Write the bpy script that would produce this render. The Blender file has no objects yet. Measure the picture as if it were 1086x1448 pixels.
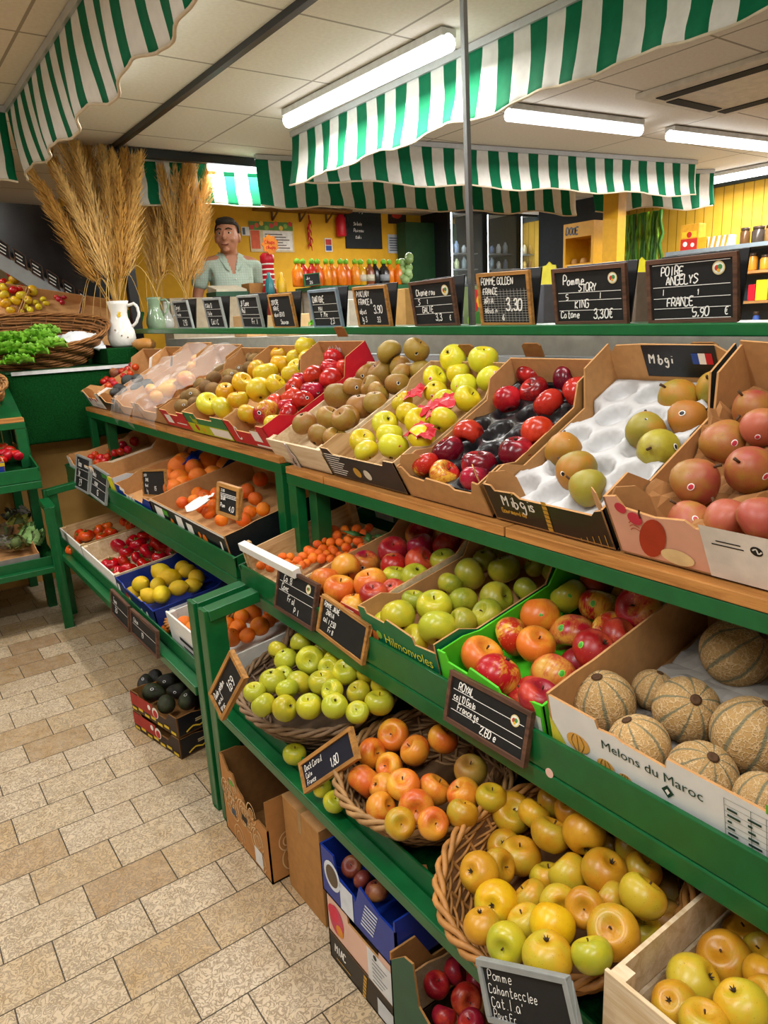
import bpy, bmesh, math, random
from mathutils import Vector as V, Matrix as MX, noise as MN
R = math.radians
random.seed(7)
SC = bpy.context.scene
COL = SC.collection
DG = None
# ------------------------------------------------------------------ camera (solved from the floor tiling)
FPX, CXP, CYP, EYE = 1014.667, 543.0, 724.0, 1.341
YAW, PIT, ROL = 0.95757, 0.26100, -0.04941
fwd = V((-math.sin(YAW)*math.cos(PIT), math.cos(YAW)*math.cos(PIT), -math.sin(PIT)))
rgt = V((math.cos(YAW), math.sin(YAW), 0)); upv = rgt.cross(fwd)
r2 = rgt*math.cos(ROL)+upv*math.sin(ROL); u2 = -rgt*math.sin(ROL)+upv*math.cos(ROL)
CP = V((0, 0, EYE))
cd = bpy.data.cameras.new('camera'); cam = bpy.data.objects.new('camera', cd); COL.objects.link(cam)
cam.matrix_world = MX(((r2.x, u2.x, -fwd.x, 0), (r2.y, u2.y, -fwd.y, 0), (r2.z, u2.z, -fwd.z, EYE), (0, 0, 0, 1)))
cd.sensor_fit = 'VERTICAL'; cd.sensor_height = 36; cd.lens = FPX/1448*36; cd.clip_start = .02
SC.camera = cam
# measured points of the place: the line of sight of a pixel met with a real plane of the room
def ray(px, py): return r2*((px-CXP)/FPX) - u2*((py-CYP)/FPX) + fwd
def RX(px, py, x): d = ray(px, py); return CP + d*((x-CP.x)/d.x)
def RY(px, py, y): d = ray(px, py); return CP + d*((y-CP.y)/d.y)
def RZ(px, py, z): d = ray(px, py); return CP + d*((z-CP.z)/d.z)
def RD(px, py, dep): return CP + ray(px, py)*dep
def RP(px, py, p, n): d = ray(px, py); return CP + d*((p-CP).dot(n)/d.dot(n))
def depth(p): return (p-CP).dot(fwd)
def crop(ox, oy, s, pts): return [(ox+t[0]*s, oy+t[1]*s, t[2]*s)+tuple(t[3:]) for t in pts]
K4 = 400/1086
# ------------------------------------------------------------------ materials
def lin(h):
    if not isinstance(h, str): return tuple(h)+(1,)
    h = h.lstrip('#'); o = []
    for i in (0, 2, 4):
        c = int(h[i:i+2], 16)/255; o.append(c/12.92 if c <= .04045 else ((c+.055)/1.055)**2.4)
    return tuple(o)+(1,)
MATS = {}
class NT:
    def __init__(s, name):
        s.m = bpy.data.materials.new(name); s.m.use_nodes = True; s.t = s.m.node_tree
        s.b = s.t.nodes['Principled BSDF']; s.tc = None
    def n(s, t, **k):
        o = s.t.nodes.new(t)
        for a, b in k.items():
            if a.startswith('i_'):
                q = a[2:]; o.inputs[int(q) if q.isdigit() else q.replace('_', ' ')].default_value = b
            else: setattr(o, a, b)
        return o
    def l(s, a, b): s.t.links.new(a, b)
    def co(s, out='Object'):
        if not s.tc: s.tc = s.n('ShaderNodeTexCoord')
        return s.tc.outputs[out]
    def noise(s, scale, detail=3, dist=0, vec=None, rough=.5):
        o = s.n('ShaderNodeTexNoise'); o.inputs['Scale'].default_value = scale; o.inputs['Detail'].default_value = detail
        o.inputs['Distortion'].default_value = dist; o.inputs['Roughness'].default_value = rough
        s.l(vec or s.co(), o.inputs['Vector']); return o.outputs['Fac']
    def ramp(s, fac, stops, ease='LINEAR'):
        o = s.n('ShaderNodeValToRGB'); o.color_ramp.interpolation = ease
        e = o.color_ramp.elements
        while len(e) < len(stops): e.new(.5)
        for q, (p, c) in zip(e, stops): q.position = p; q.color = lin(c)
        s.l(fac, o.inputs[0]); return o.outputs[0]
    def mix(s, fac, a, b, mode='MIX'):
        o = s.n('ShaderNodeMix', data_type='RGBA', blend_type=mode)
        for v, i in ((fac, 0), (a, 6), (b, 7)):
            if hasattr(v, 'is_output'): s.l(v, o.inputs[i])
            elif i == 0: o.inputs[0].default_value = v
            else: o.inputs[i].default_value = lin(v)
        return o.outputs[2]
    def math(s, op, a, b=0, c=0, clamp=False):
        o = s.n('ShaderNodeMath', operation=op, use_clamp=clamp)
        for v, i in ((a, 0), (b, 1), (c, 2)):
            if hasattr(v, 'is_output'): s.l(v, o.inputs[i])
            else: o.inputs[i].default_value = v
        return o.outputs[0]
    def bump(s, h, st, dist=.01):
        o = s.n('ShaderNodeBump'); o.inputs['Strength'].default_value = st; o.inputs['Distance'].default_value = dist
        s.l(h, o.inputs['Height']); s.l(o.outputs[0], s.b.inputs['Normal'])
    def rand(s): return s.n('ShaderNodeObjectInfo').outputs['Random']
    def out(s, col, rough=.5, spec=.5, metal=0):
        if hasattr(col, 'is_output'): s.l(col, s.b.inputs['Base Color'])
        else: s.b.inputs['Base Color'].default_value = lin(col)
        s.b.inputs['Roughness'].default_value = rough; s.b.inputs['Specular IOR Level'].default_value = spec
        s.b.inputs['Metallic'].default_value = metal; return s.m
def M(c, rough=.6, var=.12, scale=25, bump=0, spec=.4, metal=0, stretch=None):
    """plain surface with a little noise in its own colour"""
    k = ('p', c, rough, var, scale, bump, spec, metal, stretch)
    if k in MATS: return MATS[k]
    t = NT('surface_%d' % len(MATS)); a = lin(c)
    vec = None
    if stretch:
        mp = t.n('ShaderNodeMapping'); mp.inputs['Scale'].default_value = stretch; t.l(t.co(), mp.inputs[0]); vec = mp.outputs[0]
    f = t.noise(scale, 4, 0, vec)
    col = t.ramp(f, [(.3, tuple(max(0, x*(1-var)) for x in a[:3])), (.7, tuple(min(1, x*(1+var)) for x in a[:3]))])
    if bump: t.bump(f, bump, .004)
    MATS[k] = t.out(col, rough, spec, metal); return MATS[k]
def EM(c, s):
    k = ('e', c, s)
    if k not in MATS:
        t = NT('lamp_glow_%d' % len(MATS)); t.b.inputs['Emission Color'].default_value = lin(c); t.b.inputs['Emission Strength'].default_value = s
        MATS[k] = t.out(c, .4)
    return MATS[k]
def wood(c1, c2, axis='x', sc=6, rough=.6, knots=True):
    k = ('w', c1, c2, axis, sc, rough)
    if k in MATS: return MATS[k]
    t = NT('wood_%d' % len(MATS)); mp = t.n('ShaderNodeMapping'); s = [14, 14, 14]; s['xyz'.index(axis)] = 1.2
    mp.inputs['Scale'].default_value = s; t.l(t.co(), mp.inputs[0])
    f = t.noise(sc, 6, .8, mp.outputs[0], .6)
    g = t.noise(sc*5, 3, 0, mp.outputs[0])
    col = t.ramp(f, [(.28, c2), (.62, c1)]); col = t.mix(t.math('MULTIPLY', g, .35), col, c2)
    t.bump(g, .25, .002); MATS[k] = t.out(col, rough, .3); return MATS[k]
GREEN = M('#0c5a2c', .32, .12, 30, 0, .5)
GREEN2 = M('#0a4d24', .38, .18, 18, .05, .45)
FELT = M('#073a14', .95, .35, 120, .6, .1)
CARD = M('#b98a58', .8, .08, 60, .05, .2)
CARD2 = M('#a87945', .8, .1, 50, .05, .2)
CARDD = M('#8a6034', .85, .12, 50, .05, .2)
WHITE = M('#e6e4de', .55, .04, 40)
BLACK = M('#111113', .4, .2, 60)
BLKM = M('#141414', .7, .2, 50)
PLANK = wood('#c98d4b', '#8f5b27', 'x', 5, .55)
CRATE = wood('#d9b98a', '#a9804e', 'x', 4, .75)
CRATEY = wood('#d6b586', '#a37a49', 'y', 4, .75)
PALE = wood('#e6d3b4', '#c3a578', 'x', 4, .75)
CHALK = M('#eceae4', .9, .08, 200)
FRW = wood('#c08a48', '#80572a', 'x', 6, .6)
FRB = wood('#6b4a38', '#3e2a20', 'x', 6, .6)
FRG = M('#8a8d8a', .5, .1, 40)
# ------------------------------------------------------------------ mesh builder
class B:
    def __init__(s): s.v = []; s.f = []; s.mi = []; s.sm = []
    def add(s, vs, fs, mi=0, smooth=False, mx=None):
        b = len(s.v)
        s.v += [mx @ V(v) if mx else V(v) for v in vs]
        for i, f in enumerate(fs):
            s.f.append(tuple(b+k for k in f)); s.mi.append(mi[i] if isinstance(mi, (list, tuple)) else mi); s.sm.append(smooth)
        return s
    def box(s, lo, hi, mi=0, mx=None):
        x0, y0, z0 = lo; x1, y1, z1 = hi
        return s.add([(x0, y0, z0), (x1, y0, z0), (x1, y1, z0), (x0, y1, z0), (x0, y0, z1), (x1, y0, z1), (x1, y1, z1), (x0, y1, z1)],
                     [(0, 3, 2, 1), (4, 5, 6, 7), (0, 1, 5, 4), (1, 2, 6, 5), (2, 3, 7, 6), (3, 0, 4, 7)], mi, False, mx)
    def beam(s, a, b, w, h, up=V((0, 0, 1)), mi=0):
        a = V(a); b = V(b); d = (b-a); L = d.length; d.normalize(); x = d.cross(up)
        if x.length < 1e-4: x = d.cross(V((0, 1, 0)))
        x.normalize(); z = x.cross(d)
        m = MX(((x.x, d.x, z.x, a.x), (x.y, d.y, z.y, a.y), (x.z, d.z, z.z, a.z), (0, 0, 0, 1)))
        return s.box((-w/2, 0, -h/2), (w/2, L, h/2), mi, m)
    def prism(s, poly, t, mx=None, front=0, rest=0):
        n = len(poly); vs = [(x, y, 0) for x, y in poly]+[(x, y, t) for x, y in poly]
        fs = [tuple(range(n))[::-1], tuple(range(n, 2*n))]+[(i, (i+1) % n, n+(i+1) % n, n+i) for i in range(n)]
        return s.add(vs, fs, [front, rest]+[rest]*n, False, mx)
    def tube(s, pts, r, n=6, mi=0, closed=False, cap=True):
        pts = [V(p) for p in pts]; N = len(pts); vs = []; fs = []
        rr = r if callable(r) else (lambda t: r)
        u = None
        for i, p in enumerate(pts):
            a = pts[(i-1) % N] if closed or i else p; c = pts[(i+1) % N] if closed or i < N-1 else p
            d = (c-a)
            if d.length < 1e-9: d = V((0, 0, 1))
            d.normalize()
            if u is None: u = d.cross(V((0, 0, 1)) if abs(d.z) < .9 else V((1, 0, 0)))
            u = u-d*u.dot(d); u.normalize(); w = d.cross(u)
            for k in range(n):
                g = 2*math.pi*k/n; vs.append(p+(u*math.cos(g)+w*math.sin(g))*rr(i/max(1, N-1)))
        for i in range(N if closed else N-1):
            for k in range(n):
                j = (i+1) % N
                fs.append((i*n+k, i*n+(k+1) % n, j*n+(k+1) % n, j*n+k))
        if cap and not closed: fs += [tuple(range(n))[::-1], tuple((N-1)*n+k for k in range(n))]
        return s.add(vs, fs, mi, True)
    def lathe(s, prof, seg=24, fn=None, mi=0, mx=None, cap=True):
        vs = []; fs = []; N = len(prof)
        for r, z in prof:
            for k in range(seg):
                g = 2*math.pi*k/seg
                p = (r*math.cos(g), r*math.sin(g), z); vs.append(fn(g, r, z) if fn else p)
        for i in range(N-1):
            for k in range(seg): fs.append((i*seg+k, i*seg+(k+1) % seg, (i+1)*seg+(k+1) % seg, (i+1)*seg+k))
        if cap and prof[0][0] > 1e-5: fs.append(tuple(range(seg))[::-1])
        if cap and prof[-1][0] > 1e-5: fs.append(tuple((N-1)*seg+k for k in range(seg)))
        return s.add(vs, fs, mi, True, mx)
    def mesh(s, name='mesh'):
        m = bpy.data.meshes.new(name); m.from_pydata([tuple(v) for v in s.v], [], s.f)
        for p, a, b in zip(m.polygons, s.mi, s.sm): p.material_index = a; p.use_smooth = b
        bm = bmesh.new(); bm.from_mesh(m); bmesh.ops.remove_doubles(bm, verts=bm.verts, dist=1e-6)
        bmesh.ops.recalc_face_normals(bm, faces=bm.faces); bm.to_mesh(m); bm.free(); return m
def wmat(o):
    m = o.matrix_basis.copy()
    while o.parent: o = o.parent; m = o.matrix_basis @ m
    return m
def obj(name, b, mats, parent=None, bevel=0):
    """link ONE mesh object; b holds world coordinates"""
    me = b.mesh(name) if isinstance(b, B) else b
    for m in (mats if isinstance(mats, (list, tuple)) else [mats]): me.materials.append(m)
    o = bpy.data.objects.new(name, me); COL.objects.link(o)
    if parent: o.parent = parent; me.transform(wmat(parent).inverted())
    elif isinstance(b, B) and b.v:
        c = V((sum(v.x for v in b.v)/len(b.v), sum(v.y for v in b.v)/len(b.v), min(v.z for v in b.v)))
        me.transform(MX.Translation(-c)); o.location = c
    if bevel:
        md = o.modifiers.new('bevel', 'BEVEL'); md.width = bevel; md.segments = 2; md.limit_method = 'ANGLE'; md.angle_limit = R(40)
    return o
USED = {}
def tag(o, label, cat, group=None):
    o['label'] = label; o['category'] = cat
    if group: o['group'] = group
    return o
def thing(name, label, cat, loc=(0, 0, 0), group=None, rot=None):
    o = bpy.data.objects.new(name, None); COL.objects.link(o); o.empty_display_size = .05
    o.location = loc
    if rot: o.matrix_basis = MX.Translation(V(loc)) @ rot.to_4x4()
    return tag(o, label, cat, group)
def struct(name, b, mats):
    me = b.mesh(name)
    for m in (mats if isinstance(mats, (list, tuple)) else [mats]): me.materials.append(m)
    o = bpy.data.objects.new(name, me); COL.objects.link(o); o['kind'] = 'structure'; return o
def frame(o, x, y, z):
    return MX(((x.x, y.x, z.x, o.x), (x.y, y.y, z.y, o.y), (x.z, y.z, z.z, o.z), (0, 0, 0, 1)))
# ------------------------------------------------------------------ writing: a small stroke alphabet for chalk, the built-in font for print
G = {}
def _g(s):
    for e in s.split():
        k, d = e[0], e[2:]
        G[k] = [[(int(q[i])/4, int(q[i+1])/6) for i in range(0, len(q), 2)] for q in d.split('/')]
_g('A:002640/1232 B:000636453303/33423000 C:4536160501103041 E:46060040/0333 F:460600/0333 G:45361605011030414323 H:0600/4640/0343 I:2620 J:4641301001 K:0600/460340 L:060040 M:0006234640 N:00064046 Q:263626'
   ' S:45361605143342311001 T:0646/2620 V:062046 W:0610233046 X:0640/4600 Y:062346/2320 Z:06460040 1:142620 2:051636450040 3:05163634133341301001 5:46060333423000 6:451601103042330 7:064610'.replace('42330', '423303'))
G['4'] = [[(.75, 1), (0, .3), (1, .3)], [(.7, .6), (.7, 0)]]
G['U'] = [[(0, 1), (0, .2), (.3, 0), (.7, 0), (1, .2), (1, 1)]]
G['O'] = G['0'] = [[(.3, 1), (.75, 1), (1, .75), (1, .25), (.7, 0), (.3, 0), (0, .25), (0, .75), (.3, 1)]]
G['D'] = [[(0, 0), (0, 1), (.6, 1), (1, .7), (1, .3), (.6, 0), (0, 0)]]
G['P'] = [[(0, 0), (0, 1), (.7, 1), (1, .8), (.9, .55), (.6, .45), (0, .45)]]
G['R'] = [[(0, 0), (0, 1), (.7, 1), (1, .8), (.9, .55), (.6, .45), (0, .45)], [(.5, .45), (1, 0)]]
G['8'] = [[(.5, .52), (.9, .7), (.8, .95), (.5, 1), (.2, .95), (.1, .7), (.5, .52), (.95, .3), (.8, .04), (.5, 0), (.2, .04), (.05, .3), (.5, .52)]]
G['9'] = [[(1, .6), (.6, .45), (.1, .6), (.1, .9), (.5, 1), (1, .85), (1, .4), (.7, 0), (.4, 0)]]
G['.'] = [[(.3, 0), (.36, .05)]]; G[','] = [[(.4, .08), (.2, -.15)]]; G['-'] = [[(.1, .45), (.9, .45)]]; G['_'] = [[(.1, 0), (.9, 0)]]; G["'"] = [[(.4, 1), (.35, .75)]]
G['/'] = [[(0, 0), (1, 1)]]
G['€'] = [[(1, .9), (.6, 1), (.25, .75), (.25, .25), (.6, 0), (1, .1)], [(0, .6), (.8, .6)], [(0, .4), (.75, .4)]]
for k, d in dict(b='.1,1 .1,0 .6,0 .85,.25 .6,.5 .1,.45', a='.8,.5 .4,.6 .05,.3 .3,0 .7,.15 .8,.5 .9,0', c='.9,.5 .4,.6 .05,.3 .4,0 .9,.1', d='.8,.45 .3,.55 .05,.25 .4,0 .8,.2 .85,1 .85,0', e='.1,.3 .9,.35 .7,.6 .3,.55 .1,.25 .4,0 .9,.1',
                 g='.8,.5 .3,.6 .1,.3 .5,.1 .8,.4 .8,-.3 .4,-.45 .1,-.3', h='.1,1 .1,0 .2,.4 .6,.55 .85,.35 .85,0', i='.5,.55 .5,0|.5,.8 .5,.85', k='.1,1 .1,0|.8,.55 .15,.25 .85,0', l='.4,1 .4,.1 .6,0',
                 m='.0,.55 .05,0|.05,.4 .25,.55 .45,.4 .45,0|.45,.4 .7,.55 .95,.4 1,0', n='.1,.55 .1,0 .2,.4 .6,.55 .85,.35 .85,0', o='.5,.58 .1,.4 .15,.1 .5,0 .9,.15 .9,.45 .5,.58',
                 p='.1,.55 .1,-.4|.1,.45 .5,.6 .9,.4 .7,.05 .1,.1', r='.15,.55 .15,0|.15,.35 .5,.58 .8,.5', s='.8,.5 .4,.6 .2,.45 .7,.2 .6,.02 .1,.05', t='.4,.95 .4,.1 .7,0 .9,.1|.1,.6 .85,.6',
                 u='.1,.55 .15,.1 .5,0 .85,.2 .85,.55|.85,.2 .9,0', v='.1,.55 .45,0 .9,.55', y='.1,.55 .45,.05|.9,.55 .3,-.4', f='.8,.95 .5,1 .35,.7 .35,0|.1,.55 .7,.55').items():
    G[k] = [[tuple(float(z) for z in q.split(',')) for q in st.split()] for st in d.split('|')]
def strip(b, pts, w, mx, z=.0, mi=0):
    if len(pts) > 2:
        o = []
        for i in range(len(pts)-1):
            p0 = V(pts[max(0, i-1)]+(0,)); p1 = V(pts[i]+(0,)); p2 = V(pts[i+1]+(0,)); p3 = V(pts[min(len(pts)-1, i+2)]+(0,))
            for t in (0, .34, .67):
                o.append(.5*((2*p1)+(p2-p0)*t+(2*p0-5*p1+4*p2-p3)*t*t*.8+(3*p1-p0-3*p2+p3)*t*t*t*.8))
        o.append(V(pts[-1]+(0,)))
    else: o = [V(p+(0,)) for p in pts]
    vs = []
    for i, p in enumerate(o):
        d = o[min(i+1, len(o)-1)]-o[max(0, i-1)]
        if d.length < 1e-9: d = V((1, 0, 0))
        d.normalize(); q = V((-d.y, d.x, 0))*w/2
        vs += [(p.x+q.x, p.y+q.y, z), (p.x-q.x, p.y-q.y, z)]
    b.add(vs, [(2*i, 2*i+1, 2*i+3, 2*i+2) for i in range(len(o)-1)], mi, False, mx)
def chalk(b, text, x, y, h, mx, w=None, z=.0012, cw=.62, slant=.12, jit=.05, mi=0):
    rnd = random.Random(text+str(x)); w = w or h*.13
    for ch in text:
        if ch != ' ':
            jx, jy, s = rnd.uniform(-jit, jit)*h, rnd.uniform(-jit, jit)*h, rnd.uniform(.9, 1.08)
            for st in G.get(ch, G.get(ch.upper(), [])):
                strip(b, [(x+jx+(p[0]*cw*.78+p[1]*slant)*h*s, y+jy+p[1]*h*s) for p in st], w, mx, z, mi)
        x += cw*h*(.55 if ch in ".,'il1 " else 1.0)*(1.25 if ch in 'mMW' else 1)
    return x
def print_text(b, text, h, mx, z=.001, mi=0, fit=None):
    cu = bpy.data.curves.new('t', 'FONT'); cu.body = text; cu.size = h; cu.resolution_u = 3
    o = bpy.data.objects.new('t', cu); me = bpy.data.meshes.new_from_object(o)
    vs = [v.co.copy() for v in me.vertices]; fs = [tuple(p.vertices) for p in me.polygons]
    wid = max(v.x for v in vs)-min(v.x for v in vs); s = fit/wid if fit else 1
    b.add([(v.x*s, v.y*s, z) for v in vs], fs, mi, False, mx)
    bpy.data.objects.remove(o); bpy.data.curves.remove(cu); bpy.data.meshes.remove(me); return wid*s
def disc(b, cx, cy, r, mx, z=.001, mi=0, n=20, ry=None):
    b.add([(cx+r*math.cos(2*math.pi*k/n), cy+(ry or r)*math.sin(2*math.pi*k/n), z) for k in range(n)], [tuple(range(n))], mi, False, mx)
def rect(b, x0, y0, x1, y1, mx, z=.0008, mi=0): b.add([(x0, y0, z), (x1, y0, z), (x1, y1, z), (x0, y1, z)], [(0, 1, 2, 3)], mi, False, mx)
# ------------------------------------------------------------------ fruit materials
def fruitmat(name, base, blush=None, amt=.5, dark=None, speck=None, rough=.32, stripes=0, bump=0, vary=.12, soft=.12, russet=0, bscale=1.3):
    if name in MATS: return MATS[name]
    t = NT(name); rnd = t.rand()
    wn = t.n('ShaderNodeVectorMath', operation='ADD'); t.l(t.co(), wn.inputs[0])
    cm = t.n('ShaderNodeCombineXYZ'); m9 = t.math('MULTIPLY', rnd, 37.0)
    for i in range(3): t.l(m9, cm.inputs[i])
    t.l(cm.outputs[0], wn.inputs[1]); vec = wn.outputs[0]
    big = t.noise(1.1, 3, .3, vec)
    col = t.ramp(big, [(.3, dark or base), (.62, base)])
    if blush:
        sx = t.n('ShaderNodeSeparateXYZ'); t.l(t.co(), sx.inputs[0])
        side = t.math('MULTIPLY_ADD', sx.outputs[0], .22, .0)
        f = t.math('ADD', t.noise(bscale, 3, .2, vec), side)
        if stripes:
            mp = t.n('ShaderNodeMapping'); mp.inputs['Scale'].default_value = (7, 7, .8); t.l(vec, mp.inputs[0])
            f = t.math('ADD', f, t.math('MULTIPLY_ADD', t.noise(1.6, 3, .2, mp.outputs[0]), stripes, -stripes*.5))
        f = t.math('ADD', f, t.math('MULTIPLY_ADD', rnd, .2, -.1))
        mr = t.n('ShaderNodeMapRange'); mr.inputs[1].default_value = 1-amt-soft; mr.inputs[2].default_value = 1-amt+soft; t.l(f, mr.inputs[0])
        col = t.mix(mr.outputs[0], col, blush)
    if russet:
        col = t.mix(t.math('MULTIPLY', t.noise(9, 6, .5, vec, .7), russet), col, '#7a5a2a')
    hs = t.n('ShaderNodeHueSaturation'); t.l(col, hs.inputs['Color'])
    t.l(t.math('MULTIPLY_ADD', rnd, vary*2, 1-vary), hs.inputs['Value']); t.l(t.math('MULTIPLY_ADD', rnd, vary*.16, .5-vary*.08), hs.inputs['Hue'])
    col = hs.outputs[0]
    if speck:
        vo = t.n('ShaderNodeTexVoronoi'); vo.inputs['Scale'].default_value = 8; t.l(vec, vo.inputs['Vector'])
        col = t.mix(t.math('LESS_THAN', vo.outputs[0], .1), col, speck)
    if bump: t.bump(t.noise(bump, 2), .35, .02)
    MATS[name] = t.out(col, rough, .45); return MATS[name]
FM = dict(
    yellow=lambda: fruitmat('golden_apple_skin', '#d6a912', '#c7b026', .42, '#c48c0c', '#7a4f12'),
    lemonapple=lambda: fruitmat('pale_yellow_apple_skin', '#d6c31e', '#c3bd2c', .45, '#c9aa16', None),
    greenyellow=lambda: fruitmat('green_yellow_apple_skin', '#b9b426', '#a7a92c', .5, '#c6b42a', '#7f8a20', .3),
    green=lambda: fruitmat('green_apple_skin', '#8f9422', '#a39c28', .45, '#7a8420', '#c9cf7a', .35),
    bicolor=lambda: fruitmat('streaked_apple_skin', '#dba634', '#ab1416', .58, '#cfae40', '#f0d890', .28, .55),
    red=lambda: fruitmat('bright_red_apple_skin', '#a90f16', '#bf2226', .45, '#8e0a12', None, .25, .3),
    darkred=lambda: fruitmat('dark_red_apple_skin', '#6e0a18', '#a81a22', .46, '#460714', '#b05a5a', .22, .25),
    russet=lambda: fruitmat('russet_apple_skin', '#a9762a', '#9a7d2c', .45, '#8c5a24', '#d0b070', .5, 0, 0, .14, .12, .5),
    orangeapple=lambda: fruitmat('orange_blushed_apple_skin', '#d98f26', '#cc6220', .48, '#d49e34', '#b06a20', .35, .25, 0, .1, .16),
    chante=lambda: fruitmat('deep_golden_apple_skin', '#c99620', '#b39a26', .42, '#b87e14', '#6a4014', .34, 0, 0, .12, .14, .12),
    pinkred=lambda: fruitmat('pink_red_apple_skin', '#cf7a30', '#a5182a', .6, '#cba542', '#f0c890', .3, .35),
    crimson=lambda: fruitmat('crimson_speckled_apple_skin', '#981622', '#b83c26', .42, '#82101e', '#e0a070', .35),
    pear=lambda: fruitmat('russet_pear_skin', '#a8741f', '#8f8428', .45, '#b9771f', '#6e4a16', .5, 0, 0, .12, .16, .35),
    greenpear=lambda: fruitmat('green_russet_pear_skin', '#a39a25', '#8a7a22', .45, '#b7b032', '#6e4a16', .45, 0, 0, .05, .16, .3),
    redpear=lambda: fruitmat('red_blushed_pear_skin', '#a8702c', '#a5423a', .54, '#a07a30', '#6a3a1c', .45, 0, 0, .12, .2, .35),
    orange=lambda: fruitmat('orange_peel', '#f0820f', '#ea6c08', .45, '#e87a0a', None, .38, 0, 28),
    clementine=lambda: fruitmat('clementine_peel', '#ee7a12', '#e96008', .45, '#e06c0a', None, .35, 0, 24),
    kumquat=lambda: fruitmat('kumquat_peel', '#ef7d12', '#e85c0c', .5, '#e86a0e', None, .35, 0, 20),
    lemon=lambda: fruitmat('lemon_peel', '#ecc515', '#e2b40e', .45, '#d9bf22', None, .36, 0, 26),
    tomato=lambda: fruitmat('tomato_skin', '#b3100a', '#bf2a0c', .42, '#980c08', None, .2, 0, 0, .08),
    orangetomato=lambda: fruitmat('orange_tomato_skin', '#d9581a', '#c02c0c', .5, '#d06a1a', None, .2, 0, 0, .08),
    cherry=lambda: fruitmat('cherry_tomato_skin', '#b31410', '#c23a12', .4, '#980e0c', None, .18),
    avocado=lambda: fruitmat('avocado_skin', '#2c2f1e', '#1d1a16', .5, '#39431f', '#4b5530', .45, 0, 22),
    blackavocado=lambda: fruitmat('dark_avocado_skin', '#2b2c2e', '#1b1a1c', .5, '#34382c', None, .5, 0, 22),
    kiwi=lambda: fruitmat('kiwi_skin', '#7a5a2c', '#6b4f22', .5, '#8a6a34', '#4a3414', .75, 0, 30),
    mango=lambda: fruitmat('mango_skin', '#d79a22', '#c9772a', .45, '#c9a436', None, .4),
    plum=lambda: fruitmat('dull_red_fruit_skin', '#8a4a30', '#6e2a22', .5, '#9a6238', '#c09060', .45),
    lime=lambda: fruitmat('pale_green_fruit_skin', '#8cae6a', '#a7c487', .5, '#7a9c5a', None, .4),
    gourd=lambda: fruitmat('gourd_rind', '#c08a3a', '#8a5a22', .5, '#a8742c', None, .5),
)
def melonmat():
    if 'melon' in MATS: return MATS['melon']
    t = NT('netted_melon_rind'); rnd = t.rand()
    sx = t.n('ShaderNodeSeparateXYZ'); t.l(t.co(), sx.inputs[0])
    vo = t.n('ShaderNodeTexVoronoi', feature='DISTANCE_TO_EDGE'); vo.inputs['Scale'].default_value = 9
    nz = t.n('ShaderNodeTexNoise'); nz.inputs['Scale'].default_value = 5; nz.inputs['Detail'].default_value = 3; t.l(t.co(), nz.inputs['Vector'])
    mx = t.n('ShaderNodeMix', data_type='RGBA'); mx.inputs[0].default_value = .25; t.l(t.co(), mx.inputs[6]); t.l(nz.outputs['Color'], mx.inputs[7]); t.l(mx.outputs[2], vo.inputs['Vector'])
    net = t.n('ShaderNodeMapRange'); net.inputs[1].default_value = .03; net.inputs[2].default_value = .13; t.l(vo.outputs['Distance'], net.inputs[0])
    col = t.mix(net.outputs[0], '#d2b283', '#b08c56')
    ang = t.math('ARCTAN2', sx.outputs[1], sx.outputs[0])
    w = t.math('ADD', ang, t.math('MULTIPLY_ADD', t.noise(3, 2), .16, -.08))
    cs = t.math('COSINE', t.math('MULTIPLY', w, 9.0))
    gv = t.n('ShaderNodeMapRange'); gv.inputs[1].default_value = -.78; gv.inputs[2].default_value = -.97; t.l(cs, gv.inputs[0])
    col = t.mix(t.math('MULTIPLY', gv.outputs[0], .85), col, '#6d7059')
    hs = t.n('ShaderNodeHueSaturation'); t.l(col, hs.inputs['Color']); t.l(t.math('MULTIPLY_ADD', rnd, .3, .8), hs.inputs['Value'])
    t.bump(t.math('MULTIPLY', net.outputs[0], -1), .5, .012); MATS['melon'] = t.out(hs.outputs[0], .7, .25); return MATS['melon']
FM['melon'] = melonmat
STEM = M('#4a3018', .8); CALYX = M('#3a2c18', .9); VINE = M('#3f6a20', .7)
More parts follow.
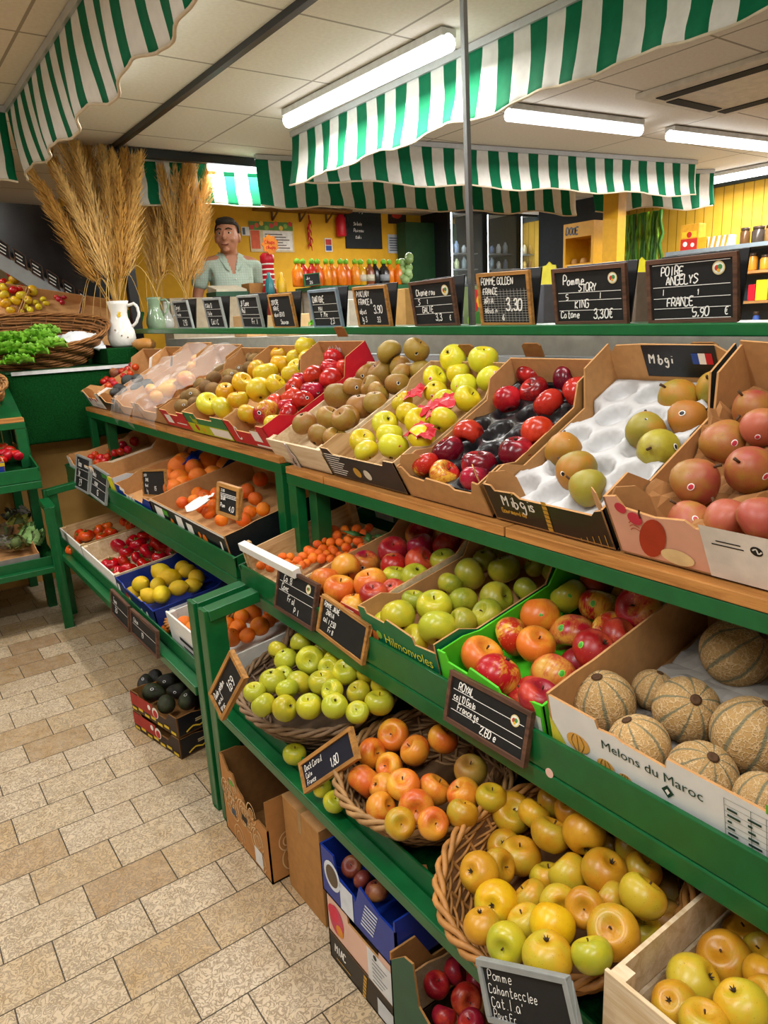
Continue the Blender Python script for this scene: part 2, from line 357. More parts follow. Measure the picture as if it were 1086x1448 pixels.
# ------------------------------------------------------------------ fruit shapes (unit size, shared data)
SH = {}
def shape(kind, var):
    k = (kind, var)
    if k in SH: return SH[k]
    rn = random.Random(kind+str(var)); b = B(); N = 22
    if kind == 'apple':
        el = rn.uniform(.86, 1.0); ph = rn.uniform(0, 6); tp = rn.uniform(.03, .12)
        pr = []
        for i in range(N+1):
            a = math.pi*i/N
            z = el*math.cos(a)*.95-.36*math.exp(-(a/.36)**2)+.24*math.exp(-((math.pi-a)/.30)**2)
            pr.append((math.sin(a)**.92*(1+tp*math.cos(a)) if 0 < i < N else 0, z))
        b.lathe(pr, 26, lambda g, r, z: (r*(1+.025*math.cos(5*g+ph)*(.4-z*.6)+.02*math.cos(g))*math.cos(g), r*(1+.025*math.cos(5*g+ph)*(.4-z*.6))*math.sin(g), z))
    elif kind == 'pear':
        ks = [(0, 1.03), (.12, 1.05), (.28, 1.0), (.52, .84), (.74, .58), (.91, .26), (1.0, -.08), (.98, -.4), (.83, -.72), (.53, -.92), (.24, -.98), (.08, -.92), (0, -.89)]
        pr = []
        for i in range(len(ks)-1):
            for t in (0, .5): pr.append((ks[i][0]*(1-t)+ks[i+1][0]*t, ks[i][1]*(1-t)+ks[i+1][1]*t))
        pr.append(ks[-1]); bd = rn.uniform(-.06, .06)
        b.lathe(pr, 26, lambda g, r, z: (r*math.cos(g)*(1+.03*math.cos(2*g))+bd*max(0, z), r*math.sin(g), z*.9))
    elif kind == 'melon':
        pr = [(math.sin(math.pi*i/30), .96*math.cos(math.pi*i/30)-.05*math.exp(-((i/30*math.pi)/.2)**2)+.03*math.exp(-(((1-i/30)*math.pi)/.2)**2)) for i in range(31)]; pr[0] = (0, pr[0][1]); pr[-1] = (0, pr[-1][1])
        b.lathe(pr, 72, lambda g, r, z: (r*math.cos(g)*(1-.035*max(0, -math.cos(9*g)-.3)), r*math.sin(g)*(1-.035*max(0, -math.cos(9*g)-.3)), z))
    elif kind == 'tomato':
        lob = rn.choice([5, 6, 7]); pr = []
        for i in range(N+1):
            a = math.pi*i/N
            pr.append((math.sin(a) if 0 < i < N else 0, .74*math.cos(a)-.22*math.exp(-(a/.4)**2)+.06*math.exp(-((math.pi-a)/.3)**2)))
        b.lathe(pr, 36, lambda g, r, z: (r*math.cos(g)*(1-.09*abs(math.sin(lob*g/2+1))**3*(.6+.4*z)), r*math.sin(g)*(1-.09*abs(math.sin(lob*g/2+1))**3*(.6+.4*z)), z))
        if True: pass
    elif kind == 'orange':
        f = rn.uniform(.9, .98)
        pr = [(math.sin(math.pi*i/18) if 0 < i < 18 else 0, f*math.cos(math.pi*i/18)-.07*math.exp(-((math.pi*i/18)/.25)**2)) for i in range(19)]
        b.lathe(pr, 24)
    elif kind == 'lemon':
        pr = [(math.sin(math.pi*i/20)**1.1*.8 if 0 < i < 20 else 0, 1.02*math.cos(math.pi*i/20)+.16*math.exp(-((math.pi*i/20)/.22)**2)) for i in range(21)]
        pr[-1] = (0, -1.1); b.lathe(pr, 22)
    elif kind == 'oval':
        e = rn.uniform(1.15, 1.3)
        b.lathe([(math.sin(math.pi*i/14)*.86 if 0 < i < 14 else 0, e*.86*math.cos(math.pi*i/14)) for i in range(15)], 16)
    elif kind == 'avocado':
        b.lathe([(math.sin(math.pi*i/18)*(.86-.22*math.cos(math.pi*i/18)) if 0 < i < 18 else 0, 1.18*math.cos(math.pi*i/18)) for i in range(19)], 20)
    elif kind == 'ball':
        b.lathe([(math.sin(math.pi*i/12) if 0 < i < 12 else 0, math.cos(math.pi*i/12)) for i in range(13)], 16)
    SH[k] = b.mesh(kind); return SH[k]
def stemshape(kind):
    k = ('stem', kind)
    if k in SH: return SH[k]
    b = B()
    if kind == 'apple': b.tube([(0, 0, .52), (.01, .01, .62), (.04, .015, .74)], lambda t: .032+.018*t, 6)
    elif kind == 'pear': b.tube([(0, 0, .9), (.03, .01, 1.05), (.12, .03, 1.22)], lambda t: .05+.025*t, 6)
    elif kind == 'melon': b.lathe([(.0, .90), (.10, .90), (.15, .93), (.17, .96), (.10, .985), (.07, .97), (0, .97)], 14)
    elif kind == 'tomato':
        for i in range(6):
            g = i*1.047; c, s = math.cos(g), math.sin(g)
            b.tube([(0, 0, .53), (.14*c, .14*s, .57), (.3*c, .3*s, .68), (.45*c, .45*s, .66)], lambda t: .045*(1-t)+.008, 5)
        b.tube([(0, 0, .5), (.02, .02, .85)], .05, 6)
    elif kind == 'calyx':
        for i in range(5):
            g = i*1.257; c, s = math.cos(g), math.sin(g)
            b.tube([(.02*c, .02*s, -.66), (.08*c, .08*s, -.73), (.13*c, .13*s, -.82)], lambda t: .05*(1-t)+.008, 4)
    elif kind == 'orange': b.lathe([(0, .83), (.07, .835), (.08, .87), (.04, .885), (0, .88)], 8)
    SH[k] = b.mesh('stem'); return SH[k]
def mcopy(me, mat):
    k = ('m', me.name, mat.name)
    if k not in SH:
        m = me.copy(); m.materials.clear(); m.materials.append(mat); SH[k] = m
    return SH[k]
STICK = {}
def sticker_mesh():
    if 'st' not in SH:
        b = B(); n = 14; vs = []; fs = []
        for j, rr in enumerate((0, .1, .2, .27)):
            for k in range(n):
                a = 2*math.pi*k/n; x, y = rr*math.cos(a)*.8, rr*math.sin(a); q = math.sqrt(max(0, 1-x*x-y*y)); vs.append((q*1.012, x, y))
        for j in range(3):
            for k in range(n): fs.append((j*n+k, j*n+(k+1) % n, (j+1)*n+(k+1) % n, (j+1)*n+k))
        b.add(vs, fs, [1 if i < n*2 else 0 for i in range(len(fs))], True); SH['st'] = b.mesh('sticker')
    return SH['st']
ORD = ['first', 'second', 'third', 'fourth', 'fifth', 'sixth', 'seventh', 'eighth', 'ninth', 'tenth', 'eleventh', 'twelfth', 'thirteenth', 'fourteenth', 'fifteenth', 'sixteenth', 'seventeenth', 'eighteenth', 'nineteenth', 'twentieth']
# name, shape, stem kind, colour words, material, category
KIND = dict(
    yellow=('apple', 'apple', 'apple', 'golden yellow apple', 'yellow'), lemonapple=('apple', 'apple', 'apple', 'pale yellow apple', 'lemonapple'),
    greenyellow=('apple', 'apple', 'apple', 'yellow-green apple', 'greenyellow'), green=('apple', 'apple', 'apple', 'green apple', 'green'),
    bicolor=('apple', 'apple', 'apple', 'red and yellow streaked apple', 'bicolor'), red=('apple', 'apple', 'apple', 'bright red apple', 'red'),
    darkred=('apple', 'apple', 'apple', 'dark red apple', 'darkred'), russet=('apple', 'apple', 'apple', 'brown russet apple', 'russet'),
    orangeapple=('apple', 'apple', 'apple', 'orange blushed apple', 'orangeapple'), chante=('apple', 'apple', 'apple', 'deep golden apple', 'chante'),
    pinkred=('apple', 'apple', 'apple', 'pink red apple', 'pinkred'), crimson=('apple', 'apple', 'apple', 'crimson speckled apple', 'crimson'),
    pear=('pear', 'pear', 'pear', 'brown russet pear', 'pear'), greenpear=('pear', 'pear', 'pear', 'green russet pear', 'greenpear'), redpear=('pear', 'pear', 'pear', 'red blushed pear', 'redpear'),
    melon=('melon', 'melon', 'melon', 'tan netted melon', 'melon'), orange=('orange', 'orange', 'orange', 'bright orange', 'orange'), clementine=('clementine', 'orange', 'orange', 'small orange clementine', 'clementine'),
    kumquat=('kumquat', 'oval', None, 'tiny orange kumquat', 'kumquat'), lemon=('lemon', 'lemon', None, 'yellow lemon', 'lemon'), tomato=('tomato', 'tomato', 'tomato', 'ribbed red tomato', 'tomato'),
    orangetomato=('tomato', 'tomato', 'tomato', 'ribbed orange tomato', 'orangetomato'), cherry=('cherry_tomato', 'ball', None, 'red cherry tomato', 'cherry'),
    avocado=('avocado', 'avocado', None, 'dark green avocado', 'avocado'), blackavocado=('avocado', 'avocado', None, 'black skinned avocado', 'blackavocado'), kiwi=('kiwi', 'oval', None, 'brown kiwi', 'kiwi'),
    mango=('mango', 'oval', None, 'yellow mango', 'mango'), plum=('apple', 'apple', 'apple', 'dull red russet apple', 'plum'), lime=('lime', 'ball', None, 'pale green lime', 'lime'))
ALLF = []
def pile(kind, where, pts, P, n, h=0.0, ux=V((1, 0, 0)), sticker=None, tiltmax=70, stick_p=.3, order=None, relax=True, limit=.06, reg=True, vmin=None, xr=None):
    """fruit heaped on the plane through P with normal n (raised by h): each at the place it has in the heap"""
    n = n.normalized(); P = P+n*h; uv = n.cross(ux).normalized(); uv = -uv if uv.dot(V((0, 1, 0))) < 0 else uv
    L = []
    for t in pts:
        k = t[3] if len(t) > 3 and isinstance(t[3], str) else kind
        lift = t[4] if len(t) > 4 else 0
        d = ray(t[0], t[1]); p = RP(t[0], t[1], P+n*lift, n); dep = depth(p)
        L.append([d, dep, t[2]/FPX, k, dep])
    for shp in set(KIND[e[3]][1] for e in L):
        g = sorted(e[2]*e[1] for e in L if KIND[e[3]][1] == shp); med = g[int(len(g)*.66)]
        for e in L:
            if KIND[e[3]][1] == shp and reg:
                r0 = e[2]*e[1]
                if r0 < .84*med: e[1] += .8*(.9*med-r0); e[4] = e[1]; e[2] = .9*med/e[1]
                elif r0 > 1.16*med: e[2] = 1.16*med/e[1]
    if relax:
        for it in range(60):
            mv = 0
            for i in range(len(L)):
                for j in range(i):
                    a, c = L[i], L[j]; pa = a[0]*a[1]; pc = c[0]*c[1]
                    need = .93*(a[2]*a[1]+c[2]*c[1]); dist = (pa-pc).length
                    if dist < need:
                        e = min(.012, (need-dist)*.6); s = 1 if a[4] > c[4] else -1
                        a[1] = min(a[4]+limit, max(a[4]-limit, a[1]+s*e)); c[1] = min(c[4]+limit, max(c[4]-limit, c[1]-s*e)); mv += 1
            if not mv: break
    items = []
    for d, dep, rr, k, d0 in L:
        if vmin is not None:
            fo, fu = vmin; q = (CP+d*dep-fo).dot(fu)-rr*dep*.97
            if q < 0: dep += min(.12, -q/d.dot(fu))
            q = (CP+d*dep-fo).dot(fu)+rr*dep*.9-.45
            if q > 0: dep -= min(.12, q/d.dot(fu))
        p = CP+d*dep
        if xr: p = V((min(max(p.x, xr[0]+rr*dep*.86), xr[1]-rr*dep*.86), p.y, p.z))
        items.append((p, rr*dep, k))
    if relax:
        for it in range(40):
            mv = 0
            for i in range(len(items)):
                for j in range(i):
                    (pa, ra, ka), (pc, rc, kc) = items[i], items[j]; dv = pa-pc; ds = dv.length; need = .84*(ra+rc)
                    if ds < need:
                        e = dv.normalized()*((need-ds)*.3) if ds > 1e-5 else V((0, 0, .004)); mv += 1
                        qa, qc = pa+e, pc-e
                        if xr: qa.x = min(max(qa.x, xr[0]+ra*.86), xr[1]-ra*.86); qc.x = min(max(qc.x, xr[0]+rc*.86), xr[1]-rc*.86)
                        items[i] = (qa, ra, ka); items[j] = (qc, rc, kc)
            if not mv: break
    # words for its place: rows from the front, order from the near end
    q = sorted(range(len(items)), key=lambda i: (items[i][0]-P).dot(uv))
    rows = []; rad = sorted(it[1] for it in items)[len(items)//2]
    for i in q:
        v = (items[i][0]-P).dot(uv)
        if rows and v-rows[-1][0] < rad*1.15: rows[-1][1].append(i)
        else: rows.append([v, [i]])
    lab = {}
    for ri, (v, ids) in enumerate(rows):
        ids.sort(key=lambda i: -(items[i][0]-P).dot(ux))
        for ci, i in enumerate(ids):
            rw = 'front row' if ri == 0 else 'back row' if ri == len(rows)-1 and ri > 0 else ORD[min(ri, 19)]+' row'
            lab[i] = (rw, ORD[min(ci, 19)])
    rn = random.Random(where+kind)
    proto = {}
    for i, (p, r, k) in enumerate(items):
        nm, shp, stk, words, mt = KIND[k]
        me = mcopy(shape(shp, rn.randrange(4) if shp not in ('melon', 'ball', 'oval', 'lemon') else 0), FM[mt]())
        o = bpy.data.objects.new(nm, me); COL.objects.link(o)
        if shp == 'melon': az = rn.uniform(0, 6.28); tl = R(rn.uniform(10, 50))
        else: az = rn.uniform(0, 6.28); tl = R(rn.uniform(0, tiltmax))
        if shp in ('oval', 'lemon', 'avocado'): tl = R(rn.uniform(60, 100))
        if shp == 'pear': tl = R(rn.uniform(25, 80))
        if rn.random() < .25 and shp == 'apple': tl = R(180)-tl*.9
        rot = MX.Rotation(az, 3, 'Z') @ MX.Rotation(tl, 3, 'Y') @ MX.Rotation(rn.uniform(0, 6.28), 3, 'Z')
        sc = r/{'apple': 1.0, 'pear': 1.02, 'lemon': .92, 'avocado': .98, 'oval': .95}.get(shp, 1.0)
        o.matrix_basis = MX.Translation(p) @ rot.to_4x4() @ MX.Scale(sc, 4)
        rw, od = lab[i]
        tag(o, f'{words} {where}, {rw}, {od} from near end', nm.replace('_', ' '), f'{nm.replace("_"," ")} pile {where}')
        if stk:
            s = bpy.data.objects.new('stem', mcopy(stemshape(stk), VINE if stk in ('tomato', 'orange') else STEM)); COL.objects.link(s); s.parent = o
            if shp == 'apple':
                s = bpy.data.objects.new('calyx', mcopy(stemshape('calyx'), CALYX)); COL.objects.link(s); s.parent = o
        if sticker and rn.random() < stick_p:
            me2 = sticker_mesh().copy()
            for m in sticker: me2.materials.append(m)
            s = bpy.data.objects.new('sticker', me2); COL.objects.link(s); s.parent = o
            vd = rot.transposed() @ (CP-p).normalized(); vd = (vd+V((rn.uniform(-.5, .5), rn.uniform(-.5, .5), rn.uniform(-.2, .2)))); vd.z *= .35; vd.normalize()
            s.scale = (1, .62, .62); s.rotation_euler = V((1, 0, 0)).rotation_difference(vd).to_euler()
        ALLF.append((o, p, r))
    return items
# ------------------------------------------------------------------ builders of crates, cartons, baskets and signs
def TF(o, th, yaw=0):
    c, s = math.cos(R(th)), math.sin(R(th)); q = MX.Rotation(R(yaw), 3, 'Z')
    return frame(V(o), q @ V((1, 0, 0)), q @ V((0, c, s)), q @ V((0, -s, c)))
DIP = [(0, 1), (.16, 1), (.24, .6), (.76, .6), (.84, 1), (1, 1)]
FLAT = [(0, 1), (1, 1)]
STEP = [(0, 1), (.3, 1), (.31, .78), (.7, .78), (.71, 1), (1, 1)]
def ppoly(w, h, prof, arc=0): return [(0, 0), (w, 0)]+[(t*w, q*h) for t, q in reversed(prof)]
def carton(name, label, F, x0, x1, v0, v1, hf, hs, hb, fm, sm=None, inn=None, prof=DIP, bprof=None, deco=None, group=None, cat='carton', tabs=None, n0=.002, bdeco=None, lean=0, th=.004):
    """open cardboard tray: F = frame of the surface it stands on, x0..x1 wide, v0..v1 deep"""
    inn = inn or CARD; sm = sm or CARD2
    org = F @ V(((x0+x1)/2, (v0+v1)/2, n0)); rt = thing(name, label, cat, org, group, F.to_3x3())
    X, U, N = [F.to_3x3() @ V(e) for e in ((1, 0, 0), (0, 1, 0), (0, 0, 1))]
    w, d = x1-x0, v1-v0
    b = B(); b.box((x0, v0, n0), (x1, v1, n0+th), 0, F); obj('base', b, inn, rt)
    o = F @ V((x0, v0, n0)); mf = frame(o, X, N, U)
    b = B(); b.prism(ppoly(w, hf, prof), th, mf, 0, 1); obj('front_panel', b, [fm, inn], rt)
    o2 = F @ V((x0, v1, n0)); b = B(); b.prism(ppoly(w, hb, bprof or [(0, 1), (.38, 1), (.4, 1.0), (.6, 1.0), (.62, 1), (1, 1)]), th, frame(o2, X, N, -U), 1, 0); obj('back_panel', b, [inn, sm], rt)
    for xx, sg in ((x0, 1), (x1, -1)):
        b = B(); b.prism([(0, 0), (d, 0), (d, hb), (d*.8, max(hs, hb*.95)), (d*.72, hs), (d*.25, hs), (d*.15, hf), (0, hf)], th, frame(F @ V((xx, v0, n0)), U, N, X*sg), 0, 1); obj('side_panel', b, [sm, inn], rt)
    if tabs:
        for xx, sg in ((x0+.006, 1), (x1-.006, -1)):
            b = B(); b.prism([(0, 0), (.06, 0), (.055, tabs*.8), (.04, tabs), (.012, tabs*1.05), (0, tabs*.9)], .003, frame(F @ V((xx, v0+.008, n0)), (X*sg*.8+U*.6).normalized(), N, U.cross(N)*sg), 0, 0); obj('corner_flap', b, inn, rt)
    if deco:
        mats, fn = deco; b = B(); fn(b, frame(F @ V((x0, v0, n0)), X, N, -U), w, hf); obj('print', b, mats, rt)
    if bdeco:
        mats, fn = bdeco; b = B(); fn(b, frame(F @ V((x0, v1-th, n0)), X, N, -U), w, hb); obj('back_print', b, mats, rt)
    return rt
def crate(name, label, F, x0, x1, v0, v1, h, wm, ends=None, nsl=2, group=None, n0=.003, endm=None, topboard=0, cat='crate', rows=None, eh=None):
    """slatted thin-wood crate: end boards, side slats, corner posts"""
    org = F @ V(((x0+x1)/2, (v0+v1)/2, n0)); rt = thing(name, label, cat, org, group, F.to_3x3()); t = .006; eh = eh or h
    b = B(); b.box((x0, v0, n0), (x1, v1, n0+.005), 0, F); obj('base', b, wm, rt)
    for nm, va in (('front_board', v0), ('end_board', v1-t)):
        b = B()
        if topboard: b.box((x0, va-(.004 if va == v0 else 0), n0+eh-topboard), (x1, va+t+.012, n0+eh), 0, F)
        else: b.box((x0, va, n0), (x1, va+t, n0+eh), 0, F)
        obj(nm, b, endm or wm, rt, .001)
    gap = .012; sh = (h-gap*(nsl-1))/nsl
    for xx in (x0, x1-t):
        for k in range(nsl):
            b = B(); b.box((xx, v0+.002, n0+k*(sh+gap)), (xx+t, v1-.002, n0+k*(sh+gap)+sh), 0, F); obj('side_slat', b, wm, rt)
    for xx in (x0+t, x1-t-.02):
        for va in (v0+t, v1-t-.02):
            b = B(); b.box((xx, va, n0), (xx+.02, va+.02, n0+eh-.001), 0, F); obj('corner_post', b, wm, rt)
    return rt
def basket(name, label, F, a, bb, h, mats, flare=.74, rows=9, group=None, handles=False, rise=0, stake=22, cat='basket'):
    """woven wicker: stakes, weavers that pass in and out of them, plaited rim"""
    rt = thing(name, label, cat, F.translation, group, F.to_3x3()); wm, rm, dk = mats
    def rim(g, t, k=0): f = flare+(1-flare)*t; return ((a*f+k)*math.cos(g), (bb*f+k)*math.sin(g), h*t+rise*t*abs(math.cos(g))**3)
    b = B(); b.lathe([(0, .004), (flare, .004)]+[(flare+(1-flare)*t/5+.022, h*(t/5)*.97) for t in range(6)], 32, lambda g, r, z: (a*r*math.cos(g), bb*r*math.sin(g), z+rise*(z/h)*abs(math.cos(g))**3), cap=False); 
    b2 = B(); b2.add(b.v, b.f, 0, True, F); obj('lining', b2, dk, rt)
    b = B(); n = 2*stake
    for r in range(rows):
        t = (r+.5)/rows*.93
        K = 132; sk = stake*.5; pts = []
        for k in range(K):
            g = 2*math.pi*k/K; pts.append(F @ V(rim(g, t+.02*math.sin(g*3+r*2.1), .004+.0055*math.sin(sk*g+math.pi*r*.5+.4*math.sin(g*2)))))
        b.tube(pts, h/rows*.46, 5, 0, True)
    for k in range(stake):
        g = 2*math.pi*k/stake; b.tube([F @ V(rim(g, t/4, .003)) for t in range(5)], .0035, 5)
    obj('weave', b, wm, rt)
    b = B()
    for s in range(3):
        pts = []
        for k in range(96):
            g = 2*math.pi*k/96; q = g*11+s*2.094; x, y, z = rim(g, 1, .007*math.cos(q)); pts.append(F @ V((x, y, z+.006*math.sin(q))))
        b.tube(pts, .0050, 6, 0, True)
    obj('rim', b, rm, rt)
    if handles:
        for g0 in handles:
            b = B()
            for s in range(2):
                pts = []
                for k in range(24):
                    t = k/23; g = g0+(t-.5)*.9; x, y, z = rim(g, 1); q = t*20+s*3.14
                    pts.append(F @ V((x*(1+.04*math.cos(q)), y*(1+.04*math.cos(q)), z+.075*math.sin(math.pi*t)+.006*math.sin(q))))
                b.tube(pts, .0075, 6)
            obj('handle', b, rm, rt)
    return rt
def sign(label, TL, TR, BR, BL, P, n, lines, fm, rules=(), emblem=None, leaf=None, grid=False, fw=.008, group='chalk price boards', bm=None, size=None, jit=.05, hand=1):
    P = V(P); n = V(n).normalized(); q = [RP(x, y, P, n) for x, y in (TL, TR, BR, BL)]
    c = sum(q, V())/4; x = ((q[1]-q[0])+(q[2]-q[3]))/2; y = ((q[0]-q[3])+(q[1]-q[2]))/2; w, h = x.length, y.length
    x.normalize(); y = (y-x*y.dot(x)).normalized(); z = x.cross(y)
    if z.dot(CP-c) < 0: z = -z
    F = frame(c-x*w/2-y*h/2, x, y, z)
    rt = thing('price_sign', label, 'sign', F.translation, group, F.to_3x3())
    b = B(); b.box((fw*.5, fw*.5, -.005), (w-fw*.5, h-fw*.5, 0), 0, F); obj('board', b, bm or BLKM, rt)
    b = B()
    for lo, hi in (((0, 0), (w, fw)), ((0, h-fw), (w, h)), ((0, fw), (fw, h-fw)), ((w-fw, fw), (w, h-fw))): b.box((lo[0], lo[1], -.007), (hi[0], hi[1], .004), 0, F)
    obj('frame', b, fm, rt, .0012)
    b = B(); iw, ih = w-2*fw, h-2*fw
    for ln in lines:
        t, lx, ly, lh = ln[:4]; chalk(b, t, fw+lx*iw, fw+ly*ih, lh*ih, F, cw=ln[4] if len(ln) > 4 else .6, jit=jit, w=lh*ih*(ln[5] if len(ln) > 5 else .15))
    for ry in rules: rect(b, fw+.03*iw, fw+ry*ih-.0006, fw+.97*iw, fw+ry*ih+.0006, F)
    if grid:
        for k in range(1, 14): rect(b, fw+k*iw/14-.0002, fw+.02*ih, fw+k*iw/14+.0002, fw+.72*ih, F, .0005); rect(b, fw+.02*iw, fw+k*ih*.72/14-.0002, fw+.98*iw, fw+k*ih*.72/14+.0002, F, .0005)
    if b.v: obj('writing', b, CHALK, rt)
    if emblem:
        b = B(); ex, ey, er = emblem; ex, ey, er = fw+ex*iw, fw+ey*ih, er*ih
        disc(b, ex, ey, er, F, .0010, 0); disc(b, ex, ey, er*.82, F, .0013, 1); disc(b, ex-er*.2, ey, er*.42, F, .0016, 2); disc(b, ex+er*.25, ey+er*.15, er*.36, F, .0018, 3); disc(b, ex, ey-er*.35, er*.25, F, .002, 4)
        obj('emblem', b, [M('#d8c48a'), M('#e8ead8'), M('#c0392b'), M('#4a8a4a'), M('#e0b030')], rt)
    if leaf:
        dy, top = leaf
        b = B(); b.add([(w*.02, .002, -.012), (w*.98, .002, -.012), (w*.98, h*.99, -top), (w*.02, h*.99, -top), (w*.02, .002, -.017), (w*.98, .002, -.017), (w*.98, h*.99, -top-.005), (w*.02, h*.99, -top-.005)],
                       [(0, 1, 2, 3), (7, 6, 5, 4), (0, 4, 5, 1), (1, 5, 6, 2), (2, 6, 7, 3), (3, 7, 4, 0)], 0, False, F); obj('mirrored_back', b, BLACK, rt)  # black leaf stands in for the board back's mirror reflection
    return rt
# ------------------------------------------------------------------ the setting
def floormat():
    t = NT('vermiculated_floor_tile')
    sx = t.n('ShaderNodeSeparateXYZ'); t.l(t.co(), sx.inputs[0]); cb = t.n('ShaderNodeCombineXYZ')
    t.l(t.math('ADD', sx.outputs[1], -.213+20), cb.inputs[0]); t.l(t.math('ADD', sx.outputs[0], 2.109+.1346*100), cb.inputs[1])
    br = t.n('ShaderNodeTexBrick'); br.offset = .5; br.offset_frequency = 2
    for k, v in (('Scale', 1), ('Mortar Size', .0016), ('Mortar Smooth', .1), ('Brick Width', .2), ('Row Height', .1346), ('Bias', 0)): br.inputs[k].default_value = v
    br.inputs['Color1'].default_value = (0, 0, 0, 1); br.inputs['Color2'].default_value = (1, 1, 1, 1); br.inputs['Mortar'].default_value = (.5, .5, .5, 1)
    t.l(cb.outputs[0], br.inputs['Vector'])
    base = t.ramp(br.outputs['Color'], [(0, '#cbb596'), (.5, '#c2a982'), (.8, '#b5925c'), (1, '#93692f')])
    w = t.noise(64, 1.5, 1.6); rid = t.math('ABSOLUTE', t.math('SUBTRACT', w, .5)); rg = t.n('ShaderNodeMapRange'); rg.inputs[1].default_value = .0; rg.inputs[2].default_value = .09; t.l(rid, rg.inputs[0])
    big = t.noise(3.5, 4, .5)
    col = t.mix(t.math('MULTIPLY_ADD', rg.outputs[0], -.9, .9), base, '#6f5530')
    col = t.mix(t.math('MULTIPLY', t.ramp(big, [(.45, (0, 0, 0)), (.75, (1, 1, 1))]), .5), col, '#9c7c4c')
    mott = t.noise(24, 3, .4); col = t.mix(t.math('MULTIPLY', mott, .35), col, '#e6dcc8')
    col = t.mix(br.outputs['Fac'], col, '#4a3f30')
    hgt = t.math('SUBTRACT', t.math('MULTIPLY', rg.outputs[0], .5), t.math('MULTIPLY', br.outputs['Fac'], 1.5)); t.bump(hgt, .6, .003)
    return t.out(col, .42, .4)
b = B(); b.box((-7.5, -3.0, -.05), (2.2, 1.55, 0)); struct('floor', b, floormat())
def ceilmat():
    t = NT('ceiling_panel'); sx = t.n('ShaderNodeSeparateXYZ'); t.l(t.co(), sx.inputs[0])
    def gl(v, off, per, wd):
        m = t.math('PINGPONG', t.math('ADD', v, off), per/2); return t.math('LESS_THAN', m, wd)
    g = t.math('MAXIMUM', gl(sx.outputs[0], 3.11, .61, .006), gl(sx.outputs[1], -1.91+12.2, 1.22, .006))
    col = t.mix(g, t.ramp(t.noise(60, 3), [(.3, '#e4dccf'), (.7, '#ece5da')]), '#a39a8c')
    return t.out(col, .8, .2)
b = B(); b.box((-7.5, -3.0, 2.40), (2.2, 7.2, 2.46)); struct('ceiling', b, ceilmat())
YEL = M('#d9a62c', .7, .06, 12, .03, .2)
def plankyel():
    t = NT('yellow_plank_wall'); sx = t.n('ShaderNodeSeparateXYZ'); t.l(t.co(), sx.inputs[0])
    m = t.math('PINGPONG', t.math('ADD', sx.outputs[0], 20), .045); g = t.math('LESS_THAN', m, .004)
    return t.out(t.mix(g, t.ramp(t.noise(9, 3), [(.3, '#d9a72f'), (.7, '#e2b341')]), '#94701c'), .6, .3)
TAN = M('#c79a55', .75, .14, 5, .05, .2)
b = B(); b.box((-7.5, 1.47, 0), (2.2, 1.55, 1.225)); struct('wall_back', b, M('#b9bbbb', .7, .06, 90, .3, .2))
b = B(); b.box((-5.35, -3.0, 0), (-5.27, 1.47, 1.26)); struct('wall_side', b, TAN)
b = B(); b.box((-4.315, -3.0, 0), (-4.295, 1.47, .795)); struct('wall_panel', b, TAN)
b = B(); b.box((-7.5, 1.55, .36), (2.2, 7.2, .42)); struct('floor_raised', b, M('#6a5a48', .7))
b = B(); b.box((-6.5, 1.55, .42), (-6.42, 7.2, 2.4)); struct('wall_yellow', b, YEL)
b = B(); b.box((-6.42, 6.55, .42), (2.2, 6.62, 2.4)); struct('wall_plank', b, plankyel())
b = B(); b.box((-7.5, -3.0, 0), (-7.42, 1.47, 2.4)); struct('wall_far', b, M('#c9b48a', .8))
b = B(); b.box((-7.5, -3.08, 0), (2.2, -3.0, 2.4)); struct('wall_front', b, M('#d8d0c0', .8))
b = B(); b.box((2.2, -3.0, 0), (2.28, 7.2, 2.4)); struct('wall_end', b, M('#d8d0c0', .8))
def zL(x): return 1.303-.0150*(x+.72)
b = B(); b.add([(-4.6, 1.39, zL(-4.6)-.026), (2.1, 1.39, zL(2.1)-.026), (2.1, 1.54, zL(2.1)-.026), (-4.6, 1.54, zL(-4.6)-.026), (-4.6, 1.39, zL(-4.6)), (2.1, 1.39, zL(2.1)), (2.1, 1.54, zL(2.1)), (-4.6, 1.54, zL(-4.6))],
              [(0, 3, 2, 1), (4, 5, 6, 7), (0, 1, 5, 4), (1, 2, 6, 5), (2, 3, 7, 6), (3, 0, 4, 7)])
tag(obj('ledge_board', b, GREEN, None, .003), 'long green ledge board carrying the chalk price boards above the sloping top shelf', 'ledge')
b = B(); b.beam(RY(655, -6, 1.45), RY(668, 463, 1.45), .014, .014, V((0, 1, 0))); struct('trim_1', b, M('#9a9c9c', .25, .05, 40, 0, .5, .8))
b = B(); b.beam(V((-4.62, 1.45, .9)), V((-4.62, 1.45, 2.4)), .055, .055, V((0, 1, 0))); struct('trim_2', b, BLACK)
b = B(); b.beam(V((-4.62, 1.45, 2.387)), V((1.5, 1.45, 2.387)), .03, .026); struct('trim_3', b, BLACK)
b = B(); b.beam(V((-4.62, 1.47, 2.37)), V((-4.62, 3.2, 2.37)), .05, .05); struct('trim_4', b, BLACK)
b = B(); b.beam(V((-6.4, 6.53, 2.37)), V((2.1, 6.53, 2.37)), .04, .05); struct('trim_5', b, M('#2f3a3c'))
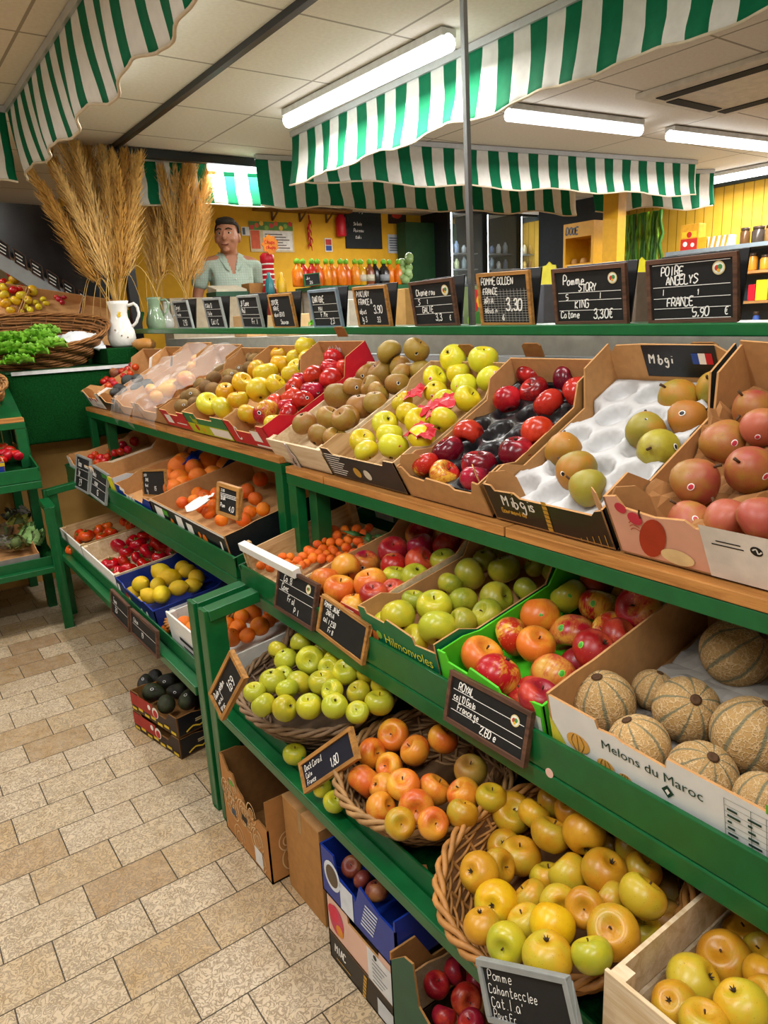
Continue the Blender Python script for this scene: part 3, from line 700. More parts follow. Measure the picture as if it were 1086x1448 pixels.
# ------------------------------------------------------------------ display racks
TH, T2, T3 = 27.5, 12, 7
def rack(label, x0t, x1, x02, x03, dz, post_ends, plank_px, dm=None):
    dm = dz*.5 if dm is None else dm
    rt = thing('display_rack', label, 'rack', ((x0t+x1)/2, 1.0, 0))
    xs = [x0t]+plank_px+[x1]
    for a, c in zip(xs[:-1], xs[1:]):
        b = B(); b.box((a+.002, .93, .934+dz), (c-.002, .985, .954+dz)); obj('plank', b, PLANK, rt, .002)
    b = B(); b.box((x0t, .932, .903+dz), (x1, .968, .933+dz)); obj('top_rail', b, GREEN, rt, .002)
    F = TF((0, .965, .946+dz), TH); b = B(); b.box((x0t, .02, -.016), (x1, .47, -.004), 0, F); obj('top_board', b, GREEN2, rt)
    # middle shelf
    b = B(); b.box((x02, .763, .638+dm), (x1, .771, .700+dm)); obj('tray_front', b, GREEN, rt, .002)
    b = B(); b.box((x02, .762, .600+dm), (x1, .80, .636+dm)); obj('middle_rail', b, GREEN, rt, .003)
    F = TF((0, .782, .640+dm), T2)
    b = B(); b.box((x02, 0, 0), (x1, .46, .010), 0, F); obj('middle_board', b, FELT, rt)
    for xx in (x02, x1-.008):
        b = B(); b.box((xx, -.010, 0), (xx+.008, .46, .062), 0, F); obj('tray_side', b, GREEN2, rt)
    # bottom shelf
    b = B(); b.box((x03, .603, .334), (x1, .638, .362)); obj('bottom_rail', b, GREEN, rt, .003)
    b = B(); b.box((x03, .639, .345), (x1, .645, .406)); obj('bottom_lip', b, GREEN, rt, .002)
    F = TF((0, .655, .352), T3); b = B(); b.box((x03, 0, 0), (x1, .62, .010), 0, F); obj('bottom_board', b, FELT, rt)
    for px in post_ends:
        b = B(); b.box((px, .6, 0), (px+.022, .66, .64)); b.box((px-.022, .6, 0), (px, .612, .64)); obj('post', b, GREEN, rt, .002)
        b = B(); b.beam((px+.008, .612, .626), (px+.008, .755, .643), .045, .03); obj('arm', b, GREEN, rt, .002)
        b = B(); bx = px if px > -1.74 else px-.085; b.box((bx-.02, .955, 0), (bx+.022, 1.0, .90+dz)); obj('back_post', b, GREEN2, rt, .002)
        b = B(); b.beam((px, .66, .33), (px, 1.27, .41), .03, .03); obj('brace', b, GREEN2, rt)
    for px in (x0t+.03, x1-.05):
        b = B(); b.box((px, 1.36, 0), (px+.04, 1.40, 1.15+dz)); obj('rear_post', b, GREEN2, rt)
    for px in (x0t+.002, x1-.046):
        b = B(); b.box((px, .934, .64+dm), (px+.044, .966, .904+dz)); obj('upright', b, GREEN, rt, .002)
    return rt
rack('long green steel rack with sloping top shelf, holding melons and pear cartons', -1.80, .75, -1.80, -1.72, 0.0, [-1.70, .6], [RY(456, 667, .93).x, RY(713, 746, .93).x])
rack('shorter green steel rack beyond the first, holding tomatoes, lemons and citrus', -4.0, -1.83, -3.88, -3.68, .022, [-3.66, -1.775], [RY(236, 615, .93).x])
FT2, FT1 = TF((0, .955, .956), TH), TF((0, .955, .980), TH)
FM2, FM1 = TF((0, .786, .652), T2), TF((0, .786, .663), T2)
FB = TF((0, .662, .364), T3)
NT_, UT_ = FT2.to_3x3() @ V((0, 0, 1)), FT2.to_3x3() @ V((0, 1, 0))
NM_ = FM2.to_3x3() @ V((0, 0, 1)); NB_ = FB.to_3x3() @ V((0, 0, 1))
# ------------------------------------------------------------------ top shelf, near rack
WST = [M('#f2f2ee', .4, .02), M('#16181c', .4, .02)]; RST = [M('#f2e8e4', .4, .02), M('#c43a4a', .4, .02)]; GST = [M('#7fc43a', .4, .05), M('#3f9a2a', .4, .05)]
RED = M('#c0182a', .4, .08); BLKP = M('#15161a', .35, .2, 40, 0, .5); INKW = M('#f0ede6', .5, .02); GOLD = M('#c99a3a', .4, .1)
def xt(px, py): return RY(px, py, .952).x
X6, X7, X8, X9, X10 = xt(395, 640)-.02, xt(470, 660), xt(565, 692)+.035, xt(688, 730)+.022, xt(868, 780)+.008
G1 = 'cartons on the sloping top shelf'
crate('wooden_crate', 'pale wooden crate of russet apples with a metal clip tag on its front', FT2, X6+.006, X7-.006, .0, .42, .062, PALE, nsl=1, group=G1, eh=.075)
cl = FT2 @ V((X6+.13, -.004, .05)); b = B(); mx = frame(cl, V((1, 0, 0)), NT_, -UT_)
b.prism([(-.018, -.055), (.018, -.055), (.018, -.012), (.008, 0), (.006, .03), (-.006, .03), (-.008, 0), (-.018, -.012)], .0015, mx); chalk(b, '4', -.008, -.045, .028, mx, .003, .0022, mi=1)
tag(obj('clip_tag', b, [M('#c9ccd0', .3, .05, 40, 0, .5, .6), BLKM]), 'silver clip tag with a black figure hanging on the pale wooden crate', 'tag')
def d7(b, mx, w, h):
    for k in range(9): rect(b, .03*w, h*(.12+.085*k), w*(.1+.03*(k % 3)+.12), h*(.15+.085*k), mx, .001, 0)
    disc(b, w*.42, h*.35, h*.17, mx, .001, 1); disc(b, w*.56, h*.35, h*.17, mx, .001, 2)
carton('fruit_carton', 'dark printed carton of yellow-green apples bedded in red paper', FT2, X7+.005, X8-.005, 0, .42, .088, .06, .085, M('#23252a', .4, .25, 14), CRATEY, CRATEY, prof=[(0, 1), (.12, 1), (.16, .82), (.84, .82), (.88, 1), (1, 1)], deco=([INKW, GOLD, M('#d8d2c0')], d7), group=G1)
carton('fruit_carton', 'plain brown carton of dark red apples on a black moulded tray', FT2, X8+.005, X9-.005, 0, .41, .082, .06, .105, CARD, CARD2, CARD, prof=[(0, .95), (.06, 1), (.12, .72), (.3, .66), (.34, .78), (.62, .72), (.66, .6), (.86, .62), (.92, 1), (1, .95)], tabs=.10, group=G1)
def d9(b, mx, w, h):
    chalk(b, 'Mibgis', w*.14, h*.5, h*.3, mx, h*.04, .001, .62, mi=0); chalk(b, 'Gourmandise', w*.1, h*.28, h*.14, mx, h*.025, .001, .5, mi=1); disc(b, w*.27, h*.9, h*.05, mx, .001, 1, 3)
    for k in range(7): rect(b, w*(.49+.004*k), h*(.05+.12*k), w*(.53+.004*k), h*(.15+.12*k), mx, .001, 1)
    for k in range(5): rect(b, w*(.75+.05*k), 0, w*(.755+.05*k), h*(.1+.06*k), mx, .001, 1)
def d9b(b, mx, w, h):
    rect(b, w*.3, h*.45, w*.86, h*.99, mx, .0012, 2); chalk(b, 'Mibgi', w*.34, h*.68, h*.15, mx, h*.025, .002, .62, mi=0)
    for k, c in enumerate((3, 0, 4)): rect(b, w*(.68+.05*k), h*.68, w*(.73+.05*k), h*.86, mx, .002, c)
carton('fruit_carton', 'black and gold carton of russet pears on a white moulded tray', FT2, X9+.005, X10-.005, 0, .43, .085, .05, .13, BLKP, BLKP, CARD, prof=[(0, 1), (.08, 1), (.1, .86), (.28, .9), (.32, .78), (.9, .78), (.93, .9), (1, .98)], bprof=[(0, .8), (.08, .98), (.3, 1), (.86, .98), (.95, .85), (1, .7)], tabs=.10, deco=([INKW, GOLD], d9), bdeco=([INKW, GOLD, BLKP, M('#2a4a9a'), M('#c0202a')], d9b), group=G1)
for xx, q in ((X8, .52), (X9+.16, .36), (X7+.1, .5)):
    b = B(); m = FT2 @ V((xx+.02, .445 if xx != X7+.1 else .44, .09)); b.prism([(0, 0), (.058, 0), (.058, .03), (.05, .036), (.008, .036), (0, .03)], .004, frame(m, V((1, 0, 0)), NT_, -UT_))
    tag(obj('carton_tab', b, CARDD), {.52: 'brown locking tab above the plain brown carton of dark red apples', .36: 'brown locking tab above the black and gold pear carton', .5: 'brown locking tab above the carton of yellow-green apples'}[q], 'tab', 'brown locking tabs behind the cartons')
X11 = X10+.36
def d10(b, mx, w, h):
    rect(b, w*.44, .001, w*.999, h*.86, mx, .0008, 0); disc(b, w*.08, h*.86, h*.09, mx, .001, 1)
    # printed red pear and a cut half
    b.add([(w*.20+(h*.2*(1-.5*math.sin(t*1.57)**2 if t < 1 else .5))*math.cos(a)+h*.12*math.sin(a), h*(.42+.36*math.sin(a)), .001) for a in [2*math.pi*k/24 for k in range(24)] for t in (0,)], [tuple(range(24))], 2, False, mx)
    b.add([(w*.30+h*.24*math.cos(a), h*(.18+.14*math.sin(a)), .0014) for a in [2*math.pi*k/24 for k in range(24)]], [tuple(range(24))], 3, False, mx)
    strip(b, [(w*.17, h*.74), (w*.17, h*.83), (w*.18, h*.9)], h*.03, mx, .0012, 4); disc(b, w*.14, h*.72, h*.11, mx, .0012, 1)
    for q in (.0, .06, .12): strip(b, [(w*.1, h*(.5+q)), (w*.12, h*(.54+q)), (w*.15, h*(.5+q))], h*.012, mx, .001, 2)
    disc(b, w*.66, h*.62, h*.075, mx, .0012, 5); strip(b, [(w*.645, h*.63), (w*.66, h*.66), (w*.665, h*.59), (w*.68, h*.63)], h*.02, mx, .0016, 6)
    rect(b, w*.5, h*.64, w*.6, h*.66, mx, .0012, 5); rect(b, w*.48, h*.58, w*.61, h*.6, mx, .0012, 5)
carton('fruit_carton', 'pink printed carton of red blushed pears bedded in brown paper', FT2, X10+.005, X11, 0, .43, .115, .065, .13, M('#e2ab92', .5, .06, 20), PALE, CARD, prof=[(0, 1), (.07, 1.05), (.1, .86), (.24, .8), (.38, .86), (.42, .76), (.9, .72), (1, .7)], bprof=[(0, 1.05), (.2, 1), (1, 1)], tabs=.12, deco=([M('#e6dfd6'), M('#c8354a'), M('#b03a20'), M('#ead09a'), M('#4a2a18'), M('#1a1a1a'), INKW], d10), group=G1)
# moulded trays, paper beds: they lie in the cartons
def cuptray(name, label, x0, x1, v0, v1, nx, nv, r, mat, n0=.008, dep=.022, amp=1):
    b = B(); NX, NV = int(nx*13), int(nv*13); vs = []
    for i in range(NV+1):
        for j in range(NX+1):
            u = j/NX*nx; v = i/NV*nv; row = int(min(v, nv-1e-6)); du = ((u+(.5 if row % 2 else 0)) % 1)-.5; dv = (v % 1)-.5
            q = math.hypot(du, dv)*2; zz = dep*amp*(1 if q > .9 else .08+.92*max(0, (q-.62)/.28)**1.5); vs.append((x0+(x1-x0)*j/NX, v0+(v1-v0)*i/NV, n0+zz+dep*.3))
    b.add(vs, [(i*(NX+1)+j, i*(NX+1)+j+1, (i+1)*(NX+1)+j+1, (i+1)*(NX+1)+j) for i in range(NV) for j in range(NX)], 0, True, FT2)
    o = obj(name, b, mat); md = o.modifiers.new('thick', 'SOLIDIFY'); md.thickness = .0015; md.offset = -1
    return tag(o, label, 'tray')
cuptray('moulded_tray', 'white moulded fruit tray with empty cups inside the black pear carton', X9+.012, X10-.012, .01, .42, 3.5, 5, .03, M('#bdbdbd', .4, .03, 60), dep=.034)
cuptray('moulded_tray', 'black moulded fruit tray between the dark red apples', X8+.012, X9-.012, .01, .40, 3.5, 5, .03, M('#17181b', .3, .2, 30, 0, .6), dep=.032)
def paper(name, label, F, x0, x1, v0, v1, n0, amp, mat, cat='paper', seed=1, nx=26, ny=26, sc=14):
    b = B(); vs = []
    for i in range(ny+1):
        for j in range(nx+1):
            x, v = x0+(x1-x0)*j/nx, v0+(v1-v0)*i/ny
            z = abs(MN.noise(V((x*sc+seed, v*sc, seed))))+.5*abs(MN.noise(V((x*sc*2.3, v*sc*2.3, seed+4))))
            vs.append((x, v, n0+amp*z))
    b.add(vs, [(i*(nx+1)+j, i*(nx+1)+j+1, (i+1)*(nx+1)+j+1, (i+1)*(nx+1)+j) for i in range(ny) for j in range(nx)], 0, False, F)
    o = obj(name, b, mat); md = o.modifiers.new('thick', 'SOLIDIFY'); md.thickness = .001; return tag(o, label, cat)
paper('paper_bed', 'crumpled brown paper bed inside the pink pear carton', FT2, X10+.012, X11-.01, .008, .42, .02, .075, M('#9a6a3a', .8, .15, 30, .1))
def pt(kind, desc, pts, h, st=None, sp=.3, F=FT2, N=NT_, **k): return pile(kind, desc, pts, F.translation, N, h, sticker=st, stick_p=sp, vmin=(F @ V((0, .008, 0)), F.to_3x3() @ V((0, 1, 0))), **k)
T2c = lambda pts: crop(350, 440, K4, pts)
T1c = lambda pts: crop(0, 440, K4, pts)
T3c = lambda pts: crop(686, 440, K4, pts)
pt('russet', 'in the pale wooden crate', T2c([(550, 165, 50), (650, 165, 52), (685, 220, 45), (605, 240, 42), (580, 205, 32), (510, 237, 53), (595, 285, 50), (508, 310, 45), (520, 355, 42), (410, 290, 44), (475, 290, 28), (345, 325, 60), (430, 370, 58), (315, 412, 55), (220, 430, 50), (360, 465, 50), (425, 445, 38), (275, 478, 36), (452, 245, 27), (385, 410, 25)]), .072, WST, .35, xr=(X6+.012, X7-.012))
pt('lemonapple', 'in the dark printed carton', T2c([(788, 178, 58), (905, 187, 60), (718, 258, 50), (808, 240, 42), (832, 285, 52), (940, 262, 54), (720, 308, 43), (852, 340, 55), (755, 345, 47), (765, 420, 55), (655, 425, 55), (615, 395, 40), (595, 348, 32), (530, 430, 52), (545, 475, 52), (680, 490, 55), (440, 500, 52), (560, 520, 60), (455, 535, 44)]), .072, RST, .45, xr=(X7+.01, X8-.01))
pt('darkred', 'in the plain brown carton', T3c([(158, 245, 58), (190, 305, 58), (85, 340, 56, 'red'), (318, 260, 60), (360, 315, 65), (245, 357, 62), (210, 465, 65, 'red'), (125, 540, 70)])+T2c([(850, 473, 63), (770, 538, 65), (890, 592, 70), (755, 630, 62, 'bicolor'), (685, 592, 54, 'bicolor'), (875, 645, 46)]), .054, xr=(X8+.01, X9-.01))
pt('pear', 'in the black and gold carton', T3c([(735, 330, 78), (880, 293, 74), (792, 412, 78), (617, 455, 78), (683, 535, 84, 'greenpear'), (302, 530, 74), (345, 610, 82), (390, 675, 76)]), .054, WST, .6, xr=(X9+.01, X10-.01))
pt('redpear', 'in the pink carton', T3c([(1025, 372, 80), (1062, 440, 76), (920, 500, 92), (1010, 605, 95), (812, 650, 95), (780, 808, 60), (925, 800, 62), (1062, 795, 56)]), .072, RST, .5, xr=(X10+.01, X11-.01))
b = B()
for k, (x, y, w, h, a) in enumerate([(645, 310, 75, 60, .3), (665, 380, 60, 50, -.2), (735, 345, 120, 60, .5), (650, 455, 90, 40, .1), (710, 395, 50, 60, .8), (745, 318, 60, 40, .6), (690, 470, 60, 30, .2)]):
    px, py = 350+x*K4, 440+y*K4; c = RP(px, py, FT2.translation+NT_*.092, NT_); s = w*K4/FPX*depth(c)
    vs = []
    for i in range(6):
        for j in range(6):
            u, v = (i/5-.5)*s*1.2, (j/5-.5)*s*1.0; q = c+V((1, 0, 0))*(u*math.cos(a)-v*math.sin(a))+UT_*(u*math.sin(a)+v*math.cos(a)); q += NT_*(.022*abs(MN.noise(V((u*50, v*50, k)))) - .3*abs(u)); vs.append(q)
    b = B(); b.add(vs, [(i*6+j, i*6+j+1, i*6+j+7, i*6+j+6) for i in range(5) for j in range(5)])
    o = obj('paper_scrap', b, RED); o.modifiers.new('thick', 'SOLIDIFY').thickness = .001
    tag(o, f'crumpled red paper scrap among the pale yellow apples, {ORD[k]} from the top', 'paper', 'red paper scraps between pale yellow apples')
# ------------------------------------------------------------------ top shelf, far rack
def x1t(px, py): return RY(px, py, .955).x
xa, xb, xc, xd, xe, xf, xg, xh = -3.97, -3.67, -3.40, -3.1, -2.80, -2.54, -2.18, -1.895
def dA(b, mx, w, h):
    rect(b, 0, 0, w*.14, h*.95, mx, .001, 0)
    for k in range(4): disc(b, w*(.3+.16*k), h*(.5+.1*(k % 2)), h*.12, mx, .001, 1)
    rect(b, w*.5, h*.1, w*.9, h*.3, mx, .001, 2)
MIX1 = [M('#1f6a4a'), M('#b0343a'), M('#b9bcbc')]
carton('fruit_carton', 'white and green carton of small red tomatoes at the far end', FT1, xa, xb, 0, .4, .09, .055, .10, WHITE, M('#e8e0d8', .5, .05), CARD, deco=(MIX1, dA), tabs=.09, group=G1)
carton('fruit_carton', 'black carton of dark avocados beside the tomatoes', FT1, xb+.006, xc, 0, .42, .08, .055, .10, BLKP, BLKP, CARD, prof=DIP, tabs=.08, group=G1)
carton('fruit_carton', 'brown carton of mangoes under clear plastic', FT1, xc+.006, xd, 0, .44, .08, .06, .11, CARD, CARD2, CARD, group=G1)
carton('fruit_carton', 'brown carton of loose pears and kiwis under clear plastic', FT1, xd+.006, xe, 0, .44, .08, .06, .10, CARD, CARD2, CARD, group=G1)
def dK(b, mx, w, h): rect(b, w*.12, h*.25, w*.36, h*.75, mx, .001, 0); rect(b, w*.5, h*.3, w*.9, h*.36, mx, .001, 0)
carton('fruit_carton', 'red carton of kiwis', FT1, xe+.004, xf, 0, .43, .075, .055, .09, RED, RED, CARD, prof=STEP, deco=([INKW], dK), group=G1)
def dY(b, mx, w, h):
    rect(b, 0, 0, w, h*.5, mx, .0008, 1); rect(b, w*.55, h*.06, w*.98, h*.45, mx, .001, 0); chalk(b, 'Royal', w*.18, h*.56, h*.26, mx, h*.05, .0012, .45, mi=1); disc(b, w*.2, h*.3, h*.16, mx, .0012, 2); disc(b, w*.36, h*.24, h*.13, mx, .0012, 3)
carton('fruit_carton', 'green and yellow carton of golden apples', FT1, xf+.004, xg, 0, .43, .085, .055, .10, M('#0f7a4a', .4, .1), M('#0f7a4a', .4, .1), CARD, prof=STEP, deco=([INKW, M('#b9c21c'), M('#c0302a'), M('#e0a020')], dY), group=G1)
def dR(b, mx, w, h): rect(b, w*.62, h*.3, w*.82, h*.75, mx, .001, 0); chalk(b, 'C', w*.2, h*.25, h*.5, mx, h*.07, .001, mi=0); rect(b, w*.62, h*.08, w*.95, h*.16, mx, .001, 0)
def dRb(b, mx, w, h): chalk(b, 'elid rhe', w*.16, h*.66, h*.2, mx, h*.035, .001, .55, mi=0)
carton('fruit_carton', 'bright red carton of red apples', FT1, xg+.004, xh, 0, .44, .085, .055, .11, RED, RED, CARD, deco=([INKW], dR), bdeco=([INKW], dRb), group=G1)
b = B(); b.prism([(0, 0), (.058, 0), (.058, .03), (.05, .036), (.008, .036), (0, .03)], .004, frame(FT1 @ V((xg+.12, .455, .12)), V((1, 0, 0)), NT_, -UT_)); tag(obj('carton_tab', b, CARDD), 'brown locking tab above the bright red apple carton', 'tab', 'brown locking tabs behind the cartons')
p1 = lambda *a, **k: pt(*a, F=FT1, **k)
p1('yellow', 'in the green and yellow carton', T2c([(225, 143, 43), (128, 165, 40), (133, 205, 47), (70, 240, 50), (47, 303, 50), (130, 285, 38), (188, 182, 18), (207, 207, 27), (252, 190, 24), (192, 242, 25)])+T1c([(790, 355, 46, 'lemonapple'), (855, 372, 46, 'lemonapple'), (915, 340, 42), (860, 308, 32), (930, 275, 42), (975, 225, 25)]), .066, xr=(xf+.01, xg-.002))
p1('red', 'in the bright red carton', T2c([(330, 185, 42), (405, 198, 45), (330, 217, 36), (330, 262, 48), (262, 245, 45), (180, 293, 34), (245, 310, 45), (170, 330, 36), (112, 355, 28), (240, 350, 45), (165, 362, 34), (160, 400, 40), (205, 268, 24), (452, 195, 28), (73, 390, 55, 'bicolor'), (150, 435, 26, 'yellow'), (0, 395, 44, 'yellow')]), .062, WST, .3, xr=(xg+.01, xh-.006))
p1('kiwi', 'in the red carton', T1c([(895, 250, 28), (876, 268, 25), (925, 230, 26), (742, 325, 40), (790, 290, 28), (818, 300, 30), (700, 365, 30), (718, 397, 26), (985, 187, 32), (957, 215, 26), (880, 243, 22), (748, 352, 24), (965, 180, 22), (1000, 170, 22)]), .05, WST, .3)
p1('mango', 'under plastic in the brown carton', T1c([(715, 260, 34), (640, 300, 34), (662, 286, 30), (600, 328, 27), (760, 190, 26), (580, 302, 22), (740, 215, 26)]), .05)
p1('kiwi', 'under plastic beside the mangoes', T1c([(890, 200, 36), (850, 232, 36), (772, 285, 32), (720, 330, 30), (905, 175, 24), (820, 255, 26)]), .05)
p1('cherry', 'in the white and green carton', T1c([(520, 215, 14), (490, 225, 15), (450, 240, 30, 'plum'), (430, 268, 14), (395, 250, 18, 'plum'), (398, 272, 14), (415, 288, 14), (505, 208, 12), (470, 232, 15), (475, 250, 13), (380, 268, 12), (410, 262, 13), (530, 200, 12), (440, 280, 12), (500, 240, 12)]), .05)
p1('blackavocado', 'in the black carton', T1c([(500, 270, 28), (532, 296, 28), (462, 300, 25), (570, 280, 20), (525, 260, 18), (440, 315, 20)]), .05)
def plastic():
    t = NT('clear_plastic'); t.b.inputs['Alpha'].default_value = .17; t.m.surface_render_method = 'BLENDED' if hasattr(t.m, 'surface_render_method') else None
    return t.out('#f0efec', .18, .6)
PLAS = plastic()
def bag(label, x0, x1, v0, v1, n0, seed, flap):
    b = B(); nx, nv = 18, 34; vs = []
    for i in range(nv+1):
        for j in range(nx+1):
            u = j/nx; v = v0+(v1-v0)*i/nv; x = x0+(x1-x0)*u
            z = n0+.03*math.sin(math.pi*u)+.035*abs(MN.noise(V((x*16, v*16, seed))))
            if v < .0: x = x0+(x1-x0)*(.5+(u-.5)*(1+v*flap)); z += v*1.05+.01*MN.noise(V((x*40, v*40, seed)))
            vs.append((x, max(v, -.045-.1*abs(v)) if v < 0 else v, z))
    b.add(vs, [(i*(nx+1)+j, i*(nx+1)+j+1, (i+1)*(nx+1)+j+1, (i+1)*(nx+1)+j) for i in range(nv) for j in range(nx)], 0, True, FT1)
    return tag(obj('plastic_bag', b, PLAS), label, 'bag', 'clear plastic bags on the top shelf')
bag('clear plastic bag over the mangoes with its end hanging below the plank', xc+.0, xd+.01, -.10, .43, .085, 3, 1.5)
bag('clear plastic bag over the brown carton beside the red kiwi carton', xd-.0, xe+.01, -.07, .43, .08, 9, 1)
# ------------------------------------------------------------------ middle shelf, near rack
G2 = 'cartons on the middle shelf'
C6 = lambda pts: crop(300, 640, K4, pts)
C7 = lambda pts: crop(500, 720, K4, pts)
C4 = lambda pts: crop(686, 640, K4, pts)
C8 = lambda pts: crop(686, 840, K4, pts)
crate('wooden_crate', 'wooden crate of kumquats with a white-topped end board', FM2, -1.785, -1.475, .0, .38, .075, CRATEY, nsl=1, topboard=.022, endm=WHITE, eh=.105, n0=.012, group=G2)
def dP(b, mx, w, h): rect(b, w*.55, h*.2, w*.9, h*.9, mx, .001, 0); rect(b, w*.1, h*.3, w*.4, h*.5, mx, .001, 0)
carton('fruit_carton', 'red carton of pink red apples', FM2, -1.465, -1.205, .004, .40, .078, .085, .11, M('#a3172a', .4, .1), PALE, CARD, prof=STEP, deco=([INKW], dP), n0=.012, group=G2)
def dH(b, mx, w, h):
    print_text(b, 'Hilmonvoles', h*.34, frame(mx @ V((w*.32, h*.38, 0)), mx.to_3x3() @ V((1, 0, 0)), mx.to_3x3() @ V((0, 1, 0)), mx.to_3x3() @ V((0, 0, 1))), .0012, 0, w*.6); disc(b, w*.1, h*.5, h*.16, mx, .001, 1); disc(b, w*.18, h*.42, h*.13, mx, .0013, 2); disc(b, w*.25, h*.5, h*.1, mx, .001, 3)
carton('fruit_carton', 'dark green carton of green apples printed with yellow letters', FM2, -1.20, -.945, 0, .42, .098, .075, .12, M('#0d6a45', .4, .1), M('#0d6a45', .4, .1), CARD, prof=[(0, 1), (.1, 1.02), (.12, .9), (.36, .88), (.4, 1), (.72, .88), (.74, .72), (1, .78)], deco=([M('#d8d23a'), M('#a32a1a'), M('#c86a2a'), M('#7aa832')], dH), n0=.012, group=G2)
LIME = M('#4fc226', .4, .08)
def dL(b, mx, w, h): rect(b, w*.78, h*.3, w*.97, h*.7, mx, .001, 0)
carton('fruit_carton', 'bright lime green carton of red and yellow streaked apples', FM2, -.94, -.685, 0, .42, .085, .075, .11, LIME, LIME, LIME, prof=[(0, 1.05), (.08, 1.05), (.1, .85), (.3, .8), (.34, 1), (.6, .86), (.62, .74), (.8, .72), (.84, .95), (1, 1)], deco=([M('#c9d6c9')], dL), n0=.012, group=G2)
def dM(b, mx, w, h):
    X, Y, Z = [mx.to_3x3() @ V(e) for e in ((1, 0, 0), (0, 1, 0), (0, 0, 1))]
    print_text(b, 'Melons du Maroc', h*.3, frame(mx @ V((w*.26, h*.56, 0)), X, Y, Z), .0012, 0, w*.42)
    b.add([(w*.52, h*.43, .001), (w*.545, h*.33, .001), (w*.57, h*.43, .001), (w*.545, h*.52, .001)], [(0, 1, 2, 3)], 0, False, mx); b.add([(w*.535, h*.43, .0016), (w*.545, h*.38, .0016), (w*.555, h*.43, .0016), (w*.545, h*.47, .0016)], [(0, 1, 2, 3)], 1, False, mx)
    for cx, cy, r in ((.14, .42, .18), (.27, .28, .13), (.36, .24, .1)):
        disc(b, w*cx, h*cy, h*r, mx, .001, 2, 20, h*r*.8); 
        for q in (-.5, 0, .5): strip(b, [(w*cx+q*h*r*.5, h*(cy-r*.7)), (w*cx+q*h*r*1.1, h*cy), (w*cx+q*h*r*.5, h*(cy+r*.7))], h*.012, mx, .0014, 3)
    b.add([(0, 0, .001), (w*.12, 0, .001), (w*.05, h*.4, .001), (0, h*.65, .001)], [(0, 1, 2, 3)], 4, False, mx)
    for k in range(9): rect(b, w*.76, h*(.1+.085*k), w*.985, h*(.1+.085*k)+.0005, mx, .0012, 0)
    for k in (0, .09, .14, .225): rect(b, w*(.76+k), h*.1, w*(.76+k)+.0006, h*.785, mx, .0012, 0)
    for k in range(7):
        for j in range(3): rect(b, w*(.77+.07*j), h*(.125+.085*k), w*(.785+.07*j+.01*((k*3+j) % 4)), h*(.155+.085*k), mx, .0012, 0)
    rect(b, w*.9, h*.86, w, h*.98, mx, .001, 5); rect(b, w*.72, 0, w*.76, h*.08, mx, .001, 5)
carton('fruit_carton', 'white lettered carton of tan netted melons', FM2, -.672, -.30, 0, .43, .118, .115, .12, M('#dfe0de', .55, .05, 20), M('#cfcfc9', .55, .05), CARD, prof=[(0, .98), (.24, .94), (.25, .82), (.33, .84), (.36, .8), (.545, .76), (.55, .9), (1, .86)], deco=([M('#143a2c'), INKW, M('#d9a24a'), M('#7a5a2a'), M('#c9c23a'), M('#5fa82a')], dM), n0=.012, group=G2)
pm = lambda kind, desc, pts, h, st=None, sp=.3, F=FM2, **k: pile(kind, desc, pts, F.translation, NM_, h, sticker=st, stick_p=sp, vmin=(FM2 @ V((0, .006, 0)), FM2.to_3x3() @ V((0, 1, 0))), **k)
pm('kumquat', 'in the wooden crate', C6([(470, 295, 18), (510, 297, 19), (480, 320, 24), (425, 335, 19), (455, 345, 20), (522, 335, 19), (555, 292, 19), (585, 310, 19), (560, 340, 20), (490, 345, 18), (515, 365, 22), (468, 380, 20), (490, 395, 18), (545, 385, 20), (575, 365, 20), (615, 358, 20), (425, 370, 20), (405, 338, 18), (385, 385, 24), (368, 375, 20), (348, 398, 18), (328, 416, 20), (300, 400, 18), (270, 400, 18), (290, 425, 18), (310, 440, 17), (327, 450, 18), (345, 433, 18), (362, 425, 18), (387, 405, 22), (420, 407, 20), (455, 408, 18), (440, 388, 17), (405, 352, 18), (460, 370, 18), (602, 288, 18), (535, 320, 18), (410, 385, 18), (515, 397, 18), (188, 433, 20), (222, 445, 17), (250, 420, 17), (230, 425, 15)]), .055, xr=(-1.778, -1.482))
b = B()
for k, (x, y) in enumerate([(640, 325), (670, 320), (600, 330), (545, 315)]):
    c = RP(300+x*K4, 640+y*K4, FM2.translation+NM_*.075, NM_); a = k*1.3; u = V((math.cos(a), math.sin(a), .1)); s = u.cross(NM_)
    b = B(); b.add([c-u*.035, c+s*.012+NM_*.006, c+u*.035+NM_*.008, c-s*.012+NM_*.002, c+NM_*.01], [(0, 1, 4), (1, 2, 4), (2, 3, 4), (3, 0, 4)], 0, True)
    o = obj('citrus_leaf', b, M('#2f5a22', .45, .2)); o.modifiers.new('thick', 'SOLIDIFY').thickness = .0008; tag(o, f'dark green leaf lying among the kumquats, {ORD[k]} from the back corner', 'leaf', 'leaves among the kumquats')
pm('pinkred', 'in the red carton', C6([(397, 473, 56, 'orangeapple'), (512, 440, 57, 'orangeapple'), (490, 525, 64, 'orangeapple'), (612, 505, 66, 'orangeapple'), (590, 420, 42), (695, 380, 60, 'crimson'), (697, 432, 52), (705, 480, 48, 'greenyellow'), (705, 540, 46, 'crimson'), (812, 487, 57, 'greenyellow'), (805, 420, 60, 'crimson'), (800, 360, 54), (795, 315, 54), (905, 425, 48, 'green'), (905, 360, 58, 'crimson'), (900, 312, 48), (1000, 362, 38, 'crimson'), (560, 580, 40, 'orangeapple'), (640, 570, 40, 'crimson')]), .078, WST, .35, xr=(-1.459, -1.211))
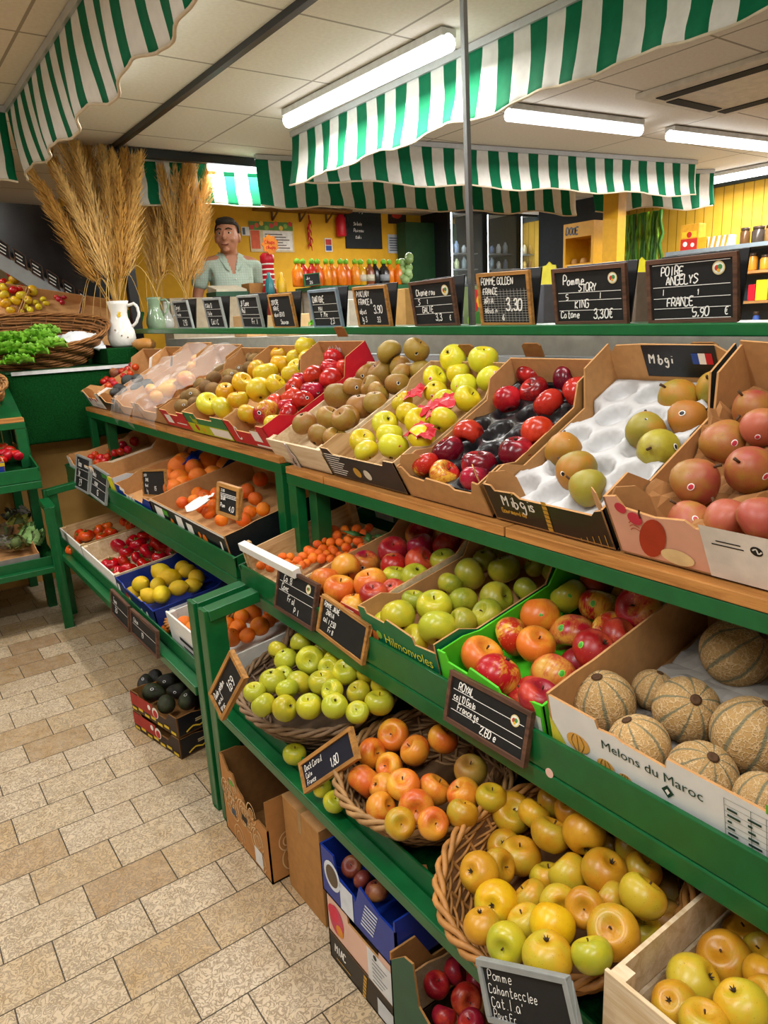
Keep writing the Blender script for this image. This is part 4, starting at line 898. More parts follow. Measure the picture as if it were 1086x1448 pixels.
pm('greenyellow', 'in the dark green carton', C7([(170, 420, 68), (310, 375, 70), (320, 460, 76), (230, 500, 42), (95, 425, 25)]), .085, xr=(-1.194, -.951))
pm('green', 'in the dark green carton, behind', C7([(230, 350, 48), (425, 435, 60), (420, 355, 58), (445, 250, 68), (370, 290, 46), (545, 350, 68), (550, 420, 65), (580, 230, 68), (540, 170, 40), (500, 195, 32), (680, 320, 55), (700, 215, 48), (785, 250, 50)]), .075, xr=(-1.194, -.951))
pm('bicolor', 'in the lime green carton', C7([(465, 555, 84, 'orangeapple'), (577, 645, 92), (767, 640, 92, 'pinkred'), (600, 480, 76), (690, 400, 76, 'orangeapple'), (697, 520, 76, 'orangeapple'), (845, 480, 98, 'pinkred'), (808, 330, 72, 'greenyellow'), (940, 375, 80), (1008, 460, 84), (990, 565, 86, 'crimson'), (700, 722, 62, 'crimson'), (930, 298, 55, 'crimson'), (745, 745, 50, 'crimson'), (870, 600, 48, 'crimson'), (1055, 345, 58)])+C4([(655, 643, 96, 'pinkred'), (612, 745, 52, 'crimson')]), .064, GST, .45, xr=(-.934, -.691))
pile('melon', 'in the white lettered carton', [(852, 993, 46), (903, 1054, 44), (971, 1004, 47), (924, 976, 30), (1064, 1041, 57), (992, 1098, 50), (1040, 923, 49), (1078, 1131, 40)], FM2.translation, NM_, .062, tiltmax=60, reg=False, vmin=(FM2 @ V((0, .006, 0)), FM2.to_3x3() @ V((0, 1, 0))))
b = B(); b.beam(FM2 @ V((-.45, .24, .02)), FM2 @ V((-.35, .42, .02)), .004, .05, NM_)
paper('paper_sheet', 'grey paper sheet lining the melon carton', FM2, -.655, -.315, .02, .41, .02, .02, M('#8f8b84', .7, .08), seed=5)
# ------------------------------------------------------------------ middle shelf, far rack
C5 = lambda pts: crop(0, 640, K4, pts)
def xm(px, py): return RY(px, py, .786).x
carton('fruit_carton', 'white-edged carton of small red tomatoes on the middle shelf', FM1, -3.84, -3.42, 0, .42, .085, .075, .10, WHITE, M('#e8d2b8', .6, .08), CARD, tabs=.09, n0=.012, group=G2)
def dW(b, mx, w, h): rect(b, w*.55, 0, w*.8, h, mx, .001, 0); rect(b, w*.8, 0, w, h, mx, .001, 1)
carton('fruit_carton', 'white carton of radishes with yellow and green corners', FM1, -3.40, -3.03, 0, .42, .09, .07, .11, WHITE, M('#c8cacc', .5, .06), CARD, deco=([M('#2f7a2a'), M('#d9d21f')], dW), tabs=.08, n0=.012, group=G2)
BLUE = M('#14308a', .4, .12)
def dB(b, mx, w, h):
    for k in range(3): rect(b, w*(.3+.09*k), h*.3, w*(.37+.09*k), h*.62, mx, .001, 0)
    rect(b, w*.15, h*.75, w*.3, h*.95, mx, .001, 0); strip(b, [(w*.45, h*.8), (w*.48, h*.7), (w*.54, h*.85)], h*.05, mx, .001, 0)
carton('fruit_carton', 'dark blue carton of large oranges', FM1, -3.02, -2.58, 0, .42, .07, .085, .11, BLUE, M('#1a2a5a', .45, .1), CARD, deco=([INKW], dB), n0=.012, group=G2)
def dO(b, mx, w, h):
    rect(b, 0, h*.92, w, h, mx, .001, 0); rect(b, w*.06, h*.25, w*.18, h*.8, mx, .001, 0); rect(b, w*.52, h*.15, w*.6, h*.75, mx, .001, 0); rect(b, w*.38, h*.1, w*.47, h*.85, mx, .001, 0)
    disc(b, w*.3, h*.35, h*.2, mx, .0012, 1); disc(b, w*.74, h*.4, h*.22, mx, .0012, 1); disc(b, w*.68, h*.5, h*.13, mx, .0014, 1); rect(b, w*.18, h*.55, w*.26, h*.8, mx, .001, 2); rect(b, w*.93, h*.2, w*.95, h*.7, mx, .001, 0)
carton('fruit_carton', 'black printed carton of clementines', FM1, -2.56, -1.90, 0, .42, .085, .09, .10, BLKP, BLKP, CARD, prof=FLAT, deco=([INKW, M('#e87a1a'), M('#4a9a2a')], dO), n0=.012, group=G2)
q1 = lambda kind, desc, pts, h, **k: pile(kind, desc, pts, FM1.translation, NM_, h, vmin=(FM1 @ V((0, .006, 0)), FM1.to_3x3() @ V((0, 1, 0))), **k)
q1('cherry', 'in the white-edged carton', T1c([(515, 500, 24), (440, 520, 17), (470, 515, 18), (487, 500, 15), (490, 532, 15), (362, 550, 18), (385, 565, 18), (375, 582, 14), (412, 560, 15), (440, 545, 15), (462, 540, 15), (350, 562, 13), (400, 577, 12), (455, 500, 12), (500, 485, 13), (425, 535, 13)]), .055)
q1('cherry', 'in the yellow-cornered carton', T1c([(520, 640, 14), (545, 628, 14), (500, 640, 12), (530, 625, 12), (560, 620, 12)]), .05)
q1('orange', 'in the dark blue carton', T1c([(690, 560, 44), (688, 598, 44), (805, 575, 45), (690, 645, 40), (665, 678, 36), (872, 600, 44), (922, 585, 30), (820, 632, 38), (800, 652, 30), (655, 640, 30), (880, 560, 32), (720, 660, 30), (745, 600, 34), (940, 555, 34), (760, 640, 32), (735, 555, 36), (1000, 585, 30)]), .078, xr=(-3.014, -2.586))
q1('clementine', 'in the black printed carton', T1c([(785, 715, 34), (832, 700, 26), (948, 690, 35), (1000, 645, 30), (800, 775, 26), (852, 760, 22), (900, 775, 30), (635, 780, 22), (850, 802, 26), (935, 800, 30), (700, 735, 20), (1010, 760, 28), (960, 770, 26), (820, 745, 26), (775, 755, 24), (875, 722, 28), (760, 700, 26), (900, 700, 28), (980, 720, 28), (905, 745, 26), (860, 690, 26), (745, 725, 24)]), .055, xr=(-2.554, -1.906))
b = B()
for k, (x, y, w, a) in enumerate([(790, 728, 34, .4), (760, 745, 50, -.3), (750, 560, 60, .7)]):
    c = RP(x*K4, 440+y*K4, FM1.translation+NM_*.1, NM_); s = w*K4/FPX*depth(c); vs = []
    for i in range(6):
        for j in range(6):
            u, v = (i/5-.5)*s*1.5, (j/5-.5)*s*2; vs.append(c+V((1, 0, 0))*(u*math.cos(a)-v*math.sin(a))+V((0, .9, .3))*(u*math.sin(a)+v*math.cos(a))+NM_*.03*abs(MN.noise(V((u*30, v*30, k)))))
    b = B(); b.add(vs, [(i*6+j, i*6+j+1, i*6+j+7, i*6+j+6) for i in range(5) for j in range(5)]); o = obj('tissue_wrap', b, WHITE if k < 2 else BLUE); o.modifiers.new('thick', 'SOLIDIFY').thickness = .001
    tag(o, ['white tissue wrap on a clementine in the black printed carton', 'pinkish white tissue wrap at the front of the black printed carton', 'blue printed paper wrap among the large oranges'][k], 'paper')
# ------------------------------------------------------------------ bottom shelf, far rack
crate('wooden_crate', 'white-edged crate of ribbed orange tomatoes on the bottom shelf', FB, -3.63, -3.24, -.01, .34, .085, CRATEY, nsl=1, endm=WHITE, group=G2)
crate('wooden_crate', 'white-edged crate of ribbed red tomatoes on the bottom shelf', FB, -3.22, -2.72, -.01, .36, .085, PALE, nsl=1, endm=WHITE, group=G2)
def dLe(b, mx, w, h):
    disc(b, w*.3, h*.5, h*.28, mx, .001, 0, 20, h*.2); disc(b, w*.36, h*.46, h*.16, mx, .0013, 1); disc(b, w*.66, h*.4, h*.16, mx, .001, 2); disc(b, w*.8, h*.52, h*.13, mx, .001, 2); rect(b, w*.04, h*.2, w*.1, h*.8, mx, .001, 2)
carton('fruit_carton', 'dark blue carton of lemons on the bottom shelf', FB, -2.70, -2.26, -.012, .30, .085, .085, .10, M('#161f5c', .4, .15), M('#1a2a6c', .4, .15), BLUE, prof=[(0, 1), (.2, 1), (.24, .85), (.7, .9), (.74, 1), (1, .95)], deco=([M('#c0302a'), M('#e8d23a'), INKW], dLe), group=G2)
b = B(); m = FB @ V((-2.258, .04, .03)); b.box((0, 0, 0), (.0015, .2, .045), 0, frame(m, V((1, 0, 0)), FB.to_3x3() @ V((0, 1, 0)), NB_)); tag(obj('paper_label', b, M('#c8cad2')), 'pale paper label on the end of the blue lemon carton', 'label')
crate('wooden_crate', 'white-ended crate of oranges behind the front post', FB, -2.16, -1.715, .0, .44, .105, M('#cfcac0', .7, .1, 30), nsl=1, endm=WHITE, group=G2, eh=.112)
b = B(); m = frame(FB @ V((-2.16, -.0025, 0)), V((1, 0, 0)), NB_, -(FB.to_3x3() @ V((0, 1, 0)))); rect(b, .1, .05, .3, .062, m, .001, 0); rect(b, .12, .03, .2, .036, m, .001, 0)
tag(obj('printed_mark', b, BLKM), 'dark printed mark on the white end of the orange crate', 'mark')
pb = lambda kind, desc, pts, h, **k: pile(kind, desc, pts, FB.translation, NB_, h, vmin=(FB @ V((0, .002, 0)), FB.to_3x3() @ V((0, 1, 0))), **k)
pb('orangetomato', 'in the bottom crate', C5([(285, 352, 28), (305, 320, 25), (332, 318, 32), (377, 300, 26), (410, 282, 20), (427, 305, 26), (390, 325, 18), (275, 372, 20), (480, 265, 20), (500, 277, 16)]), .055, xr=(-3.622, -3.248))
pb('tomato', 'in the white-edged bottom crate', C5([(425, 430, 42), (455, 358, 32), (485, 380, 24), (528, 405, 28), (497, 450, 35), (565, 380, 32), (515, 280, 22), (545, 305, 29), (612, 350, 40), (530, 352, 34), (672, 385, 38), (478, 420, 25), (555, 427, 30), (612, 402, 30), (445, 462, 26), (595, 320, 22), (510, 325, 24), (640, 320, 22)]), .055, xr=(-3.212, -2.728))
pb('lemon', 'in the dark blue bottom carton', C5([(612, 455, 40), (540, 505, 36), (490, 525, 25), (652, 480, 40), (700, 440, 30), (755, 480, 36), (685, 520, 36), (620, 545, 40), (572, 550, 26), (737, 510, 24), (605, 508, 25), (548, 580, 16), (720, 455, 25)]), .055, xr=(-2.694, -2.266))
S1c = lambda pts: crop(150, 850, K4, pts)
pb('orange', 'in the white-ended crate', S1c([(560, 50, 46), (645, 45, 40), (480, 140, 38), (507, 105, 35), (542, 132, 32), (590, 97, 38), (465, 90, 20), (622, 75, 30), (332, 108, 32), (355, 132, 20), (300, 85, 18), (420, 100, 30), (400, 60, 28), (520, 60, 25)]), .085, xr=(-2.152, -1.723))
basket('wicker_basket', 'shallow tan wicker basket with an orange beside the blue lemon carton', TF((-2.2, .80, .375), T3), .11, .13, .05, (M('#b0783a', .7, .15), M('#a86c30', .7, .15), M('#6a4a24', .8)), rows=5, group='wicker baskets of fruit')
pb('orange', 'in the shallow tan basket', S1c([(228, 105, 26)]), .06)
# ------------------------------------------------------------------ bottom shelf, near rack: baskets
WK1 = (M('#7a624c', .65, .25, 30, .05), M('#83684c', .65, .25, 30, .05), M('#5a4632', .9, .3, 40, .3)); WK2 = (M('#94714a', .6, .25, 30, .05), M('#9c7648', .6, .25, 30, .05), M('#66492c', .9, .3, 40, .3)); WK3 = (M('#a06f38', .55, .25, 30, .05), M('#a8743a', .55, .25, 30, .05), M('#6e4a28', .9, .3, 40, .3))
GB = 'wicker baskets of fruit'
basket('wicker_basket', 'grey-brown wicker basket of green-yellow apples beside the front post', TF((-1.435, .80, .381), T3), .228, .195, .10, WK1, flare=.66, group=GB, handles=[2.6], rows=12)
basket('wicker_basket', 'round wicker basket of orange blushed apples, middle of three', TF((-.985, .775, .395), T3), .172, .178, .095, WK2, flare=.62, group=GB, rows=13)
basket('wicker_basket', 'deep wicker basket of golden apples at the near end', TF((-.622, .755, .420), T3), .178, .205, .082, WK3, flare=.72, group=GB, rows=14)
S3c = lambda pts: crop(400, 980, K4, pts)
S5c = lambda pts: crop(600, 1080, 486/1086, pts)
PB = lambda kind, desc, pts, z, **k: pile(kind, desc, pts, V((0, .7, z)), V((0, -.3, 1)), 0, **k)
PB('greenyellow', 'in the grey-brown basket', S1c([(690, 222, 47), (660, 190, 40), (750, 160, 44), (783, 225, 55), (638, 305, 52), (743, 312, 50), (830, 312, 54), (920, 272, 54), (605, 400, 48), (688, 410, 52), (780, 405, 52), (878, 400, 52), (570, 350, 38), (965, 428, 46), (1050, 390, 58), (970, 350, 48), (875, 225, 30), (852, 180, 36), (1005, 280, 40), (835, 195, 38), (895, 205, 24), (695, 340, 34), (870, 345, 30), (1062, 322, 32), (680, 290, 30), (857, 255, 26)]), .54)
PB('greenyellow', 'lying loose before the baskets', S1c([(724, 588, 54), (832, 720, 38), (876, 770, 44)]), .42, relax=False)
PB('orangeapple', 'in the round basket', S3c([(425, 160, 62), (508, 222, 60), (612, 178, 60), (340, 232, 58), (315, 338, 68), (462, 355, 65), (410, 283, 48), (375, 440, 60), (512, 440, 70), (583, 372, 65), (720, 298, 65, 'russet'), (695, 390, 65), (800, 402, 48, 'chante'), (690, 465, 50, 'chante'), (575, 502, 52), (450, 500, 54, 'chante'), (385, 362, 42)]), .495)
PB('chante', 'in the deep basket', S5c([(277, 155, 65), (345, 160, 52), (302, 292, 65), (400, 225, 65), (505, 220, 68), (172, 343, 65), (235, 325, 45), (228, 442, 72, 'yellow'), (335, 425, 60), (405, 512, 72, 'yellow'), (262, 567, 65, 'greenyellow'), (390, 605, 80, 'chante'), (458, 350, 66), (392, 362, 46), (572, 340, 74), (508, 455, 58), (598, 532, 82, 'chante'), (688, 420, 75), (530, 605, 60, 'greenyellow'), (425, 442, 34), (690, 530, 50, 'chante', -.05), (655, 265, 45), (592, 255, 40), (690, 338, 55, 'chante', -.03), (590, 437, 40), (762, 340, 45, 'chante', -.09), (410, 120, 30), (462, 145, 26), (782, 400, 45, 'russet', -.10), (760, 485, 45, 'russet', -.09), (182, 510, 36), (252, 262, 34), (322, 502, 28), (842, 400, 40, 'russet', -.12)]), .512)
FC = TF((0, .598, .412), 0)
crate('wooden_crate', 'pale wooden crate of golden russet apples at the near corner', FC, -.432, -.05, .0, .40, .14, PALE, nsl=2, group=G2, eh=.15)
pile('chante', 'in the pale corner crate', S5c([(1022, 545, 76), (950, 617, 84), (852, 690, 84), (792, 766, 68), (990, 772, 86), (1080, 675, 42), (1084, 752, 46), (897, 818, 45), (1075, 610, 45)]), FC.translation, V((0, 0, 1)), .118, vmin=(FC.translation+V((0, .014, 0)), V((0, 1, 0))))
b = B()
for k, (x, y) in enumerate([(612, 1240), (600, 1226), (640, 1262), (630, 1238)]):
    c = RZ(x, y, .375); b = B(); b.add([c+V((-.008, 0, .0)), c+V((0, .005, .003)), c+V((.009, .001, 0)), c+V((0, -.005, .001))], [(0, 1, 2, 3)]); o = obj('dry_leaf', b, M('#a06a3a')); o.modifiers.new('thick', 'SOLIDIFY').thickness = .001
    tag(o, f'tiny dry leaf scrap on the green shelf between the baskets, {ORD[k]} of four', 'leaf', 'dry leaf scraps on the green shelf')
# ------------------------------------------------------------------ cartons on the floor
FA = TF((-2.363, .552, .0), 0, 11)
def dAv(b, mx, w, h):
    for k in range(7): rect(b, w*(.02+.14*k), h*(.06+.1*(k % 2)), w*(.12+.14*k), h*(.2+.1*(k % 2)), mx, .001, 0)
    rect(b, 0, h*.3, w*.5, h*.95, mx, .0008, 1); disc(b, w*.55, h*.6, h*.28, mx, .0012, 2); disc(b, w*.55, h*.55, h*.2, mx, .0015, 3); disc(b, w*.42, h*.7, h*.14, mx, .0012, 2)
AVM = [M('#d9b92f'), M('#a02a22'), M('#e6e0d6'), M('#b0262a'), ]
def sideprint(rt, F, x1, v0, v1, h, n0, mats, fn):
    b = B(); U = F.to_3x3() @ V((0, 1, 0)); N = F.to_3x3() @ V((0, 0, 1)); fn(b, frame(F @ V((x1+.0006, v0, n0)), U, N, U.cross(N)), v1-v0, h); return obj('print', b, mats, rt)
def sAv(b, mx, w, h):
    rect(b, w*.18, h*.55, w*.34, h*.62, mx, .001, 0); rect(b, w*.18, h*.66, w*.34, h*.73, mx, .001, 0); rect(b, w*.52, h*.5, w*.68, h*.85, mx, .001, 1)
    strip(b, [(w*(.08+.07*k), h*(.18+.16*(k % 2)+.03*k)) for k in range(13)], h*.09, mx, .001, 2)
for k in range(2):
    rt = carton('avocado_carton', ['black and red carton on the tiled floor under the carton of dark green avocados', 'black and red carton of dark green avocados, topmost of its stack'][k], FA, 0, .30, 0, .36, .07, .062, .085, M('#2a1512', .45, .2), BLKP, CARDD, prof=DIP, deco=(AVM, dAv), n0=.002+.076*k, group='stacked avocado cartons')
    sideprint(rt, FA, .30, 0, .36, .06, .002+.076*k, [M('#c9b98a'), M('#b9c2cc'), M('#e8c23a')], sAv)
    b = B(); b.box((.01, .35, .076*k+.002), (.29, .356, .076*k+.072+.04*k), 0, FA); obj('end_flap', b, M('#c8ccd0'), rt)
pile('avocado', 'in the topmost floor carton', S1c([(150, 312, 32), (185, 350, 38), (232, 308, 34), (272, 345, 34), (230, 392, 38), (315, 375, 38), (190, 292, 24), (265, 295, 26), (340, 370, 22)]), V((-2.2, .7, .135)), V((0, 0, 1)), 0, sticker=WST, stick_p=.8)
rt = thing('bottle_pack', 'shrink-wrapped pack of dark bottles on the floor beside the green post', 'bottle pack', (-1.86, .80, 0))
for i in range(3):
    for j in range(2):
        b = B(); b.lathe([(0, .003), (.03, .003), (.034, .01), (.034, .15), (.03, .17), (.014, .205), (.013, .225), (0, .225)], 14, None, 0, MX.Translation((-1.90+.07*j, .70+.07*i, 0))); bo = obj('bottle', b, M('#20303a', .15, .2, 20, 0, .6), rt)
        b = B(); b.lathe([(0, .222), (.015, .222), (.015, .24), (0, .24)], 12, None, 0, MX.Translation((-1.90+.07*j, .70+.07*i, 0))); obj('cap', b, M('#1b3f8a'), bo)
b = B(); b.box((-1.94, .66, .001), (-1.79, .88, .235)); obj('wrap', b, PLAS, rt, .012)
def ragged(n, lo, hi, seed): q = random.Random(seed); return [(0, 1)]+[(k/n+(q.random()-.5)*.4/n, q.uniform(lo, hi)) for k in range(1, n)]+[(1, .92)]
F0 = TF((0, 0, 0), 0)
def dBa(b, mx, w, h):
    q = random.Random(3)
    for k in range(14):
        cx, cy, r = q.uniform(.08, .92)*w, q.uniform(.08, .7)*h, q.uniform(.02, .032)
        for rr in (r, r*.5): strip(b, [(cx+rr*math.cos(a*.6), cy+rr*1.2*math.sin(a*.6)) for a in range(11)], .003, mx, .001, 0)
    rect(b, w*.44, h*.42, w*.56, h*.50, mx, .0012, 1); rect(b, w*.68, h*.05, w*.84, h*.26, mx, .0012, 2); disc(b, w*.26, h*.76, h*.06, mx, .0012, 3, 12, h*.03); rect(b, w*.2, h*.33, w*.3, h*.42, mx, .0012, 4)
BAM = [M('#d8b483'), M('#1c130c'), M('#dcdcda'), M('#5a9a2a'), M('#3a4a5a')]
rt = carton('banana_carton', 'torn brown carton printed with pale rings, open on the floor', TF((0, .592, 0), 0), -1.673, -1.40, 0, .34, .235, .22, .235, M('#b07a42', .8, .08, 40), M('#b07a42', .8, .08, 40), CARDD, prof=[(0, 1), (.08, 1.02), (.2, .88), (.3, .9), (.36, .78), (.5, .72), (.55, .62), (.66, .68), (.72, .58), (.8, .66), (1, .66)], deco=(BAM, dBa))
def sBa(b, mx, w, h):
    q = random.Random(8)
    for k in range(9):
        cx, cy, r = q.uniform(.1, .85)*w, q.uniform(.08, .8)*h, q.uniform(.018, .03)
        for rr in (r, r*.5): strip(b, [(cx+rr*math.cos(a*.6), cy+rr*1.2*math.sin(a*.6)) for a in range(11)], .003, mx, .001, 0)
sideprint(rt, TF((0, .592, 0), 0), -1.40, 0, .34, .2, .002, BAM, sBa)
rt = thing('cardboard_box', 'plain brown closed cardboard box standing beside the torn ringed carton', 'box', (-1.29, .8, 0))
b = B(); b.box((-1.375, .628, .001), (-1.205, .94, .255)); obj('body', b, CARD2, rt, .002)
for k in range(2):
    b = B(); b.box((-1.375, .628+.157*k, .2555), (-1.205, .783+.157*k, .2595)); obj('flap', b, CARD, rt)
b = B(); b.box((-1.30, .6275, .20), (-1.285, .6279, .258)); b.box((-1.30, .628, .2596), (-1.285, .93, .26)); obj('tape', b, M('#9a7a4a', .3), rt)
FF = TF((0, .598, 0), 0); G3 = 'stacked cartons under the bottom shelf'
def dK1(b, mx, w, h):
    chalk(b, 'MIAC', w*.08, h*.45, h*.3, mx, h*.05, .001, .5, mi=0); rect(b, w*.1, h*.2, w*.3, h*.24, mx, .001, 1); rect(b, w*.66, h*.1, w*.94, h*.7, mx, .001, 2)
    for k in range(6): rect(b, w*(.46+.006*k), h*(.05+.15*k), w*(.5+.006*k), h*(.16+.15*k), mx, .001, 1)
carton('fruit_carton', 'black carton at the bottom of the stack under the shelf', FF, -1.135, -.86, 0, .38, .07, .07, .07, M('#241d18', .45, .2), BLKP, CARDD, prof=FLAT, deco=([INKW, GOLD, M('#c8cdd2')], dK1), group=G3)
def dK2(b, mx, w, h):
    disc(b, w*.14, h*.5, h*.28, mx, .001, 0, 18, h*.36); disc(b, w*.1, h*.62, h*.2, mx, .0013, 1); disc(b, w*.18, h*.3, h*.14, mx, .0013, 2); rect(b, w*.56, h*.02, w*.96, h*.8, mx, .001, 3)
    for k in range(6): rect(b, w*.62, h*(.1+.1*k), w*(.74+.03*(k % 3)), h*(.12+.1*k), mx, .0014, 4)
    disc(b, w*.66, h*.72, h*.06, mx, .0014, 4)
carton('fruit_carton', 'pink printed carton in the middle of the stack under the shelf', FF, -1.135, -.86, 0, .38, .10, .09, .10, M('#dcb4a0', .5, .06, 20), PALE, CARD, prof=STEP, n0=.074, deco=([M('#c0405a'), M('#d0304a'), M('#d88a2a'), M('#d4d6d8'), M('#2a2a2a')], dK2), group=G3)
def dK3(b, mx, w, h):
    disc(b, w*.17, h*.55, h*.27, mx, .001, 0, 20, h*.3); disc(b, w*.17, h*.55, h*.2, mx, .0013, 1, 20, h*.22); rect(b, w*.28, h*.05, w*.46, h*.62, mx, .001, 0)
    for k in range(7): rect(b, w*(.56+.012*k), h*(.2+.08*k), w*(.72+.012*k), h*(.24+.08*k), mx, .001, 0)
carton('fruit_carton', 'dark blue carton with a few dull red apples, topmost of its stack', FF, -1.138, -.875, -.004, .38, .115, .08, .1, BLUE, M('#1c3a9a', .4, .1), BLUE, prof=[(0, 1), (.2, 1.02), (.24, .66), (.46, .6), (.5, .55), (.56, .95), (.8, .8), (1, .8)], n0=.178, deco=([M('#cfd6e0'), M('#5a4a3a')], dK3), group=G3, tabs=.06)
pile('plum', 'in the dark blue floor carton', crop(300, 1040, .2946, [(672, 630, 52), (790, 745, 58), (720, 690, 45)]), V((-1, .72, .26)), V((0, 0, 1)), 0)
def dGr(b, mx, w, h): chalk(b, 'CM', w*.2, h*.16, h*.34, mx, h*.07, .001, .7, mi=0)
carton('fruit_carton', 'dark green carton of crimson apples on the floor', FF, -.872, -.56, -.02, .36, .24, .17, .2, M('#0c4a34', .4, .12), M('#0c4a34', .4, .12), CARD2, prof=[(0, .92), (.14, 1.1), (.22, 1.12), (.26, .78), (.5, .62), (.6, .6), (.8, .6), (.84, .8), (1, .8)], deco=([M('#c9404a')], dGr), group=G3)
pile('crimson', 'in the dark green floor carton', S5c([(38, 700, 42), (97, 655, 40), (132, 745, 58), (62, 800, 32), (165, 690, 40), (150, 822, 45)]), V((-.7, .7, .17)), V((0, 0, 1)), 0)
# ------------------------------------------------------------------ chalk price boards
PL, NL = V((0, 1.415, 1.31)), V((0, -1, -.16))
LED = [
 ('narrow grey framed chalk board at the jug end of the ledge', [(242, 427), (261, 426), (277, 464), (255, 464)], [('Corgel', .06, .72, .16), ('Fraise', .06, .45, .14), ('2,90', .4, .08, .2)], FRG, (.66, .4), None),
 ('narrow grey framed chalk board with three rows, second from the jug', [(285, 423), (307, 422), (324, 464), (298, 464)], [('Kiwis O', .06, .72, .17), ('Italie', .06, .45, .14), ('Cat I.C', .2, .1, .18)], FRG, (.66, .4), None),
 ('narrow grey framed chalk board with a low price line, third from the jug', [(333, 419), (359, 418), (378, 464), (347, 464)], [('Jf Cane', .06, .72, .17), ('Mal', .06, .48, .16), ('Fr. I', .5, .1, .18)], FRG, (.66, .42, .3), None),
 ('wood framed chalk board with crowded writing, fourth from the jug', [(376, 418), (407, 415), (424, 464), (391, 464)], [('201 CRE', .06, .74, .14), ('VRAIE', .1, .54, .13), ('abus 601.0', .08, .34, .14), ('Sauvon', .34, .08, .15)], FRW, (), None),
 ('blue-grey framed chalk board with one bold heading line', [(436, 411), (474, 407), (487, 464), (445, 464)], [('CHATIGNE', .06, .70, .17, .5), ('MAI', .25, .45, .13), ('F. Me', .3, .27, .15), ('2,3', .62, .06, .16)], M('#7a8a98', .5), (.64, .42, .22), None),
 ('orange wood framed chalk board with tall white capitals', [(496, 407), (542, 403), (557, 463), (511, 463)], [('PINK LADY', .04, .80, .15, .5), ('FRANCE A', .08, .58, .15), ('abus', .06, .32, .15), ('3,90', .55, .34, .2), ('1g 3', .1, .1, .14), ('33', .62, .08, .14)], FRW, (), None),
 ('dark wood framed ruled chalk board with a small round fruit emblem', [(578, 400), (638, 392), (650, 461), (589, 463)], [('Chanie rou', .1, .72, .16, .52), ('S', .12, .5, .13), ('I', .34, .5, .12), ('GALIE', .2, .3, .15), ('3,3', .52, .08, .16), ('€', .86, .08, .13)], FRB, (.66, .46, .26), (.84, .8, .13)),
 ('yellow wood framed chalk board with a squared grid and large capitals', [(673, 386), (747, 383), (755, 460), (683, 462)], [('POMME GOLDEN', .03, .82, .14, .58), ('FRANCE', .05, .62, .13), ('ARIA', .06, .42, .12), ('abus.n', .06, .22, .12), ('3,30', .52, .28, .24), ('4', .42, .04, .15)], FRW, (), None),
 ('brown framed ruled chalk board with a round emblem, second from the near end', [(777, 381), (883, 372), (890, 458), (790, 460)], [('Pomme', .12, .74, .17), ('STORY', .36, .6, .15), ('5', .15, .44, .12), ('I', .66, .44, .12), ('KING', .28, .27, .15), ('Catane', .05, .07, .14), ('3,30€', .56, .06, .17)], FRB, (.58, .42, .22), (.86, .82, .11)),
 ('large brown framed ruled chalk board at the near end of the ledge', [(912, 370), (1040, 354), (1047, 456), (920, 458)], [('POIRE', .14, .78, .15), ('ANGELYS', .2, .62, .15), ('I', .14, .44, .1), ('1', .58, .42, .1), ('FRANCE', .2, .24, .15), ('5,90', .52, .05, .15), ('€', .9, .06, .13)], FRB, (.58, .38, .2, .015, .97), (.84, .84, .115))]
for lb, q, ln, fm, ru, em in LED: sign(lb, *q, PL, NL, ln, fm, ru, em, (0, .05), grid='grid' in lb, group='chalk price boards along the ledge', fw=.009)
FN = V((0, -1, .22)); GS = 'chalk price boards hung on the shelf fronts'
sign('leaning brown framed chalk board in front of the kumquat crate', (384, 800), (438, 830), (455, 890), (400, 857), (0, .752, .66), FN, [('Co. 13', .14, .74, .16), ('Conc', .1, .5, .16), ('Fr al', .3, .26, .15), ('P. l', .5, .06, .15)], FRB, (.7, .46), (.82, .84, .12), group=GS)
sign('leaning yellow wood chalk board crowded with white writing', (444, 844), (506, 887), (531, 940), (462, 888), (0, .752, .66), FN, [('POMME JAUNE', .03, .8, .15, .52), ('2ARIA', .1, .58, .15), ('cal. I 2,50', .06, .34, .16, .5), ('Fr 8', .2, .1, .15)], FRW, (), None, group=GS)
sign('wide brown framed chalk board in front of the lime green carton', (621, 946), (734, 1007), (763, 1088), (646, 1019), (0, .750, .66), FN, [('ROYAL', .1, .76, .17), ('cal 10 Gala', .05, .5, .15, .55), ('France ge', .12, .28, .15, .55), ('2,60 e', .45, .06, .17)], FRB, (.72, .46, .24), (.86, .74, .13), group=GS)
sign('first pale-edged board hanging under the white-edged tomato carton', (103, 651), (122, 660), (131, 689), (112, 680), (0, .752, .67), FN, [('Toma', .1, .7, .2), ('te', .2, .4, .2), ('2,9', .3, .1, .2)], FRG, (.62, .36), group=GS)
sign('second pale-edged board hanging under the white radish carton', (125, 665), (147, 681), (156, 706), (134, 691), (0, .752, .67), FN, [('Radis', .05, .7, .18), ('rose', .2, .4, .2), ('1,5', .4, .1, .2)], FRG, (.62, .36), group=GS)
sign('small wood framed chalk board standing in the dark blue orange carton', (198, 665), (231, 666), (239, 701), (206, 701), (0, .84, .72), V((0, -1, .1)), [('2,50 EUR', .05, .8, .1, .6), ('ORANGE', .12, .58, .13, .55), ('Navel', .1, .34, .14), ('kg', .15, .1, .16), ('1,95', .5, .2, .17)], FRW, (), group=GS)
sign('small wood framed chalk board leaning over the clementines', (310, 680), (341, 692), (337, 735), (306, 727), (0, .90, .74), V((0.25, -1, .1)), [('2,80', .08, .82, .1), ('bak', .08, .5, .17), ('Pom', .05, .2, .16), ('4,0', .55, .12, .2)], FRW, (.74, .68, .62), group=GS)
